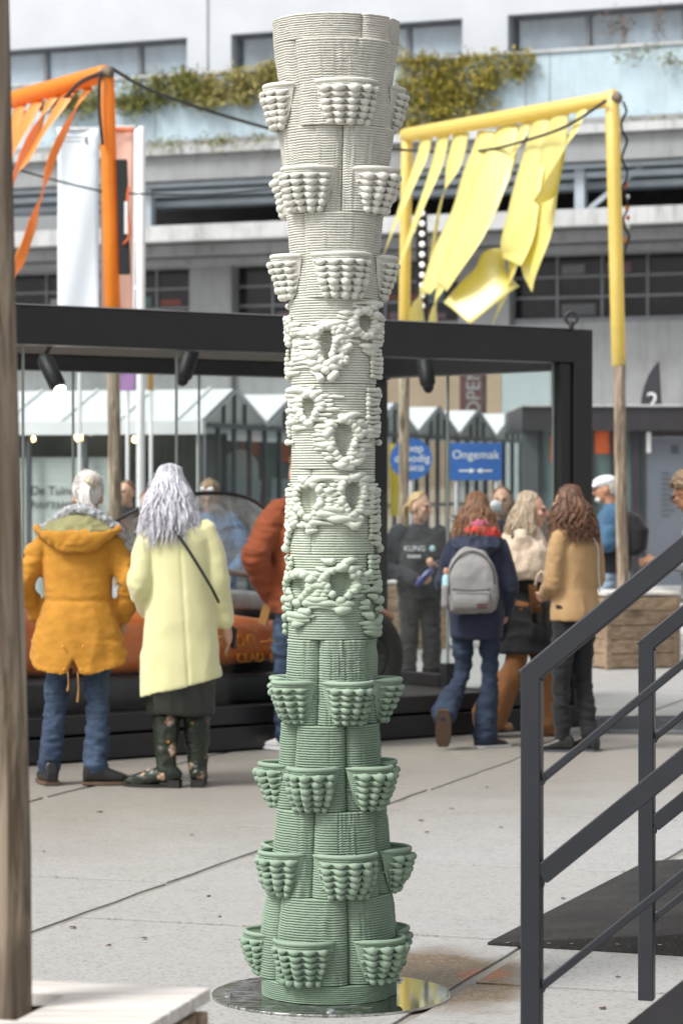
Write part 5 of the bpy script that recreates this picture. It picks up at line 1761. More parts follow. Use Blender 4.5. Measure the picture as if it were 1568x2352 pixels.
# ---- banners and flagpole
BDN = 31.0
M['banner_white'] = mk('white_banner', (0.72, 0.78, 0.84), 0.6, 0, 0.03, 1, 0.05, 4)
M['banner_salmon'] = mk('salmon_banner', (0.72, 0.42, 0.33), 0.6, 0, 0.05, 1, 0.05, 4)
M['banner_red'] = mk('coral_hem', (0.66, 0.16, 0.07), 0.6, 0, 0.05, 3, 0)
M['banner_purple'] = mk('purple_banner', (0.32, 0.17, 0.38), 0.6, 0, 0.06, 2, 0)
M['banner_gold'] = mk('ochre_banner', (0.45, 0.25, 0.05), 0.6, 0, 0.06, 2, 0)
fpole = thing('flagpole', 'slim white flagpole left of the column', 'flagpole', P(322, 1480, BDN) * np.array((1, 1, 0)))
m = MB(); a = P(325, 297, BDN); b = P(322, 1300, BDN); b[2] = 0; m.tube([a, b], .046, 14); m.build('pole', M['white_paint'], fpole)
m = MB(); m.tube([P(313, 300, BDN + .1), P(309, 720, BDN + .1)], .020, 10); m.build('halyard_rail', M['white_paint'], fpole)
for i in range(4):
    m = MB(); m.bar(P(311, 330 + i * 110, BDN + .05), P(323, 330 + i * 110, BDN), .02, .03); m.build('bracket', M['white_paint'], fpole, smooth=False)


def banner(x0, x1, y0, y1, d, mat, label, hem=None):
    t = thing('banner', label, 'banner', P((x0 + x1) / 2, y1, d), 'upright banners')
    m = MB()
    V = [[P(x, y, d + .022 * math.sin(x * .06 + y * .012)) for x in np.linspace(x0, x1, 9)] for y in np.linspace(y0, y1, 24)]
    m.grid(V); m.build('cloth', mat, t, solid=0.003)
    m = MB(); m.tube([P(x0 - 2, y0, d), P(x1 + 2, y0, d)], .014, 8); m.build('top_rod', M['white_paint'], t)
    if hem:
        m = MB(); m.grid([[P(x, y, d - .06 + .022 * math.sin(x * .06 + y * .012)) for x in np.linspace(x0, x1, 9)] for y in (y0, y0 + 12)]); m.build('hem', hem, t, solid=0.003)
    return t


bw = banner(133, 228, 296, 800, BDN + .3, M['banner_white'], 'white vertical banner left of the orange pole')
text('lettering', 'Dutch Invertuals', 0.07, P(178, 317, BDN + .2), (1, 0, 0), (0, 0, 1), M['conc'], bw) if False else None
c = P(205, 322, BDN + .2)
m = MB(); m.tube([c + np.array((.03 * math.cos(q), 0, .05 * math.sin(q))) for q in np.linspace(2.0, 4.6, 10)], [.004 + .012 * math.sin(i / 9 * 3.14) for i in range(10)], 6); m.build('crescent_mark', M['dark_frame'], bw)
for y in (316, 325):
    m = MB(); m.box(P(168, y, BDN + .2), (.26 if y < 320 else .18, .004, .014)); m.build('printed_line', M['conc'], bw, smooth=False)
banner(232, 308, 292, 800, BDN + .5, M['banner_salmon'], 'salmon pink vertical banner behind the orange pole', M['banner_red'])
banner(272, 312, 845, 897, BDN + 1.6, M['banner_purple'], 'purple banner end seen through the glass beside the flagpole')
banner(340, 352, 845, 897, BDN + 1.6, M['banner_gold'], 'ochre banner strip right of the flagpole')
for (x, d, y) in ((182, BDN + .3, 296), (270, BDN + .55, 292), (292, BDN + 1.65, 845), (346, BDN + 1.65, 845)):
    pt = P(x, y, d)
    m = MB(); m.tube([(pt[0], pt[1] + .06, 0), (pt[0], pt[1] + .06, pt[2])], .02, 8)
    o = m.build('banner_pole', M['white_paint'], None, at=(pt[0], pt[1] + .06, 0))
    tag(o, 'thin white pole carrying the %s banner' % {182: 'white', 270: 'salmon', 292: 'purple', 346: 'ochre'}[x], 'pole', 'banner poles')


# ---- cables across the sky
def cable(label, pts, r=0.011):
    q = [P(*p) for p in pts]
    m = MB(); m.tube(q, r, 6, 6)
    tag(m.build('cable', M['black'], None, at=q[0]), label, 'cable', 'cables between the frames')


cable('black cable from the orange pole to behind the column top', [(258, 158, 25), (340, 205, 25.6), (470, 252, 26.4), (620, 296, 27.3), (760, 330, 28.3), (930, 345, 29.5)], 0.016)
cable('thin cable running behind the banners to the column', [(15, 382, 27), (120, 412, 27.5), (230, 438, 28), (310, 445, 28.4), (480, 447, 28.8), (640, 432, 29)], 0.010)
cable('cable along the yellow ribbons under their beam', [(930, 345, 29.5), (1040, 350, 29), (1120, 344, 28.2), (1200, 325, 27.6), (1300, 290, 27), (1390, 232, 26.5)], 0.014)
cable('twisted black cord under the orange beam', [(50, 262, 26.6), (110, 245, 26), (150, 225, 25.6), (185, 190, 25.2), (232, 168, 24.9)], 0.018)
cable('black cord hanging down the left side of the orange pole', [(232, 168, 24.9), (229, 200, 24.9), (229, 255, 24.9), (233, 300, 24.9), (236, 330, 24.9)], 0.016)
# ================================================================ steel stair with railings, ramp, mats
ND, FD = 7.40, 9.20
SLOPE = 0.835
SA = np.array((0.966, -0.258, 0.0))            # the flight climbs to the right and a little nearer


def rail_side(t, d, x0, ztop, bar, rails, zfoot, posts, first_z=0.0):
    """a railing climbing to the right at distance d"""
    xs = (x0 - 784) / FOC * d
    L = 2.6
    RS_ = np.column_stack([SA, (-SA[1], SA[0], 0), (0, 0, 1)])
    o_ = np.array((xs, d, 0.0))
    m = MB(); m.box(o_ + np.array((0, 0, (ztop + zfoot) / 2)), (bar, bar, ztop - zfoot - bar * .2), RS_); m.build('post', M['anthracite'], t, smooth=False, bevel=0.004)
    for q in posts:
        m = MB(); z1 = ztop + q * SLOPE; z0 = zfoot + q * SLOPE
        m.box(o_ + SA * q + np.array((0, 0, (z0 + z1) / 2)), (bar, bar, z1 - z0 - .02), RS_); m.build('post', M['anthracite'], t, smooth=False, bevel=0.004)
    dirv = SA + np.array((0, 0, SLOPE)); dirv /= np.linalg.norm(dirv)
    a = o_ - SA * bar * .5 + np.array((0, 0, ztop - bar * .62))
    m = MB(); m.bar(a + dirv * 0.012, a + dirv * L, bar, bar * 1.02, (0, 0, 1)); m.build('handrail', M['anthracite'], t, smooth=False, bevel=0.004)
    m = MB(); m.tube([a + np.array((0.0, -bar * .51, .036)), a + np.array((bar * .5, -bar * .515, .016)), a + np.array((bar * .98, -bar * .51, .006))], .0035, 6, 3); m.build('weld_bead', M['anthracite'], t)
    for (zz, hh) in rails:
        a = o_ + SA * bar * .5 + np.array((0, 0, zz))
        m = MB(); m.bar(a, a + dirv * (L - .1), bar * .6 if hh < .03 else bar * .9, hh, (0, 0, 1)); r = m.build('mid_rail', M['anthracite'], t, smooth=False, bevel=0.003)
        m = MB(); m.tube([a + np.array((.001, -bar * .3, -hh * .55)), a + np.array((.006, -bar * .32, 0)), a + np.array((.001, -bar * .3, hh * .7))], .004, 6, 3); m.build('weld_bead', M['anthracite'], t)


stair = thing('steel_stair', 'dark grey steel stair with welded square tube railings at the right edge', 'stairs', ((1220 - 784) / FOC * ND, ND, 0))
f = FOC / ND
zz = lambda y, d: CAM_H + (1105 - y) / FOC * d
rail_side(stair, ND, 1222, zz(1538, ND), 0.052, [(zz(1790, ND), .021), (zz(2010, ND), .052), (zz(2268, ND), .021)], 0.0, (1.25, 2.3))
rail_side(stair, FD, 1486, zz(1474, FD), 0.050, [(zz(1695, FD), .021), (zz(1893, FD), .050), (zz(2110, FD), .021)], 0.05, (1.25, 2.3))
# stringers and treads
SX = np.array(((1222 - 784) / FOC * ND, ND, 0.0))
SN = np.array((-SA[1], SA[0], 0.0))
m = MB()
poly = [(0.0, .008), (0.0, .150), (2.2, .150 + 2.2 * SLOPE), (2.2, 2.2 * SLOPE - .18), (.42, .008)]
m.prism(poly, SA, (0, 0, 1), SN, SX + SA * .03 - SN * .030, .012)
m.build('stringer', M['black_steel'], stair, smooth=False, bevel=0.002)
for i in range(8):
    m = MB(); m.box(SX + SA * (.46 + i * .225) + SN * .93 + np.array((0, 0, .19 + i * .188)), (.25, 1.76, .03), np.column_stack([SA, SN, (0, 0, 1)])); m.build('tread', M['black_steel'], stair, smooth=False, bevel=0.003)
c = P(1546, 2333, ND - .1)
six = np.linspace(0, 2 * math.pi, 6, endpoint=False)
m = MB(); m.loft([np.stack([c[0] + .016 * np.cos(six), np.full(6, y), c[2] + .016 * np.sin(six)], -1) for y in (ND - .060, ND - .115)]); m.build('bolt', M['chrome'], stair, smooth=False)

# felt covered wedge ramp
def felt():
    t = NT('black_felt_board')
    t.set(Roughness=0.95)
    t.b.inputs['Specular IOR Level'].default_value = 0.15
    c = t.ramp(t.noise(3, 4, 0.6), [(0.3, (0.022, 0.021, 0.021)), (0.7, (0.045, 0.043, 0.041))])
    sp = t.voro(60)
    c = t.mix(t.ramp(sp, [(0.0, 1.0), (0.055, 0.6), (0.08, 0.0)]), c, (0.35, 0.33, 0.30))
    f2 = t.noise(80, 3, 0.7)
    c = t.mix(t.ramp(f2, [(0.55, 0.0), (0.75, 0.5)]), c, (0.12, 0.115, 0.105))
    t.color(c)
    t.bump(t.noise(300, 2), 0.5, 0.003)
    return t.m


M['felt'] = felt()
ramp = thing('felt_ramp', 'black felt covered wedge ramp lying on the paving behind the railing', 'ramp', (0.539, 10.62, 0))
T0 = np.array((0.539, 10.62, 0.0))
Ru = np.array((0.936, -0.352, 0)); Ru /= np.linalg.norm(Ru)
Rv = np.array((0.342, 0.940, 0)); Rv /= np.linalg.norm(Rv)
RL, RW, RS = 2.6, 2.42, 0.098
m = MB()
tp = [T0 + Ru * a + Rv * b + np.array((0, 0, z)) for a, b, z in ((0, 0, .012), (RL, 0, .012 + RL * RS), (RL, RW, .012 + RL * RS), (0, RW, .012), (0, 0, .001), (RL, 0, .001), (RL, RW, .001), (0, RW, .001))]
m.add(tp, [(0, 1, 2, 3), (4, 7, 6, 5), (0, 4, 5, 1), (1, 5, 6, 2), (2, 6, 7, 3), (3, 7, 4, 0)])
m.build('wedge', M['felt'], ramp, smooth=False, bevel=0.004)
for i in range(14):
    a = .06 + i * .085 + random.uniform(-.02, .02)
    z = .012 + a * RS * .45
    m = MB(); m.bar(T0 + Ru * a - Rv * .002 + np.array((0, 0, z)), T0 + Ru * (a + .014) - Rv * .002 + np.array((0, 0, z)), .003, .002); m.build('staple', M['chrome'], ramp, smooth=False)
for (a, b, L, an) in ((.75, .75, .16, .1), (.42, .55, .14, .5), (1.0, 1.5, .10, -.3)):
    z = .016 + a * RS
    p = T0 + Ru * a + Rv * b + np.array((0, 0, z))
    m = MB(); m.tube([p, p + Ru * L * math.cos(an) + Rv * L * math.sin(an) + np.array((0, 0, L * math.cos(an) * RS + .002))], .0025, 5)
    tag(m.build('straw', M['grass_leaf'], None, at=p), 'dry straw lying on the black ramp, %s' % {.75: 'long flat one', .42: 'slanting one near the left post', 1.0: 'short one near the far edge'}[a], 'straw', 'straws on the ramp')

# chequered rubber mat by the glass box
mat_ = thing('rubber_mat', 'grey studded rubber mat on the ground at the right behind the stair', 'mat', P(1470, 1670, 19.9) * np.array((1, 1, 0)))
M['mat'] = mk('grey_rubber_mat', (0.10, 0.105, 0.11), 0.6, 0, 0.2, 6, 0.2, 50)
m = MB(); m.prism([(P(x, y, gd(y))[0], gd(y)) for x, y in ((1372, 1686), (1640, 1690), (1640, 1652), (1385, 1652))], (1, 0, 0), (0, 1, 0), (0, 0, 1), (0, 0, .002), .02); m.build('sheet', M['mat'], mat_, smooth=False)
m = MB()
for i in range(26):
    for j in range(7):
        x = 1376 + (1640 - 1376) * (i + .5 * (j % 2)) / 26
        y = 1655 + 31 * j / 6.5
        p = P(x, y, gd(y)); p[2] = .024
        m.box(p, (.045, .05, .012), np.array(((.7, -.7, 0), (.7, .7, 0), (0, 0, 1))))
m.build('studs', M['mat'], mat_, smooth=False)['kind'] = 'stuff'
# ================================================================ people
def fuse(mb, voxel=0.010, smooth=6, fold=None):
    """one continuous skin round all the shapes in mb"""
    me = mb.data('fuse_tmp')
    ob = bpy.data.objects.new('fuse_tmp', me)
    COL.objects.link(ob)
    r = ob.modifiers.new('r', 'REMESH')
    r.mode = 'VOXEL'
    r.voxel_size = voxel
    if smooth:
        s = ob.modifiers.new('s', 'SMOOTH')
        s.factor = 0.5
        s.iterations = smooth
    dg = bpy.context.evaluated_depsgraph_get()
    out = bpy.data.meshes.new_from_object(ob.evaluated_get(dg))
    bpy.data.objects.remove(ob)
    bpy.data.meshes.remove(me)
    n = len(out.vertices)
    co = np.empty(n * 3, np.float32)
    out.vertices.foreach_get('co', co)
    co = co.reshape(-1, 3).astype(float)
    if fold is not None:
        nr = np.empty(n * 3, np.float32)
        out.vertices.foreach_get('normal', nr)
        co = co + nr.reshape(-1, 3) * fold(co)[:, None]
    return out, co


def folds(amp, fx, fz, seed=0, amp2=0.0, f2=30):
    def f(p):
        q = p * np.array((fx, fx, fz))
        q[:, 0] += p[:, 2] * 2.0
        v = vnoise(q, seed)
        v = np.sign(v) * np.abs(v) ** 0.8
        r = amp * v + amp * 0.5 * vnoise(q * 2.1 + 5, seed + 1)
        w = p * np.array((fx, fx, fz)) * 1.35 + 0.6 * vnoise(p * 5.0, seed + 3)[:, None]
        r = r + amp * 0.75 * (0.75 - np.abs(vnoise(w, seed + 4)) * 2.2)      # sharp creases
        if amp2:
            r = r + amp2 * vnoise(p * f2, seed + 2)
        return r
    return f


def er(z, rx, ry, cx=0.0, cy=0.0, n=56, zf=None, pw=2.2):
    a = np.linspace(0, 2 * math.pi, n, endpoint=False)
    c, s = np.cos(a), np.sin(a)
    x = np.sign(c) * np.abs(c) ** (2 / pw) * rx + cx
    y = np.sign(s) * np.abs(s) ** (2 / pw) * ry + cy
    zz = np.full(n, float(z)) if zf is None else np.array([zf(q) for q in a]) + z
    return np.stack([x, y, zz], -1)


def rot(yaw=0, pitch=0, roll=0):
    return np.array(Matrix.Rotation(math.radians(yaw), 3, 'Z') @ Matrix.Rotation(math.radians(pitch), 3, 'X') @ Matrix.Rotation(math.radians(roll), 3, 'Y'))


M['skin'] = mk('skin', (0.52, 0.30, 0.21), 0.5, 0, 0.12, 9, 0.1, 120, 0.001)
M['skin_tan'] = mk('skin_warm', (0.48, 0.24, 0.14), 0.5, 0, 0.12, 9, 0.1, 120, 0.001)
M['lip'] = mk('lips', (0.36, 0.12, 0.10), 0.5, 0, 0.1, 20, 0)
M['eye'] = mk('eye_dark', (0.06, 0.04, 0.03), 0.3, 0, 0.2, 20, 0)


def cloth(name, c, rough=0.85, var=0.18, vs=7, bump=0.35, bs=26, bd=0.012, stretch=(1, 1, 1), sheen=0.1):
    return mk(name, c, rough, 0, var, vs, bump, bs, bd, 0.3, 0, stretch, sheen)


def hair_mat(name, c0, c1):
    t = NT(name)
    t.set(Roughness=0.45)
    n = t.noise(22, 4, 0.7, t.coord((3, 3, 0.35)))
    t.color(t.ramp(n, [(0.32, c0), (0.68, c1)]))
    t.bump(t.noise(90, 2, 0.6, t.coord((3, 3, 0.2))), 0.5, 0.004)
    return t.m


def denim(name, c, fade):
    t = NT(name)
    t.set(Roughness=0.9)
    n = t.noise(3.0, 4, 0.6, t.coord((1.3, 1.3, 0.8)))
    c1 = t.ramp(n, [(0.38, c), (0.72, fade)])
    w = t.noise(16, 3, 0.6, t.coord((0.5, 0.5, 2.2)))
    t.color(t.mix(t.ramp(w, [(0.5, 0.0), (0.75, 0.6)]), c1, tuple(x * 0.4 for x in c)))
    t.bump(t.noise(14, 3, 0.6, t.coord((0.6, 0.6, 2.0))), 0.6, 0.022)
    return t.m


class Person:
    def __init__(self, label, loc, rz, H, J=None, yaw=0, pitch=0, skin='skin', fem=True, voxel=0.009, hands='relaxed', group='people on the square', rollh=0):
        self.rz, self.loc, self.H = math.radians(rz), np.array((loc[0], loc[1], 0.0)), H
        self.s = H / 1.75
        self.R = np.array(Matrix.Rotation(self.rz, 3, 'Z'))
        j = dict(hipL=(-.09, 0, .92), hipR=(.09, 0, .92), kneeL=(-.10, .02, .50), kneeR=(.10, .02, .50), ankL=(-.11, -.02, .085), ankR=(.11, -.02, .085),
                 toeL=100, toeR=80, shL=(-.175, -.01, 1.41), shR=(.175, -.01, 1.41), elL=(-.235, -.03, 1.13), elR=(.235, -.03, 1.13),
                 wrL=(-.225, .06, .89), wrR=(.225, .06, .89), neck=(0, -.015, 1.47), head=(0, .02, 1.625), chest=(0, 0, 1.27), waist=(0, 0, 1.07), pelvis=(0, 0, .95))
        j.update(J or {})
        self.j = {k: (np.array(v, float) if isinstance(v, tuple) else v) for k, v in j.items()}
        self.hr = rot(yaw, pitch, rollh)
        self.fem = fem
        self.skin = M[skin]
        self.body(label, voxel, hands, group)

    def w(self, p):
        return np.asarray(p, float) * self.s @ self.R.T + self.loc

    def hp(self, p):
        """a point given in head space -> local"""
        return np.asarray(p, float) @ self.hr.T + self.j['head']

    def put(self, name, co, me, mat, parent=None):
        co = self.w(co) - (org(parent) if parent is not None else self.loc)
        me.vertices.foreach_set('co', np.ascontiguousarray(co, dtype=np.float32).ravel())
        me.polygons.foreach_set('use_smooth', [True] * len(me.polygons))
        me.update()
        me.materials.clear()
        me.name = name
        o = link(name, me, parent, None if parent is not None else self.loc)
        me.materials.append(mat)
        return o

    def solid(self, name, mb, mat, voxel=0.011, smooth=5, fold=None, parent=None):
        me, co = fuse(mb, voxel, smooth, fold)
        return self.put(name, co, me, mat, parent or self.o)

    def raw(self, name, mb, mat, parent=None, smooth=True):
        m2 = MB()
        m2.v = [self.w(v) for v in mb.v]
        m2.f, m2.n = mb.f, mb.n
        return m2.build(name, mat, parent or self.o, smooth=smooth)

    def hand(self, mb, wr, el, grip, side):
        d = wr - el
        d /= np.linalg.norm(d)
        c = wr + d * 0.055
        ref = np.array((0, 1.0, 0)) if abs(d[1]) < 0.8 else np.array((0, 0, 1.0))
        n = np.cross(d, ref); n /= np.linalg.norm(n)          # across the palm normal
        acr = np.cross(n, d)
        mb.tube([wr, wr + d * .03, c, c + d * .035], [.026, .030, .032, .026], 10, 2)
        mb.tube([wr + d * .02 + acr * .018, c + acr * .02 + d * .02], [.018, .018], 8)
        mb.tube([wr + d * .02 - acr * .018, c - acr * .02 + d * .02], [.018, .018], 8)
        bend = {'relaxed': 0.5, 'grip': 1.35}[grip]
        for i, (off, L) in enumerate(((.030, .070), (.011, .080), (-.010, .075), (-.029, .060))):
            b = c + d * .035 + acr * off
            a1, a2 = bend * .5, bend * 1.2
            k = n * (1 if side == 'L' else -1)
            p1 = b + (d * math.cos(a1) + k * math.sin(a1)) * L * .55
            p2 = p1 + (d * math.cos(a2) + k * math.sin(a2)) * L * .5
            mb.tube([b - d * .02, b, p1, p2], [.0095, .0095, .0085, .007], 7, 2)
        tb = wr + d * .03 + acr * .028
        mb.tube([tb - acr * .01, tb + acr * .022 + d * .022, tb + acr * .026 + d * .055 + n * (.012 if side == 'L' else -.012)], [.013, .012, .008], 7, 2)

    def body(self, label, voxel, hands, group):
        j = self.j
        mb = MB()
        f = 0.93 if self.fem else 1.0
        for s in 'LR':
            mb.tube([j['hip' + s] + np.array((0, 0, .04)), (j['hip' + s] + j['knee' + s]) / 2, j['knee' + s], (j['knee' + s] * .6 + j['ank' + s] * .4), j['ank' + s]], [.068, .056, .042, .042, .032], 14, 3)
            a = math.radians(j['toe' + s])
            t = np.array((math.cos(a), math.sin(a), 0))
            k = j['ank' + s]
            mb.tube([k + np.array((0, 0, .0)) - t * .03, k - np.array((0, 0, .045)) + t * .05, k - np.array((0, 0, .055)) + t * .15], [.035, .034, .024], 10, 2)
            mb.tube([j['sh' + s], (j['sh' + s] + j['el' + s]) / 2, j['el' + s], (j['el' + s] + j['wr' + s]) / 2, j['wr' + s]], [.048 * f, .042 * f, .035 * f, .034 * f, .025 * f], 12, 3)
            self.hand(mb, j['wr' + s], j['el' + s], hands, s)
        p, wst, ch, nk = j['pelvis'], j['waist'], j['chest'], j['neck']
        rings = []
        for c, z, rx, ry in ((p, -.06, .145, .095), (p, .02, .155, .10), (wst, 0, .128 * f, .088), (ch, -.05, .145 * f, .10), (ch, .06, .155 * f, .10), ((ch + nk) / 2, .05, .135 * f, .085), (nk, -.01, .075, .065)):
            r = er(0, rx * .88, ry * .90)
            rings.append(r + c + np.array((0, 0, z)))
        mb.loft(rings)
        mb.tube([nk - np.array((0, 0, .05)), nk + np.array((0, 0, .02)), self.hp((0, -.02, -.07))], [.058, .052 * f, .050], 12, 3)
        H = self.hr
        mb.ell(self.hp((0, -.012, .025)), (.074, .092, .100), H, 24, 16)
        mb.ell(self.hp((0, .030, -.040)), (.058, .060, .078), H, 20, 14)
        mb.ell(self.hp((0, .060, -.098)), (.026, .026, .022), H, 12, 8)
        mb.tube([self.hp((0, .088, .030)), self.hp((0, .104, .000)), self.hp((0, .115, -.024))], [.009, .012, .016], 8, 2)
        mb.ell(self.hp((0, .086, .030)), (.045, .016, .010), H, 12, 6)
        mb.ell(self.hp((0, .088, -.060)), (.024, .014, .014), H, 10, 6)
        for s in (-1, 1):
            mb.ell(self.hp((s * .040, .070, -.012)), (.020, .022, .018), H, 10, 8)
            mb.ell(self.hp((s * .076, -.012, -.012)), (.012, .022, .034), H, 10, 8)
        me, co = fuse(mb, voxel, 3)
        self.o = self.put('person', co, me, self.skin)
        tag(self.o, label, 'person', group)

    def face(self, mouth=True):
        m = MB()
        for s in (-1, 1):
            m = MB(); m.ell(self.hp((s * .032, .084, .008)), (.014, .008, .0065), self.hr, 10, 6); self.raw('eye', m, M['eye'])
            m = MB(); m.tube([self.hp((s * .050, .080, .026)), self.hp((s * .034, .094, .031)), self.hp((s * .016, .096, .026))], [.003, .005, .004], 6, 2); self.raw('eyebrow', m, M['eye'])
        if mouth:
            m = MB(); m.ell(self.hp((0, .099, -.060)), (.024, .006, .0085), self.hr, 10, 6); self.raw('mouth', m, M['lip'])

    def arms(self, mb, r0=.068, r1=.060, r2=.048, cuff=0.97, sides='LR', bulge=0.006):
        for s in sides:
            a, b, c = self.j['sh' + s], self.j['el' + s], self.j['wr' + s]
            e = b + (c - b) * cuff
            pts = [a * np.array((.84, 1, 1)) + np.array((0, 0, .010)), a * .65 + b * .35, a * .25 + b * .75, b, b * .6 + e * .4, b * .2 + e * .8, e]
            mb.tube(pts, [r0, r0 * .98, r1 + bulge, r1 + bulge, r1 * .98, r2 + .004, r2], 16, 3)

    def coat(self, name, rings, mat, fold, arm=(.068, .060, .048), voxel=0.011, cuff=.97, sides='LR', zf=None, extra=None, smooth=5):
        mb = MB()
        rr = []
        for i, q in enumerate(rings):
            z, rx, ry = q[:3]
            cx, cy = (q[3], q[4]) if len(q) > 3 else (0, 0)
            rr.append(er(z, rx, ry, cx, cy, zf=zf if i == 0 else None))
        mb.loft(rr)
        if sides:
            self.arms(mb, *arm, cuff=cuff, sides=sides)
        if extra:
            extra(mb)
        return self.solid(name, mb, mat, voxel, smooth, fold)

    def trousers(self, mat, r=(.098, .080, .066, .062, .060), hem=0.03, fold=None, hipw=.158, hipd=.115, name='trousers', voxel=.011):
        mb = MB()
        for s in 'LR':
            h, k, a = self.j['hip' + s], self.j['knee' + s], self.j['ank' + s]
            e = a + (k - a) * hem
            mb.tube([h + np.array((0, 0, .03)), h * .5 + k * .5, k, k * .5 + e * .5, e], r, 16, 4)
        p = self.j['pelvis']
        mb.loft([er(0, hipw * .8, hipd * .9) + p - np.array((0, 0, .09)), er(0, hipw, hipd) + p, er(0, hipw * .88, hipd * .88) + p + np.array((0, 0, .05))])
        return self.solid(name, mb, mat, voxel, 4, fold or folds(.007, 10, 26, 3))

    def shoe(self, s, mat, sole, L=.27, w=.046, h=.085, lift=0.0, heel=0.0, name='shoe', tip=0):
        k = self.j['ank' + s].copy()
        a = math.radians(self.j['toe' + s])
        t = np.array((math.cos(a), math.sin(a), 0))
        up = np.array((0, 0, 1.0))
        if tip:                                             # foot swung up behind: toes down
            c, sn = math.cos(math.radians(tip)), math.sin(math.radians(tip))
            t, up = t * c - up * sn, up * c + t * sn
        sd = np.cross(t, up)
        b = k - up * (.085 if not tip else .075)
        mb = MB()
        def sec(f, ww, z0, z1):
            q = np.linspace(0, 2 * math.pi, 18, endpoint=False)
            return np.array([b + t * f + sd * ww * math.copysign(abs(math.cos(x)) ** .8, math.cos(x)) + up * ((z0 + z1) / 2 + (z1 - z0) / 2 * math.copysign(abs(math.sin(x)) ** .7, math.sin(x))) for x in q])
        st = -.075
        mb.loft([sec(st, w * .5, .014 + heel, .07), sec(st + .012, w * .72, .012 + heel, h + .02), sec(st + .06, w * .86, .012 + heel, h + .035), sec(st + .11, w * .92, .012 + heel * .6, h + .004), sec(st + .17, w * 1.03, .010, h * .74), sec(st + .22, w * .98, .010, h * .58), sec(st + L - .02, w * .62, .010, h * .44), sec(st + L, w * .25, .012, h * .3)])
        o = self.solid(name, mb, mat, .0065, 3)
        mb = MB()
        n = 9
        pl = []
        for i in range(n):
            x = i / (n - 1)
            pl.append((st - .004 + (L + .008) * x, w * (0.72 + 0.36 * math.sin(x * 2.6)) * (1 if x < .9 else .7)))
        poly = [(x, y) for x, y in pl] + [(x, -y) for x, y in reversed(pl)]
        mb.prism(poly, t, sd, up, b + up * .001, .016)
        if heel:
            mb.prism([(st, -w * .7), (st + .06, -w * .7), (st + .06, w * .7), (st, w * .7)], t, sd, up, b + up * .0, heel + .02)
        self.raw('sole', mb, sole, o, smooth=False)
        return o

    def hair_cap(self, mb, rx=.084, ry=.100, rz=.106, c=(0, -.022, .036), front=0.055, low=.95):
        """closed cap over skull, cut back from the face"""
        rings = []
        for z in np.linspace(-low, 1.0, 16):
            k = math.sqrt(max(0.0, 1 - max(z, 0.0) ** 2)) * (1.0 if z > -.2 else 1 - .35 * ((-.2 - z) / max(low - .2, .01)) ** 1.5)
            a = np.linspace(0, 2 * math.pi, 36, endpoint=False)
            lim = front if z > .45 else front + (-.028 - front) * min(1.0, (.45 - z) / .4)
            r = []
            for q in a:
                x, y = rx * k * math.cos(q), ry * k * math.sin(q)
                r.append(self.hp(np.array((x, min(y, lim), rz * z)) + np.array(c)))
            rings.append(r)
        mb.loft(rings)

    def hair_long(self, mat, length, n=90, wave=.012, spread=.10, back=-.02, r0=.013, seed=1, face=True, frontcut=60, name='hair', droop=0.0):
        rs = random.Random(seed)
        cap = MB()
        self.hair_cap(cap)
        self.solid(name, cap, mat, .008, 4, folds(.004, 40, 10, seed))
        nk = self.j['neck']
        mb = MB()
        for i in range(n):
            a = rs.uniform(frontcut - 90, 270 - frontcut + 0) if not face else rs.uniform(150, 390)
            a = math.radians(a)                               # 270 = back of the head
            e = rs.uniform(.15, .95)
            top = np.array((.07 * math.cos(a) * (1 - e * .7), -.03 + .085 * math.sin(a) * (1 - e * .7), .145 - .03 * (1 - e)))
            mid = np.array((.088 * math.cos(a), -.022 + .104 * math.sin(a), .04 - .05 * rs.random()))
            p0, p1 = self.hp(top), self.hp(mid)
            L = length * rs.uniform(.72, 1.05)
            ph = rs.uniform(0, 6.28)
            out = np.array((math.cos(a) * spread, math.sin(a) * spread * .7 + back, 0)) @ self.hr.T
            pts = [p0, p1]
            m = 5
            for q in range(1, m + 1):
                f = q / m
                z = p1[2] - L * f
                base = p1 + out * (f ** .8) + np.array((wave * math.sin(ph + f * 7), wave * math.cos(ph * 1.7 + f * 6) + droop * f, 0))
                pts.append(np.array((base[0], base[1], z)))
            r = r0 * rs.uniform(.6, 1.3)
            if rs.random() < .07:                                 # flyaway hairs
                pts = [q + np.array((rs.gauss(0, .012), rs.gauss(0, .012), 0)) for q in pts]
                r *= .4
            mb.tube(pts, [r * .7, r, r, r * .95, r * .85, r * .6, r * .22], 5, 2)
        o = self.raw('hair_lock', mb, mat)
        o['kind'] = 'stuff'
        return o


# ---------------------------------------------------------------- 1: mustard parka, seen from behind
M['parka'] = cloth('mustard_cotton', (0.45, 0.205, 0.022), .8, .16, 5, .35, 19, .016)
M['olive'] = cloth('olive_lining', (0.23, 0.22, 0.10), .8, .15, 7, .3, 20)
M['fleece'] = cloth('grey_fleece', (0.36, 0.37, 0.38), .95, .5, 60, .9, 90, .012)
M['jeans'] = denim('blue_jeans', (0.018, 0.032, 0.066), (0.075, 0.12, 0.19))
M['jeans_dark'] = denim('dark_blue_jeans', (0.012, 0.021, 0.044), (0.032, 0.052, 0.092))
M['jeans_pale'] = denim('pale_blue_jeans', (0.20, 0.28, 0.38), (0.42, 0.52, 0.62))
M['shoe_black'] = mk('black_leather', (0.016, 0.015, 0.015), .35, 0, .2, 12, .15, 40)
M['sole_brown'] = mk('brown_sole', (0.10, 0.062, 0.038), .8, 0, .2, 12, .1)
M['sole_white'] = mk('white_rubber_sole', (0.68, 0.68, 0.67), .6, 0, .06, 12, .1)
M['hair_white'] = hair_mat('white_hair', (0.50, 0.47, 0.42), (0.76, 0.75, 0.73))
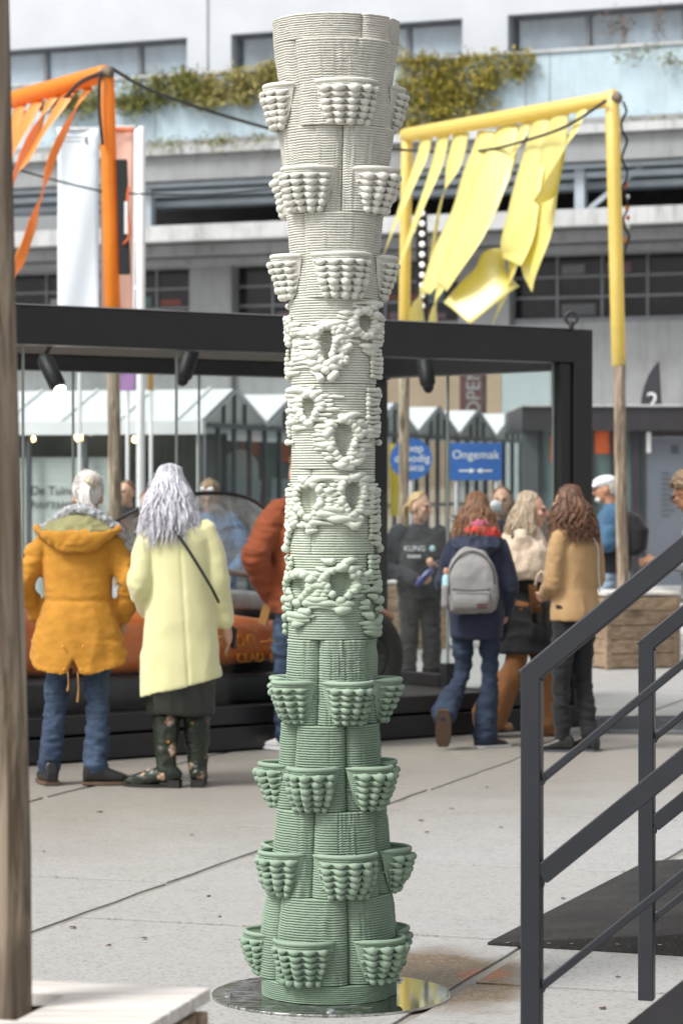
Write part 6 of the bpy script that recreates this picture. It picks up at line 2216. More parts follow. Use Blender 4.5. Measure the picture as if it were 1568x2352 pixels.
M['hair_bun'] = hair_mat('straw_grey_hair', (0.28, 0.23, 0.16), (0.58, 0.53, 0.45))
M['hair_silver'] = hair_mat('silver_hair', (0.26, 0.25, 0.29), (0.74, 0.74, 0.79))
M['cord_tan'] = mk('tan_cord', (0.33, 0.17, 0.05), .8)

p1 = Person('person with white hair bun in mustard parka and jeans, back turned', (-1.49, 16.25), -4, 1.78,
            dict(kneeL=(-.125, .02, .50), ankL=(-.155, -.02, .09), kneeR=(.105, .01, .50), ankR=(.105, -.02, .09), toeL=110, toeR=12, hipL=(-.10, 0, .90), hipR=(.10, 0, .90),
                 elL=(-.30, -.05, 1.13), wrL=(-.235, .10, .92), elR=(.30, -.05, 1.13), wrR=(.235, .10, .90), shL=(-.178, -.01, 1.385), shR=(.178, -.01, 1.385),
                 head=(.045, .07, 1.60), neck=(.02, .01, 1.46)), yaw=6, pitch=-22, fem=False)
def hem1(a):
    b = math.cos(a + math.pi / 2)              # 1 straight behind
    z = -.10 * max(0, b) ** 1.0
    dx = abs(((math.degrees(a) - 270 + 180) % 360) - 180)
    if dx < 7:
        z += .11 * (1 - dx / 7)
    return z
p1.coat('parka', [(0.715, 0.2736, 0.1854), (0.8, 0.2544, 0.1806), (0.92, 0.2227, 0.1679), (1.02, 0.1939, 0.1513), (1.08, 0.1901, 0.1464), (1.2, 0.1987, 0.1464), (1.32, 0.2035, 0.1386), (1.4, 0.1824, 0.122), (1.455, 0.1056, 0.083)],
        M['parka'], lambda p: folds(.0075, 9, 2.4, 11)(p) * np.clip((1.15 - p[:, 2]) * 3, .25, 1) + folds(.009, 10, 22, 12)(p) * np.clip((np.abs(p[:, 0]) - .17) * 12, .22, 1) - .006 * np.exp(-((p[:, 2] - 1.03) / .012) ** 2),
        (.068, .063, .054), .010, .86, zf=hem1, smooth=2)
mb = MB()                                     # hood lying on the back: rolled edge and bowl
edge = []
for q in np.linspace(0, 1, 22):
    x = -.235 + .47 * q
    edge.append((x + .01, -.095 - .105 * math.sin(q * math.pi) + .02, 1.435 - .075 * math.sin(q * math.pi) ** .8 - .012 * math.sin(q * 9)))
mb.tube(edge, [.018 + .012 * math.sin(q * math.pi) for q in np.linspace(0, 1, 22)], 10, 1)
mb.loft([er(1.30, .07, .03, .01, -.165), er(1.34, .15, .05, .01, -.150), er(1.385, .20, .085, .01, -.12), er(1.42, .225, .105, .01, -.09)])
p1.solid('hood', mb, M['parka'], .009, 3, folds(.007, 14, 16, 5))
mb = MB(); mb.loft([er(1.385, .185, .090, .01, -.098), er(1.42, .215, .115, .01, -.085), er(1.47, .165, .10, .02, -.05), er(1.51, .095, .075, .03, -.01)])
p1.solid('hood_lining', mb, M['olive'], .009, 3, folds(.010, 12, 14, 8))
mb = MB()
mb.tube([(.26, -.02, 1.37), (.235, -.06, 1.425), (.17, -.085, 1.475), (.10, -.085, 1.515), (.02, -.085, 1.535), (-.05, -.075, 1.52), (-.12, -.07, 1.475), (-.20, -.05, 1.43)], [.018, .024, .027, .030, .031, .030, .024, .016], 10, 4)
p1.solid('fleece_collar', mb, M['fleece'], .008, 2, folds(.006, 50, 50, 4))
p1.trousers(M['jeans'], (.092, .079, .066, .067, .070), .02, folds(.008, 9, 26, 6))
for s in 'LR':
    p1.shoe(s, M['shoe_black'], M['sole_brown'], .272, .054, .108)
cap = MB(); p1.hair_cap(cap, .086, .104, .112); p1.solid('hair', cap, M['hair_white'], .008, 3, folds(.005, 50, 12, 3))
mb = MB()
sp = []
for i in range(40):
    q = i / 39
    a = q * 6.28 * 3.2
    r = .036 * (1 - q * .75)
    sp.append(p1.hp((.022 + r * math.cos(a), -.118 - .035 * q, .042 + r * math.sin(a))))
mb.tube(sp, [.013] * 40, 8, 1)
p1.solid('hair_bun', mb, M['hair_bun'], .006, 1, folds(.003, 60, 60, 9))
mb = MB()
for i in range(8):
    x = -.02 + .006 * i
    mb.tube([p1.hp((x, -.13, .03)), p1.hp((x - .012, -.135, -.02)), p1.hp((x - .004, -.125, -.08)), p1.hp((x + .004 * i, -.115, -.105))], [.010, .010, .008, .003], 6, 2)
p1.raw('hair_tail', mb, M['hair_white'])
mb = MB()
rs_ = random.Random(77)
for i in range(240):                                  # combed hair drawn to the knot, with loose ends
    a = rs_.uniform(150, 390)
    e = rs_.uniform(-.5, 1.2)
    q0 = np.array((.089 * math.cos(math.radians(a)) * math.cos(e), -.022 + .107 * math.sin(math.radians(a)) * math.cos(e), .036 + .114 * math.sin(e)))
    q2 = np.array((.022 + rs_.gauss(0, .022), -.124, .04 + rs_.gauss(0, .022)))
    q1 = (q0 + q2) / 2 - np.array((0, -.022, .036))
    q1 = q1 / np.linalg.norm(q1 / np.array((.092, .110, .117))) + np.array((0, -.022, .036))
    pts = [p1.hp(q0), p1.hp(q1), p1.hp(q2)]
    if rs_.random() < .15:
        pts[0] = pts[0] + np.array([rs_.gauss(0, .012) for _ in range(3)])
    mb.tube(pts, [.0012, .0028, .002], 4, 4)
p1.raw('hair_strand', mb, M['hair_white'])['kind'] = 'stuff'
for x in (-.025, .03):
    mb = MB(); L = .10 if x < 0 else .16
    mb.tube([(x, -.195, .64), (x + .005, -.20, .64 - L * .6), (x, -.20, .64 - L)], [.004, .004, .009], 6, 2); p1.raw('drawcord', mb, M['cord_tan'])
for (x, z) in ((-.05, .78), (.06, .78), (-.045, .655), (.05, .655)):
    mb = MB(); mb.ell((x, -.196, z), (.008, .006, .008), None, 8, 6); p1.raw('press_stud', mb, M['gold_print'])
mb = MB(); mb.ell((-.295, -.05, 1.27), (.008, .024, .028)); p1.raw('sleeve_patch', mb, M['sole_brown'])

# ---------------------------------------------------------------- 2: pale yellow coat, silver hair, flowered boots
M['lemon'] = cloth('pale_yellow_wool', (0.62, 0.60, 0.32), .9, .05, 3, .25, 60, .004, sheen=.5)
M['leather_olive'] = mk('dark_olive_leather', (0.014, 0.015, 0.011), .38, 0, .25, 5, .4, 18, .01)


def boots_mat():
    t = NT('flowered_boot_leather')
    t.set(Roughness=.38)
    base = t.ramp(t.noise(14, 3), [(.3, (.006, .010, .006)), (.7, (.018, .026, .012))])
    v = t.voro(9.0, t.coord((1, 1, .8)))
    n = t.noise(60, 2)
    pet = t.ramp(t.math('ADD', v, t.math('MULTIPLY', n, .25)), [(.30, 1.0), (.38, 0.0)])
    c = t.mix(pet, base, t.ramp(t.noise(70, 2), [(.35, (.20, .09, .05)), (.6, (.60, .48, .36))]))
    v2 = t.voro(17.0, t.coord((1, 1, 1), rot=(.5, .3, 0)))
    c = t.mix(t.ramp(v2, [(.13, .9), (.17, 0.0)]), c, (.42, .16, .03))
    t.color(c)
    t.bump(n, .3, .004)
    return t.m


def tights_mat():
    t = NT('patterned_tights')
    t.set(Roughness=.7)
    t.color(t.ramp(t.voro(75), [(.15, (.16, .10, .085)), (.4, (.03, .022, .022))]))
    return t.m


M['boot'] = boots_mat()
M['tights'] = tights_mat()
p2 = Person('woman with long silver hair in pale yellow coat and flowered boots, back turned', (-.905, 16.12), 3, 1.83,
            dict(ankL=(-.075, -.02, .10), ankR=(.095, .03, .10), kneeL=(-.075, .03, .50), kneeR=(.08, .05, .50), toeL=165, toeR=85, hipL=(-.085, .0, .92), hipR=(.085, 0, .92),
                 shL=(-.172, -.01, 1.372), shR=(.155, -.01, 1.382), elL=(-.222, -.06, 1.10), wrL=(-.165, .10, .93), elR=(.205, -.01, 1.10), wrR=(.245, .05, .87), head=(-.065, .075, 1.585), neck=(-.03, .01, 1.455)), yaw=12, pitch=-20, rollh=6)
p2.coat('coat', [(0.585, 0.2205, 0.1645, 0.005, 0), (0.72, 0.2115, 0.1598), (0.9, 0.1935, 0.1504), (1.08, 0.171, 0.1391), (1.22, 0.171, 0.1335), (1.33, 0.1692, 0.1241), (1.385, 0.158, 0.110, -0.005, 0), (1.425, 0.108, 0.088, -0.015, 0), (1.46, 0.0765, 0.0705, -0.025, 0)],
        M['lemon'], lambda p: folds(.006, 7, 1.2, 21)(p) * np.clip((1.25 - p[:, 2]) * 2.2, .2, 1) + folds(.006, 8, 10, 22)(p) * np.clip((np.abs(p[:, 0]) - .16) * 12, 0.12, 1) - .007 * np.exp(-((p[:, 0] - .02 + (p[:, 2] - 1) * .06) / .008) ** 2) * (p[:, 1] < 0),
        (.062, .060, .053), .010, .93, zf=lambda a: -.045 + .055 * math.cos(a), smooth=4)
mb = MB(); mb.loft([er(.40, .180, .125), er(.55, .185, .135), er(.80, .18, .13), (er(.95, .15, .11))]); p2.solid('skirt', mb, M['leather_olive'], .010, 3, folds(.010, 9, 3, 7))
mb = MB()
for s in 'LR':
    k, a = p2.j['knee' + s], p2.j['ank' + s]
    mb.tube([k + np.array((0, 0, .1)), k, k * .5 + a * .5, a], [.068, .060, .058, .045], 14, 3)
p2.solid('tights', mb, M['tights'], .009, 2)
for s in 'LR':
    k, a = p2.j['knee' + s], p2.j['ank' + s]
    b = MB()
    hi = a + (k - a) * .70
    b.tube([a - np.array((0, 0, .01)), a * .75 + hi * .25, a * .4 + hi * .6, hi, hi + np.array((0, 0, .012))], [.052, .056, .068, .072, .071], 18, 3)
    b.tube([hi + np.array((.068, 0, -.01)), hi + np.array((.070, 0, .035))], [.016, .010], 8)
    b.tube([hi + np.array((-.068, 0, -.01)), hi + np.array((-.070, 0, .035))], [.016, .010], 8)
    t = np.array((math.cos(math.radians(p2.j['toe' + s])), math.sin(math.radians(p2.j['toe' + s])), 0))
    z = np.array((0, 0, 1.0))
    f0 = np.array((a[0], a[1], 0))
    b.tube([f0 - t * .055 + z * .07, f0 - t * .02 + z * .075, f0 + t * .06 + z * .062, f0 + t * .13 + z * .045, f0 + t * .19 + z * .034, f0 + t * .235 + z * .034], [.040, .048, .046, .040, .026, .008], 14, 3)
    bo = p2.solid('boot', b, M['boot'], .007, 3, folds(.004, 20, 26, 4))
    so = MB(); sd = np.cross(t, z)
    so.prism([(-.08, -.035), (-.01, -.035), (-.01, .035), (-.08, .035)], t, sd, z, f0 + z * .001, .042)
    so.prism([(-.01, -.03), (.10, -.042), (.17, -.034), (.24, -.006), (.24, .006), (.17, .034), (.10, .042), (-.01, .03)], t, sd, z, f0 + z * .004, .014)
    p2.raw('heel', so, M['shoe_black'], bo, smooth=False)
p2.hair_long(M['hair_silver'], .33, 520, .018, .085, -.05, .0052, 5, face=True)
mb = MB(); mb.tube([(-.05, -.118, 1.415), (.03, -.155, 1.30), (.10, -.168, 1.19), (.165, -.160, 1.08), (.205, -.11, 1.00)], .0085, 6, 5); p2.raw('bag_strap', mb, M['shoe_black'])
mb = MB(); mb.box((.285, .09, .80), (.014, .07, .11), rot(20, 10, 0)); p2.raw('phone', mb, M['black'], smooth=False)

# ---------------------------------------------------------------- 3: blue jacket behind the screen of the car
M['blue_jacket'] = cloth('bright_blue_nylon', (0.045, 0.16, 0.36), .6, .2, 7, .5, 18, .015)
M['hair_brown'] = hair_mat('brown_hair', (0.07, 0.04, 0.022), (0.22, 0.12, 0.06))
M['hair_lightbrown'] = hair_mat('light_brown_hair', (0.14, 0.09, 0.05), (0.32, 0.22, 0.13))
p3 = Person('person in blue jacket with sunglasses on the head, behind the car', (-1.06, 23.3), 172, 1.74, dict(elR=(.32, .02, 1.12), wrR=(.28, .18, .95), elL=(-.32, .02, 1.12), wrL=(-.2, .2, .98), head=(0, .07, 1.60)), pitch=-25, fem=False, voxel=.011)
p3.coat('jacket', [(.80, .19, .14), (1.0, .19, .14), (1.2, .20, .145), (1.35, .19, .13), (1.44, .12, .09), (1.47, .08, .075)], M['blue_jacket'], folds(.010, 9, 16, 31), (.080, .074, .056), .012)
p3.trousers(M['jeans_dark'])
cap = MB(); p3.hair_cap(cap, .088, .106, .112, front=.07); p3.solid('hair', cap, M['hair_lightbrown'], .009, 3, folds(.005, 40, 12, 3)); p3.face()
for s in (-1, 1):
    mb = MB(); mb.ell(p3.hp((s * .034, .072, .105)), (.028, .014, .018), p3.hr); p3.raw('sunglass_lens', mb, M['white_paint'])
for s in 'LR':
    p3.shoe(s, M['shoe_black'], M['sole_brown'])

# ---------------------------------------------------------------- 4: rust jacket, half hidden by the column
M['rust'] = cloth('rust_cotton', (0.26, 0.065, 0.022), .8, .16, 6, .4, 24, .012)
p4 = Person('man in rust orange jacket and jeans half hidden behind the column', (-.245, 18.35), 22, 1.90,
            dict(elL=(-.325, -.06, 1.14), wrL=(-.15, .10, 1.00), hipL=(-.09, 0, .92), kneeL=(-.10, .02, .50), ankL=(-.11, -.03, .09), toeL=110, elR=(.26, -.02, 1.12), wrR=(.24, .1, .9)), pitch=-15, fem=False)
p4.j['wrL'] = np.array((-.15, .10, .86))
p4.coat('jacket', [(.80, .195, .145), (.84, .205, .15), (1.0, .20, .145), (1.2, .21, .15), (1.36, .20, .135), (1.44, .12, .10), (1.52, .095, .09)], M['rust'], lambda p: folds(.007, 10, 22, 41)(p), (.080, .076, .058), .010, cuff=.80, smooth=3)
p4.trousers(M['jeans'], (.100, .086, .076, .078, .078), .02, folds(.010, 8, 22, 6))
for s in 'LR':
    p4.shoe(s, M['sole_white'], M['sole_white'], .28)
cap = MB(); p4.hair_cap(cap); p4.solid('hair', cap, M['hair_brown'], .009, 3, folds(.005, 40, 12, 3))
mb = MB(); mb.box((-.22, .05, .80), (.012, .06, .12), rot(30, 20, 0)); p4.raw('folded_card', mb, M['cord_tan'], smooth=False)

# ---------------------------------------------------------------- 5: guard in dark sweater
M['navy_sweat'] = cloth('dark_navy_sweatshirt', (0.020, 0.023, 0.030), .9, .2, 6, .3, 30)
M['black_cloth'] = cloth('black_cotton', (0.014, 0.014, 0.016), .9, .25, 6, .3, 30)
M['hair_blonde'] = hair_mat('blonde_hair', (0.30, 0.18, 0.07), (0.62, 0.44, 0.22))
M['flag_red'] = mk('flag_red', (.5, .05, .04), .7, 0, .05, 5, 0)
M['flag_blue'] = mk('flag_blue', (.05, .10, .35), .7, 0, .05, 5, 0)
M['teal_print'] = mk('teal_print', (.35, .58, .62), .7, 0, .05, 5, 0)
p5 = Person('security guard with tied blonde hair in dark sweatshirt holding a bottle', (.640, 23.5), -172, 1.62,
            dict(elL=(-.33, .0, 1.10), wrL=(-.10, .27, 1.12), elR=(.31, .0, 1.08), wrR=(.06, .26, 1.00), shL=(-.20, 0, 1.40), shR=(.20, 0, 1.40)), yaw=48, pitch=-6, hands='grip', voxel=.010)
p5.coat('sweatshirt', [(.84, .19, .145), (.90, .20, .155), (1.05, .195, .155), (1.22, .205, .155), (1.36, .20, .13), (1.43, .12, .09), (1.475, .07, .07)], M['navy_sweat'], folds(.009, 9, 15, 51), (.086, .074, .052), .011, cuff=.93)
p5.trousers(M['black_cloth'], (.112, .095, .085, .085, .085))
p5.face()
cap = MB(); p5.hair_cap(cap, .083, .100, .106, front=.05); p5.solid('hair', cap, M['hair_blonde'], .008, 3, folds(.004, 50, 10, 4))
mb = MB()
for i in range(16):
    x = random.uniform(-.025, .025)
    mb.tube([p5.hp((x, -.11, .02)), p5.hp((x * 1.3, -.145, -.02)), p5.hp((x * 1.2, -.14, -.08)), p5.hp((x, -.12, -.14))], [.014, .015, .012, .004], 6, 2)
p5.raw('ponytail', mb, M['hair_blonde'])
for s in 'LR':
    p5.shoe(s, M['shoe_black'], M['shoe_black'])
text('lettering', 'KUNG', .062, p5.w((.075, .172, 1.265)), p5.R @ np.array((-1, 0, 0)), (0, 0, 1), M['white_print'], p5.o)
for z in (1.205, 1.19):
    mb = MB(); mb.box((.08, .172, z), (.12, .006, .008)); p5.raw('printed_line', mb, M['white_print'], smooth=False)
mb = MB(); mb.ell((-.085, .168, 1.265), (.026, .008, .030)); p5.raw('chest_badge', mb, M['teal_print'])
for i, mt in enumerate(('flag_red', 'white_print', 'flag_blue')):
    mb = MB(); mb.box((.305, .035 , 1.285 - i * .026), (.05, .060, .025), rot(0, 0, -18)); p5.raw('flag_patch', mb, M[mt], smooth=False)
bt = thing('drink_bottle', 'small dark blue bottle held by the security guard', 'bottle', p5.w((0, .30, 1.02)))
M['bottle_blue'] = mk('blue_bottle', (.03, .04, .16), .25, 0, .3, 20, 0)
a, b = p5.w((.075, .345, .96)), p5.w((-.075, .345, 1.12)); m = MB(); m.tube([a, a * .4 + b * .6, a * .2 + b * .8, b], [.030, .030, .018, .012], 14); m.build('bottle_body', M['bottle_blue'], bt)
m = MB(); m.tube([b, b + (b - a) * .10], .014, 10); m.build('bottle_cap', M['black'], bt)

# ---------------------------------------------------------------- 6: navy coat with grey backpack, walking away
M['navy_coat'] = cloth('navy_parka', (0.018, 0.024, 0.048), .75, .2, 6, .3, 24)
M['hair_auburn'] = hair_mat('auburn_hair', (0.075, 0.032, 0.014), (0.26, 0.12, 0.05))
M['scarf_red'] = cloth('red_pink_scarf', (0.55, 0.05, 0.04), .85, .3, 8, .5, 30)
M['scarf_pink'] = cloth('pink_scarf', (0.42, 0.10, 0.16), .85, .3, 8, .5, 30)
M['canvas_grey'] = cloth('grey_canvas', (0.23, 0.225, 0.22), .85, .12, 6, .3, 40)
M['canvas_dark'] = cloth('dark_canvas', (0.05, 0.05, 0.05), .85, .12, 6, .3, 40)
p6 = Person('woman in navy coat with grey backpack and red scarf walking away', (.872, 18.5), -6, 1.65,
            dict(kneeL=(-.10, .00, .50), ankL=(-.215, -.22, .235), toeL=95, kneeR=(.085, .01, .50), ankR=(.05, .02, .085), toeR=35, elL=(-.225, .04, 1.12), wrL=(-.15, .22, 1.05), elR=(.22, -.01, 1.10), wrR=(.185, .12, .93), shL=(-.165, 0, 1.385), shR=(.16, 0, 1.385), head=(.0, .08, 1.60), neck=(0, .01, 1.46)), yaw=-18, pitch=-14)
p6.coat('coat', [(0.75, 0.18, 0.141), (0.9, 0.1845, 0.1457), (1.05, 0.1755, 0.141), (1.22, 0.1845, 0.141), (1.34, 0.1845, 0.1269), (1.42, 0.117, 0.094), (1.46, 0.0765, 0.0752)], M['navy_coat'], folds(.006, 9, 8, 61), (.068, .061, .052), .011)
mb = MB(); mb.loft([er(1.32, .10, .05, 0, -.13), er(1.38, .17, .085, 0, -.10), er(1.44, .16, .09, 0, -.06), er(1.48, .10, .08, 0, -.02)]); p6.solid('hood', mb, M['navy_coat'], .010, 3, folds(.010, 14, 14, 8))
p6.trousers(M['jeans_dark'], (.088, .072, .060, .072, .092), .0, folds(.008, 8, 20, 6))
p6.shoe('R', M['shoe_black'], M['sole_white'], .27, .046, .08)
p6.shoe('L', M['shoe_black'], M['sole_brown'], .27, .050, .08, tip=68)
mb = MB(); mb.tube([(-.08, -.05, 1.47), (.0, -.075, 1.485), (.08, -.06, 1.47), (.115, .0, 1.45), (.13, .07, 1.40)], [.045, .055, .055, .05, .035], 12, 4); p6.solid('scarf', mb, M['scarf_red'], .009, 3, folds(.010, 20, 20, 5))
mb = MB(); mb.tube([(-.03, -.085, 1.52), (.04, -.085, 1.535), (.09, -.05, 1.52)], [.028, .03, .025], 10, 3); p6.solid('scarf_fold', mb, M['scarf_pink'], .009, 2, folds(.008, 20, 20, 6))
p6.hair_long(M['hair_auburn'], .24, 380, .015, .08, -.02, .0056, 8, droop=-.02)
bp = thing('backpack', 'grey canvas backpack with a front pocket on the back of the woman in navy', 'backpack', p6.w((0, -.22, .98)))
def bsec(z, w, d, yb=-.135):
    return p6.w(np.stack([er(0, w, d, -.02, yb - d, 36, None, 3.2)[:, 0], er(0, w, d, -.02, yb - d, 36, None, 3.2)[:, 1], np.full(36, z)], -1))
m = MB(); m.loft([bsec(.93, .13, .05), bsec(.95, .165, .075), bsec(1.05, .178, .085), bsec(1.18, .170, .080), bsec(1.28, .140, .065), bsec(1.35, .095, .045), bsec(1.38, .05, .025)])
me, co = fuse(m, .011, 3, folds(.006, 10, 8, 3)); me.vertices.foreach_set('co', (co - org(bp)).astype(np.float32).ravel()); me.polygons.foreach_set('use_smooth', [True] * len(me.polygons)); me.materials.clear(); o = link('bag_body', me, bp); me.materials.append(M['canvas_grey'])
m = MB(); m.loft([bsec(.955, .115, .03, -.265), bsec(.98, .128, .038, -.27), bsec(1.06, .128, .038, -.27), bsec(1.085, .118, .030, -.27)]); m.build('front_pocket', M['canvas_grey'], bp)
m = MB(); m.tube([p6.w((-.145, -.345, 1.095)), p6.w((-.02, -.352, 1.088)), p6.w((.105, -.345, 1.095))], .006, 6, 3); m.build('zip', M['canvas_dark'], bp)
m = MB(); m.tube([p6.w((-.17, -.28, 1.06)), p6.w((-.165, -.27, 1.22)), p6.w((-.10, -.25, 1.32)), p6.w((-.02, -.235, 1.35)), p6.w((.06, -.25, 1.32)), p6.w((.125, -.27, 1.22)), p6.w((.13, -.28, 1.06))], .0055, 6, 4); m.build('zip', M['canvas_dark'], bp)
m = MB(); m.loft([p6.w(np.stack([er(0, .032, .05, -.195, -.235, 24)[:, 0], er(0, .032, .05, -.195, -.235, 24)[:, 1], np.full(24, z)], -1)) for z in (.96, 1.00, 1.10, 1.12)]); m.build('side_pocket', M['canvas_grey'], bp)
m = MB(); m.box(p6.w((.055, -.350, .985)), (.065, .006, .030), p6.R); lbl = m.build('brand_tag', M['black'], bp, smooth=False)
text('lettering', 'EASTPAK', .016, p6.w((.055, -.354, .985)), p6.R @ np.array((1, 0, 0)), (0, 0, 1), M['scarf_pink'], bp)
for x in (-.09, .09):
    m = MB(); m.tube([p6.w((x, -.15, 1.36)), p6.w((x * 1.2, -.04, 1.425)), p6.w((x * 1.3, .07, 1.38))], .016, 8, 4); m.build('strap', M['canvas_dark'], bp)
wb = thing('water_bottle', 'small clear water bottle with orange cap in the backpack side pocket', 'bottle', p6.w((-.195, -.235, 1.1)))
m = MB(); m.tube([p6.w((-.195, -.235, 1.03)), p6.w((-.195, -.235, 1.16)), p6.w((-.195, -.235, 1.19))], [.026, .026, .016], 12, 2); m.build('bottle_body', M['teal_print'], wb)
m = MB(); m.tube([p6.w((-.195, -.235, 1.20)), p6.w((-.195, -.235, 1.225))], .018, 10); m.build('bottle_cap', M['skin_tan'], wb)

# ---------------------------------------------------------------- 7: woman drinking
p7 = Person('woman in dark jacket drinking from a cup, facing the camera', (1.262, 22.6), 172, 1.67, dict(elR=(.27, .16, 1.24), wrR=(.07, .17, 1.50), elL=(-.25, -.02, 1.1)), yaw=0, pitch=4, hands='grip', voxel=.010)
p7.coat('jacket', [(.80, .18, .13), (1.0, .175, .13), (1.2, .185, .135), (1.35, .185, .12), (1.43, .11, .09), (1.48, .075, .075)], M['navy_coat'], folds(.008, 9, 14, 71), (.070, .062, .050), .012)
p7.trousers(M['black_cloth']); p7.face(mouth=False)
cap = MB(); p7.hair_cap(cap, .083, .10, .106, front=.045); p7.solid('hair', cap, M['hair_brown'], .009, 3)
mb = MB()
for i in range(26):
    s = random.choice((-1, 1))
    x = s * random.uniform(.05, .09)
    y = random.uniform(-.08, .0)
    mb.tube([p7.hp((x * .7, y, .08)), p7.hp((x, y, 0)), p7.hp((x * 1.15, y + .01, -.10)), p7.hp((x * 1.1, y + .03, -.24))], [.013, .014, .013, .004], 6, 2)
p7.raw('hair_lock', mb, M['hair_brown'])['kind'] = 'stuff'
for s in 'LR':
    p7.shoe(s, M['shoe_black'], M['shoe_black'])
cu = thing('drink_cup', 'pale blue cup held to the mouth of the woman facing the camera', 'cup', p7.w((.03, .17, 1.555)))
m = MB(); m.tube([p7.w((.03, .125, 1.555)), p7.w((.035, .215, 1.60))], [.036, .044], 16); m.build('cup_body', M['teal_print'], cu)
m = MB(); m.tube([p7.w((.0355, .222, 1.604)), p7.w((.036, .232, 1.609))], [.046, .044], 16); m.build('cup_rim', M['white_paint'], cu)

# ---------------------------------------------------------------- 8: blonde with cream shawl
M['shawl'] = cloth('cream_wool_shawl', (0.62, 0.50, 0.38), .95, .12, 9, .5, 40)
M['cord_brown'] = cloth('brown_corduroy', (0.20, 0.085, 0.030), .9, .18, 8, .4, 30)
M['hair_ash'] = hair_mat('ash_blonde_hair', (0.22, 0.16, 0.10), (0.58, 0.47, 0.34))
p8 = Person('blonde woman with cream shawl and brown flared cords in profile', (1.225, 19.3), -98, 1.66,
            dict(kneeL=(-.09, .12, .52), ankL=(-.09, .11, .085), kneeR=(.09, -.06, .50), ankR=(.10, -.24, .14), toeL=90, toeR=90, elL=(-.20, -.02, 1.14), wrL=(-.10, .20, 1.02), elR=(.19, .0, 1.14), wrR=(.11, .20, 1.0), head=(0, .06, 1.60)), yaw=-8, pitch=-4)
p8.coat('coat', [(.60, .215, .215), (.8, .21, .205), (1.0, .175, .16), (1.2, .175, .145), (1.34, .18, .13), (1.42, .12, .09), (1.45, .07, .07)], M['black_cloth'], folds(.009, 8, 8, 81), (.068, .060, .048), .011)
mb = MB()
mb.loft([er(1.08, .275, .21, 0, .0, zf=lambda a: .08 * math.sin(a * 1 + 2.2)), er(1.20, .285, .21), er(1.32, .265, .19), er(1.41, .18, .145), er(1.50, .10, .10)])
mb.tube([p8.j['shR'], (p8.j['shR'] + p8.j['elR']) / 2, p8.j['elR'] + np.array((.01, 0, .03))], [.085, .092, .088], 14, 3)
mb.tube([(.14, -.10, 1.40), (.19, -.16, 1.28), (.20, -.175, 1.12), (.185, -.175, .95), (.17, -.17, .80)], [.055, .062, .06, .058, .05], 14, 3)
p8.solid('shawl', mb, M['shawl'], .011, 3, folds(.015, 8, 9, 82))
p8.trousers(M['cord_brown'], (.100, .088, .080, .110, .135), -.02, folds(.006, 10, 2.5, 83))
p8.face()
p8.hair_long(M['hair_ash'], .26, 380, .016, .075, -.02, .0056, 9)
for s in 'LR':
    p8.shoe(s, M['cord_tan'], M['sole_brown'], .25, .044, .075)
hb = thing('handbag', 'small dark leather handbag with tan tassels between the two women', 'handbag', p8.w((.26, .18, .70)))
c = P(1243, 1400, 18.75)
m = MB(); m.loft([np.stack([c[0] + w * np.cos(np.linspace(0, 6.283, 24, endpoint=False)), c[1] + .05 * np.sin(np.linspace(0, 6.283, 24, endpoint=False)), np.full(24, c[2] + z)], -1) for z, w in ((-.10, .04), (-.08, .062), (.0, .072), (.07, .06), (.085, .045))]); m.build('bag_body', M['leather_olive'], hb)
m = MB(); m.tube([c + np.array((-.05, 0, .08)), c + np.array((-.03, 0, .20)), c + np.array((.0, 0, .245)), c + np.array((.03, 0, .20)), c + np.array((.05, 0, .08))], .010, 8, 4); m.build('bag_strap', M['shawl'], hb)
for q in range(5):
    m = MB(); x = -.085 + q * .012; m.tube([c + np.array((x, -.06, .16)), c + np.array((x + .01, -.065, .06)), c + np.array((x + .02 + q * .004, -.06, -.02))], [.006, .007, .004], 6, 2); m.build('tassel', M['cord_brown'], hb)
m = MB(); m.ell(c + np.array((-.02, -.055, .03)), (.012, .004, .010)); m.build('clasp', M['chrome'], hb)

# ---------------------------------------------------------------- 9: tan jacket, brown wavy hair
M['camel'] = cloth('camel_wool', (0.38, 0.24, 0.115), .9, .08, 5, .3, 40, .006)
M['hair_chestnut'] = hair_mat('chestnut_hair', (0.028, 0.014, 0.009), (0.20, 0.085, 0.035))
p9 = Person('woman with wavy chestnut hair in camel jacket and black trousers', (1.482, 18.25), 44, 1.70,
            dict(elL=(-.195, .02, 1.11), wrL=(-.065, .20, 1.03), elR=(.205, .0, 1.12), wrR=(.12, .23, 1.04), ankL=(-.07, .04, .085), ankR=(.09, -.05, .085), kneeL=(-.08, .05, .50), toeL=125, toeR=85, head=(-.02, .05, 1.60)), yaw=8, pitch=-8)
p9.coat('jacket', [(0.86, 0.18, 0.1457), (0.92, 0.1755, 0.1457), (1.06, 0.1512, 0.1269), (1.2, 0.1638, 0.1316), (1.34, 0.1692, 0.1222), (1.42, 0.108, 0.0846), (1.46, 0.072, 0.0733)], M['camel'], lambda p: folds(.005, 9, 6, 91)(p) + folds(.005, 10, 20, 92)(p) * np.clip((np.abs(p[:, 0]) - .16) * 10, 0, 1), (.064, .057, .049), .010, smooth=2)
p9.trousers(M['black_cloth'], (.088, .074, .061, .058, .056), .03, folds(.007, 10, 26, 6), .140, .100)
p9.hair_long(M['hair_chestnut'], .25, 380, .024, .085, -.01, .0062, 12, face=True)
for s in 'LR':
    p9.shoe(s, M['shoe_black'], M['dark_frame'], .28, .050, .088)
mb = MB(); mb.tube([(-.02, -.135, 1.44), (.05, -.150, 1.35), (.06, -.150, 1.2), (.08, -.145, 1.05)], .006, 6, 5); p9.raw('bag_chain', mb, M['chrome'])

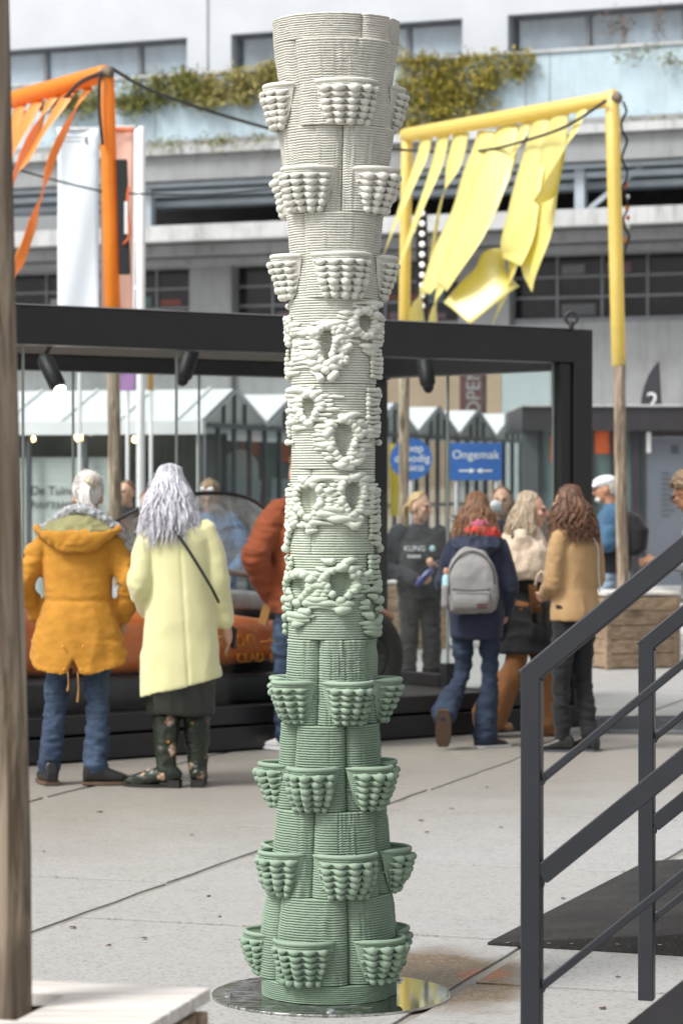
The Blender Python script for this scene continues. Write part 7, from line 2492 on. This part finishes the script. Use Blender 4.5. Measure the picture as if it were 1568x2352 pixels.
# ---------------------------------------------------------------- 10: man in flat cap, 11: person at the right edge, 12: far visitor
M['blue_fleece'] = cloth('steel_blue_fleece', (0.045, 0.11, 0.19), .9, .15, 6, .4, 40)
p10 = Person('man in white flat cap and blue jacket with black backpack, in profile', (2.60, 27.6), 82, 1.76, dict(elL=(-.24, .03, 1.12), wrL=(-.2, .25, 1.08), elR=(.24, .03, 1.12), wrR=(.2, .25, 1.08), head=(0, .07, 1.63), neck=(0, .02, 1.47), kneeL=(-.09, .12, .5), ankL=(-.1, .16, .09)), pitch=-10, fem=False, skin='skin_tan', voxel=.012)
p10.coat('jacket', [(1.08, .21, .17), (1.2, .215, .17), (1.35, .20, .145), (1.43, .12, .10), (1.49, .08, .085)], M['blue_fleece'], folds(.010, 9, 13, 101), (.085, .078, .062), .012)
mb = MB(); mb.loft([er(.84, .21, .17), er(.95, .215, .175), er(1.09, .214, .174)]); p10.solid('jacket_skirt', mb, M['black_cloth'], .012, 3, folds(.008, 9, 9, 4))
p10.trousers(M['jeans_pale'], (.105, .090, .080, .078, .076))
mb = MB(); mb.loft([er(1.0, .13, .06, 0, -.20), er(1.06, .16, .09, 0, -.24), er(1.25, .16, .10, 0, -.25), er(1.38, .13, .07, 0, -.20), er(1.42, .06, .03, 0, -.17)]); p10.solid('backpack', mb, M['black_cloth'], .012, 3)
cap = MB(); p10.hair_cap(cap, .084, .10, .10, front=.03); p10.solid('hair', cap, M['hair_white'], .010, 3)
mb = MB(); mb.ell(p10.hp((0, -.01, .075)), (.094, .118, .062), p10.hr, 24, 14); mb.ell(p10.hp((0, .095, .048)), (.070, .055, .018), p10.hr, 18, 10); p10.solid('flat_cap', mb, M['white_paint'], .009, 4)
mb = MB(); mb.ell(p10.hp((0, .075, -.085)), (.04, .035, .03), p10.hr); p10.raw('beard', mb, M['hair_white']); p10.face(mouth=False)
for s in 'LR':
    p10.shoe(s, M['shoe_black'], M['sole_brown'])

M['grey_jacket'] = cloth('pale_grey_jacket', (0.42, 0.43, 0.46), .8, .12, 6, .4, 24)
p11 = Person('person with curly brown hair and glasses entering at the right edge', (2.60, 20.6), 66, 1.78, dict(elL=(-.24, .06, 1.13), wrL=(-.20, .28, 1.12), head=(0, .13, 1.60), neck=(0, .05, 1.46)), pitch=-24, fem=False, skin='skin_tan')
p11.coat('jacket', [(.86, .20, .15), (1.0, .20, .15), (1.2, .21, .155), (1.36, .20, .135), (1.43, .12, .10), (1.50, .085, .085)], M['grey_jacket'], folds(.010, 9, 13, 111), (.080, .072, .058), .012)
p11.trousers(M['jeans']); p11.face()
cap = MB(); p11.hair_cap(cap, .088, .108, .115, front=.07)
for i in range(130):
    a, e = random.uniform(0, 6.28), random.uniform(.05, 1.35)
    q = np.array((.088 * math.cos(a) * math.cos(e), -.02 + .105 * math.sin(a) * math.cos(e), .045 + .115 * math.sin(e)))
    if q[1] > .06 and q[2] < .09:
        continue
    cap.ell(p11.hp(q), (.018, .018, .017), None, 6, 5)
p11.solid('curly_hair', cap, M['hair_lightbrown'], .008, 1, folds(.006, 55, 55, 2))
for s in (-1, 1):
    mb = MB(); a = np.linspace(0, 6.283, 16); mb.tube([p11.hp((s * .034 + .024 * math.cos(q), .107, .004 + .019 * math.sin(q))) for q in a], .003, 6, 1); p11.raw('glasses_rim', mb, M['black'])
    mb = MB(); mb.tube([p11.hp((s * .058, .105, .008)), p11.hp((s * .078, .04, .010)), p11.hp((s * .080, -.01, .004))], .003, 6, 2); p11.raw('glasses_arm', mb, M['black'])
for s in 'LR':
    p11.shoe(s, M['cord_tan'], M['sole_brown'])
mb = MB(); mb.loft([er(.62, .10, .05, .26, 0), er(.80, .12, .06, .26, 0), er(.84, .11, .05, .26, 0)]); p11.solid('shoulder_bag', mb, M['poster_red'], .012, 3)

p12 = Person('distant visitor in long black coat beside the flagpole', (-2.16, 29.0), 150, 1.72, {}, voxel=.013)
p12.coat('coat', [(.45, .21, .17), (.8, .20, .16), (1.05, .18, .14), (1.3, .19, .14), (1.42, .11, .09), (1.48, .075, .075)], M['black_cloth'], folds(.010, 8, 5, 121), (.075, .068, .055), .014)
p12.trousers(M['black_cloth']); p12.face(); cap = MB(); p12.hair_cap(cap); p12.solid('hair', cap, M['hair_brown'], .012, 3)
for s in 'LR':
    p12.shoe(s, M['shoe_black'], M['shoe_black'])
p13 = Person('distant visitor in ochre jacket right of the one in black', (-2.00, 29.6), 190, 1.62, {}, voxel=.013)
p13.coat('jacket', [(.75, .20, .15), (1.05, .18, .14), (1.3, .19, .14), (1.42, .11, .09), (1.48, .075, .075)], M['cord_brown'], folds(.010, 8, 5, 131), (.075, .068, .055), .014)
p13.trousers(M['jeans_dark']); p13.face(); cap = MB(); p13.hair_cap(cap); p13.solid('hair', cap, M['hair_chestnut'], .012, 3)
for s in 'LR':
    p13.shoe(s, M['shoe_black'], M['shoe_black'])
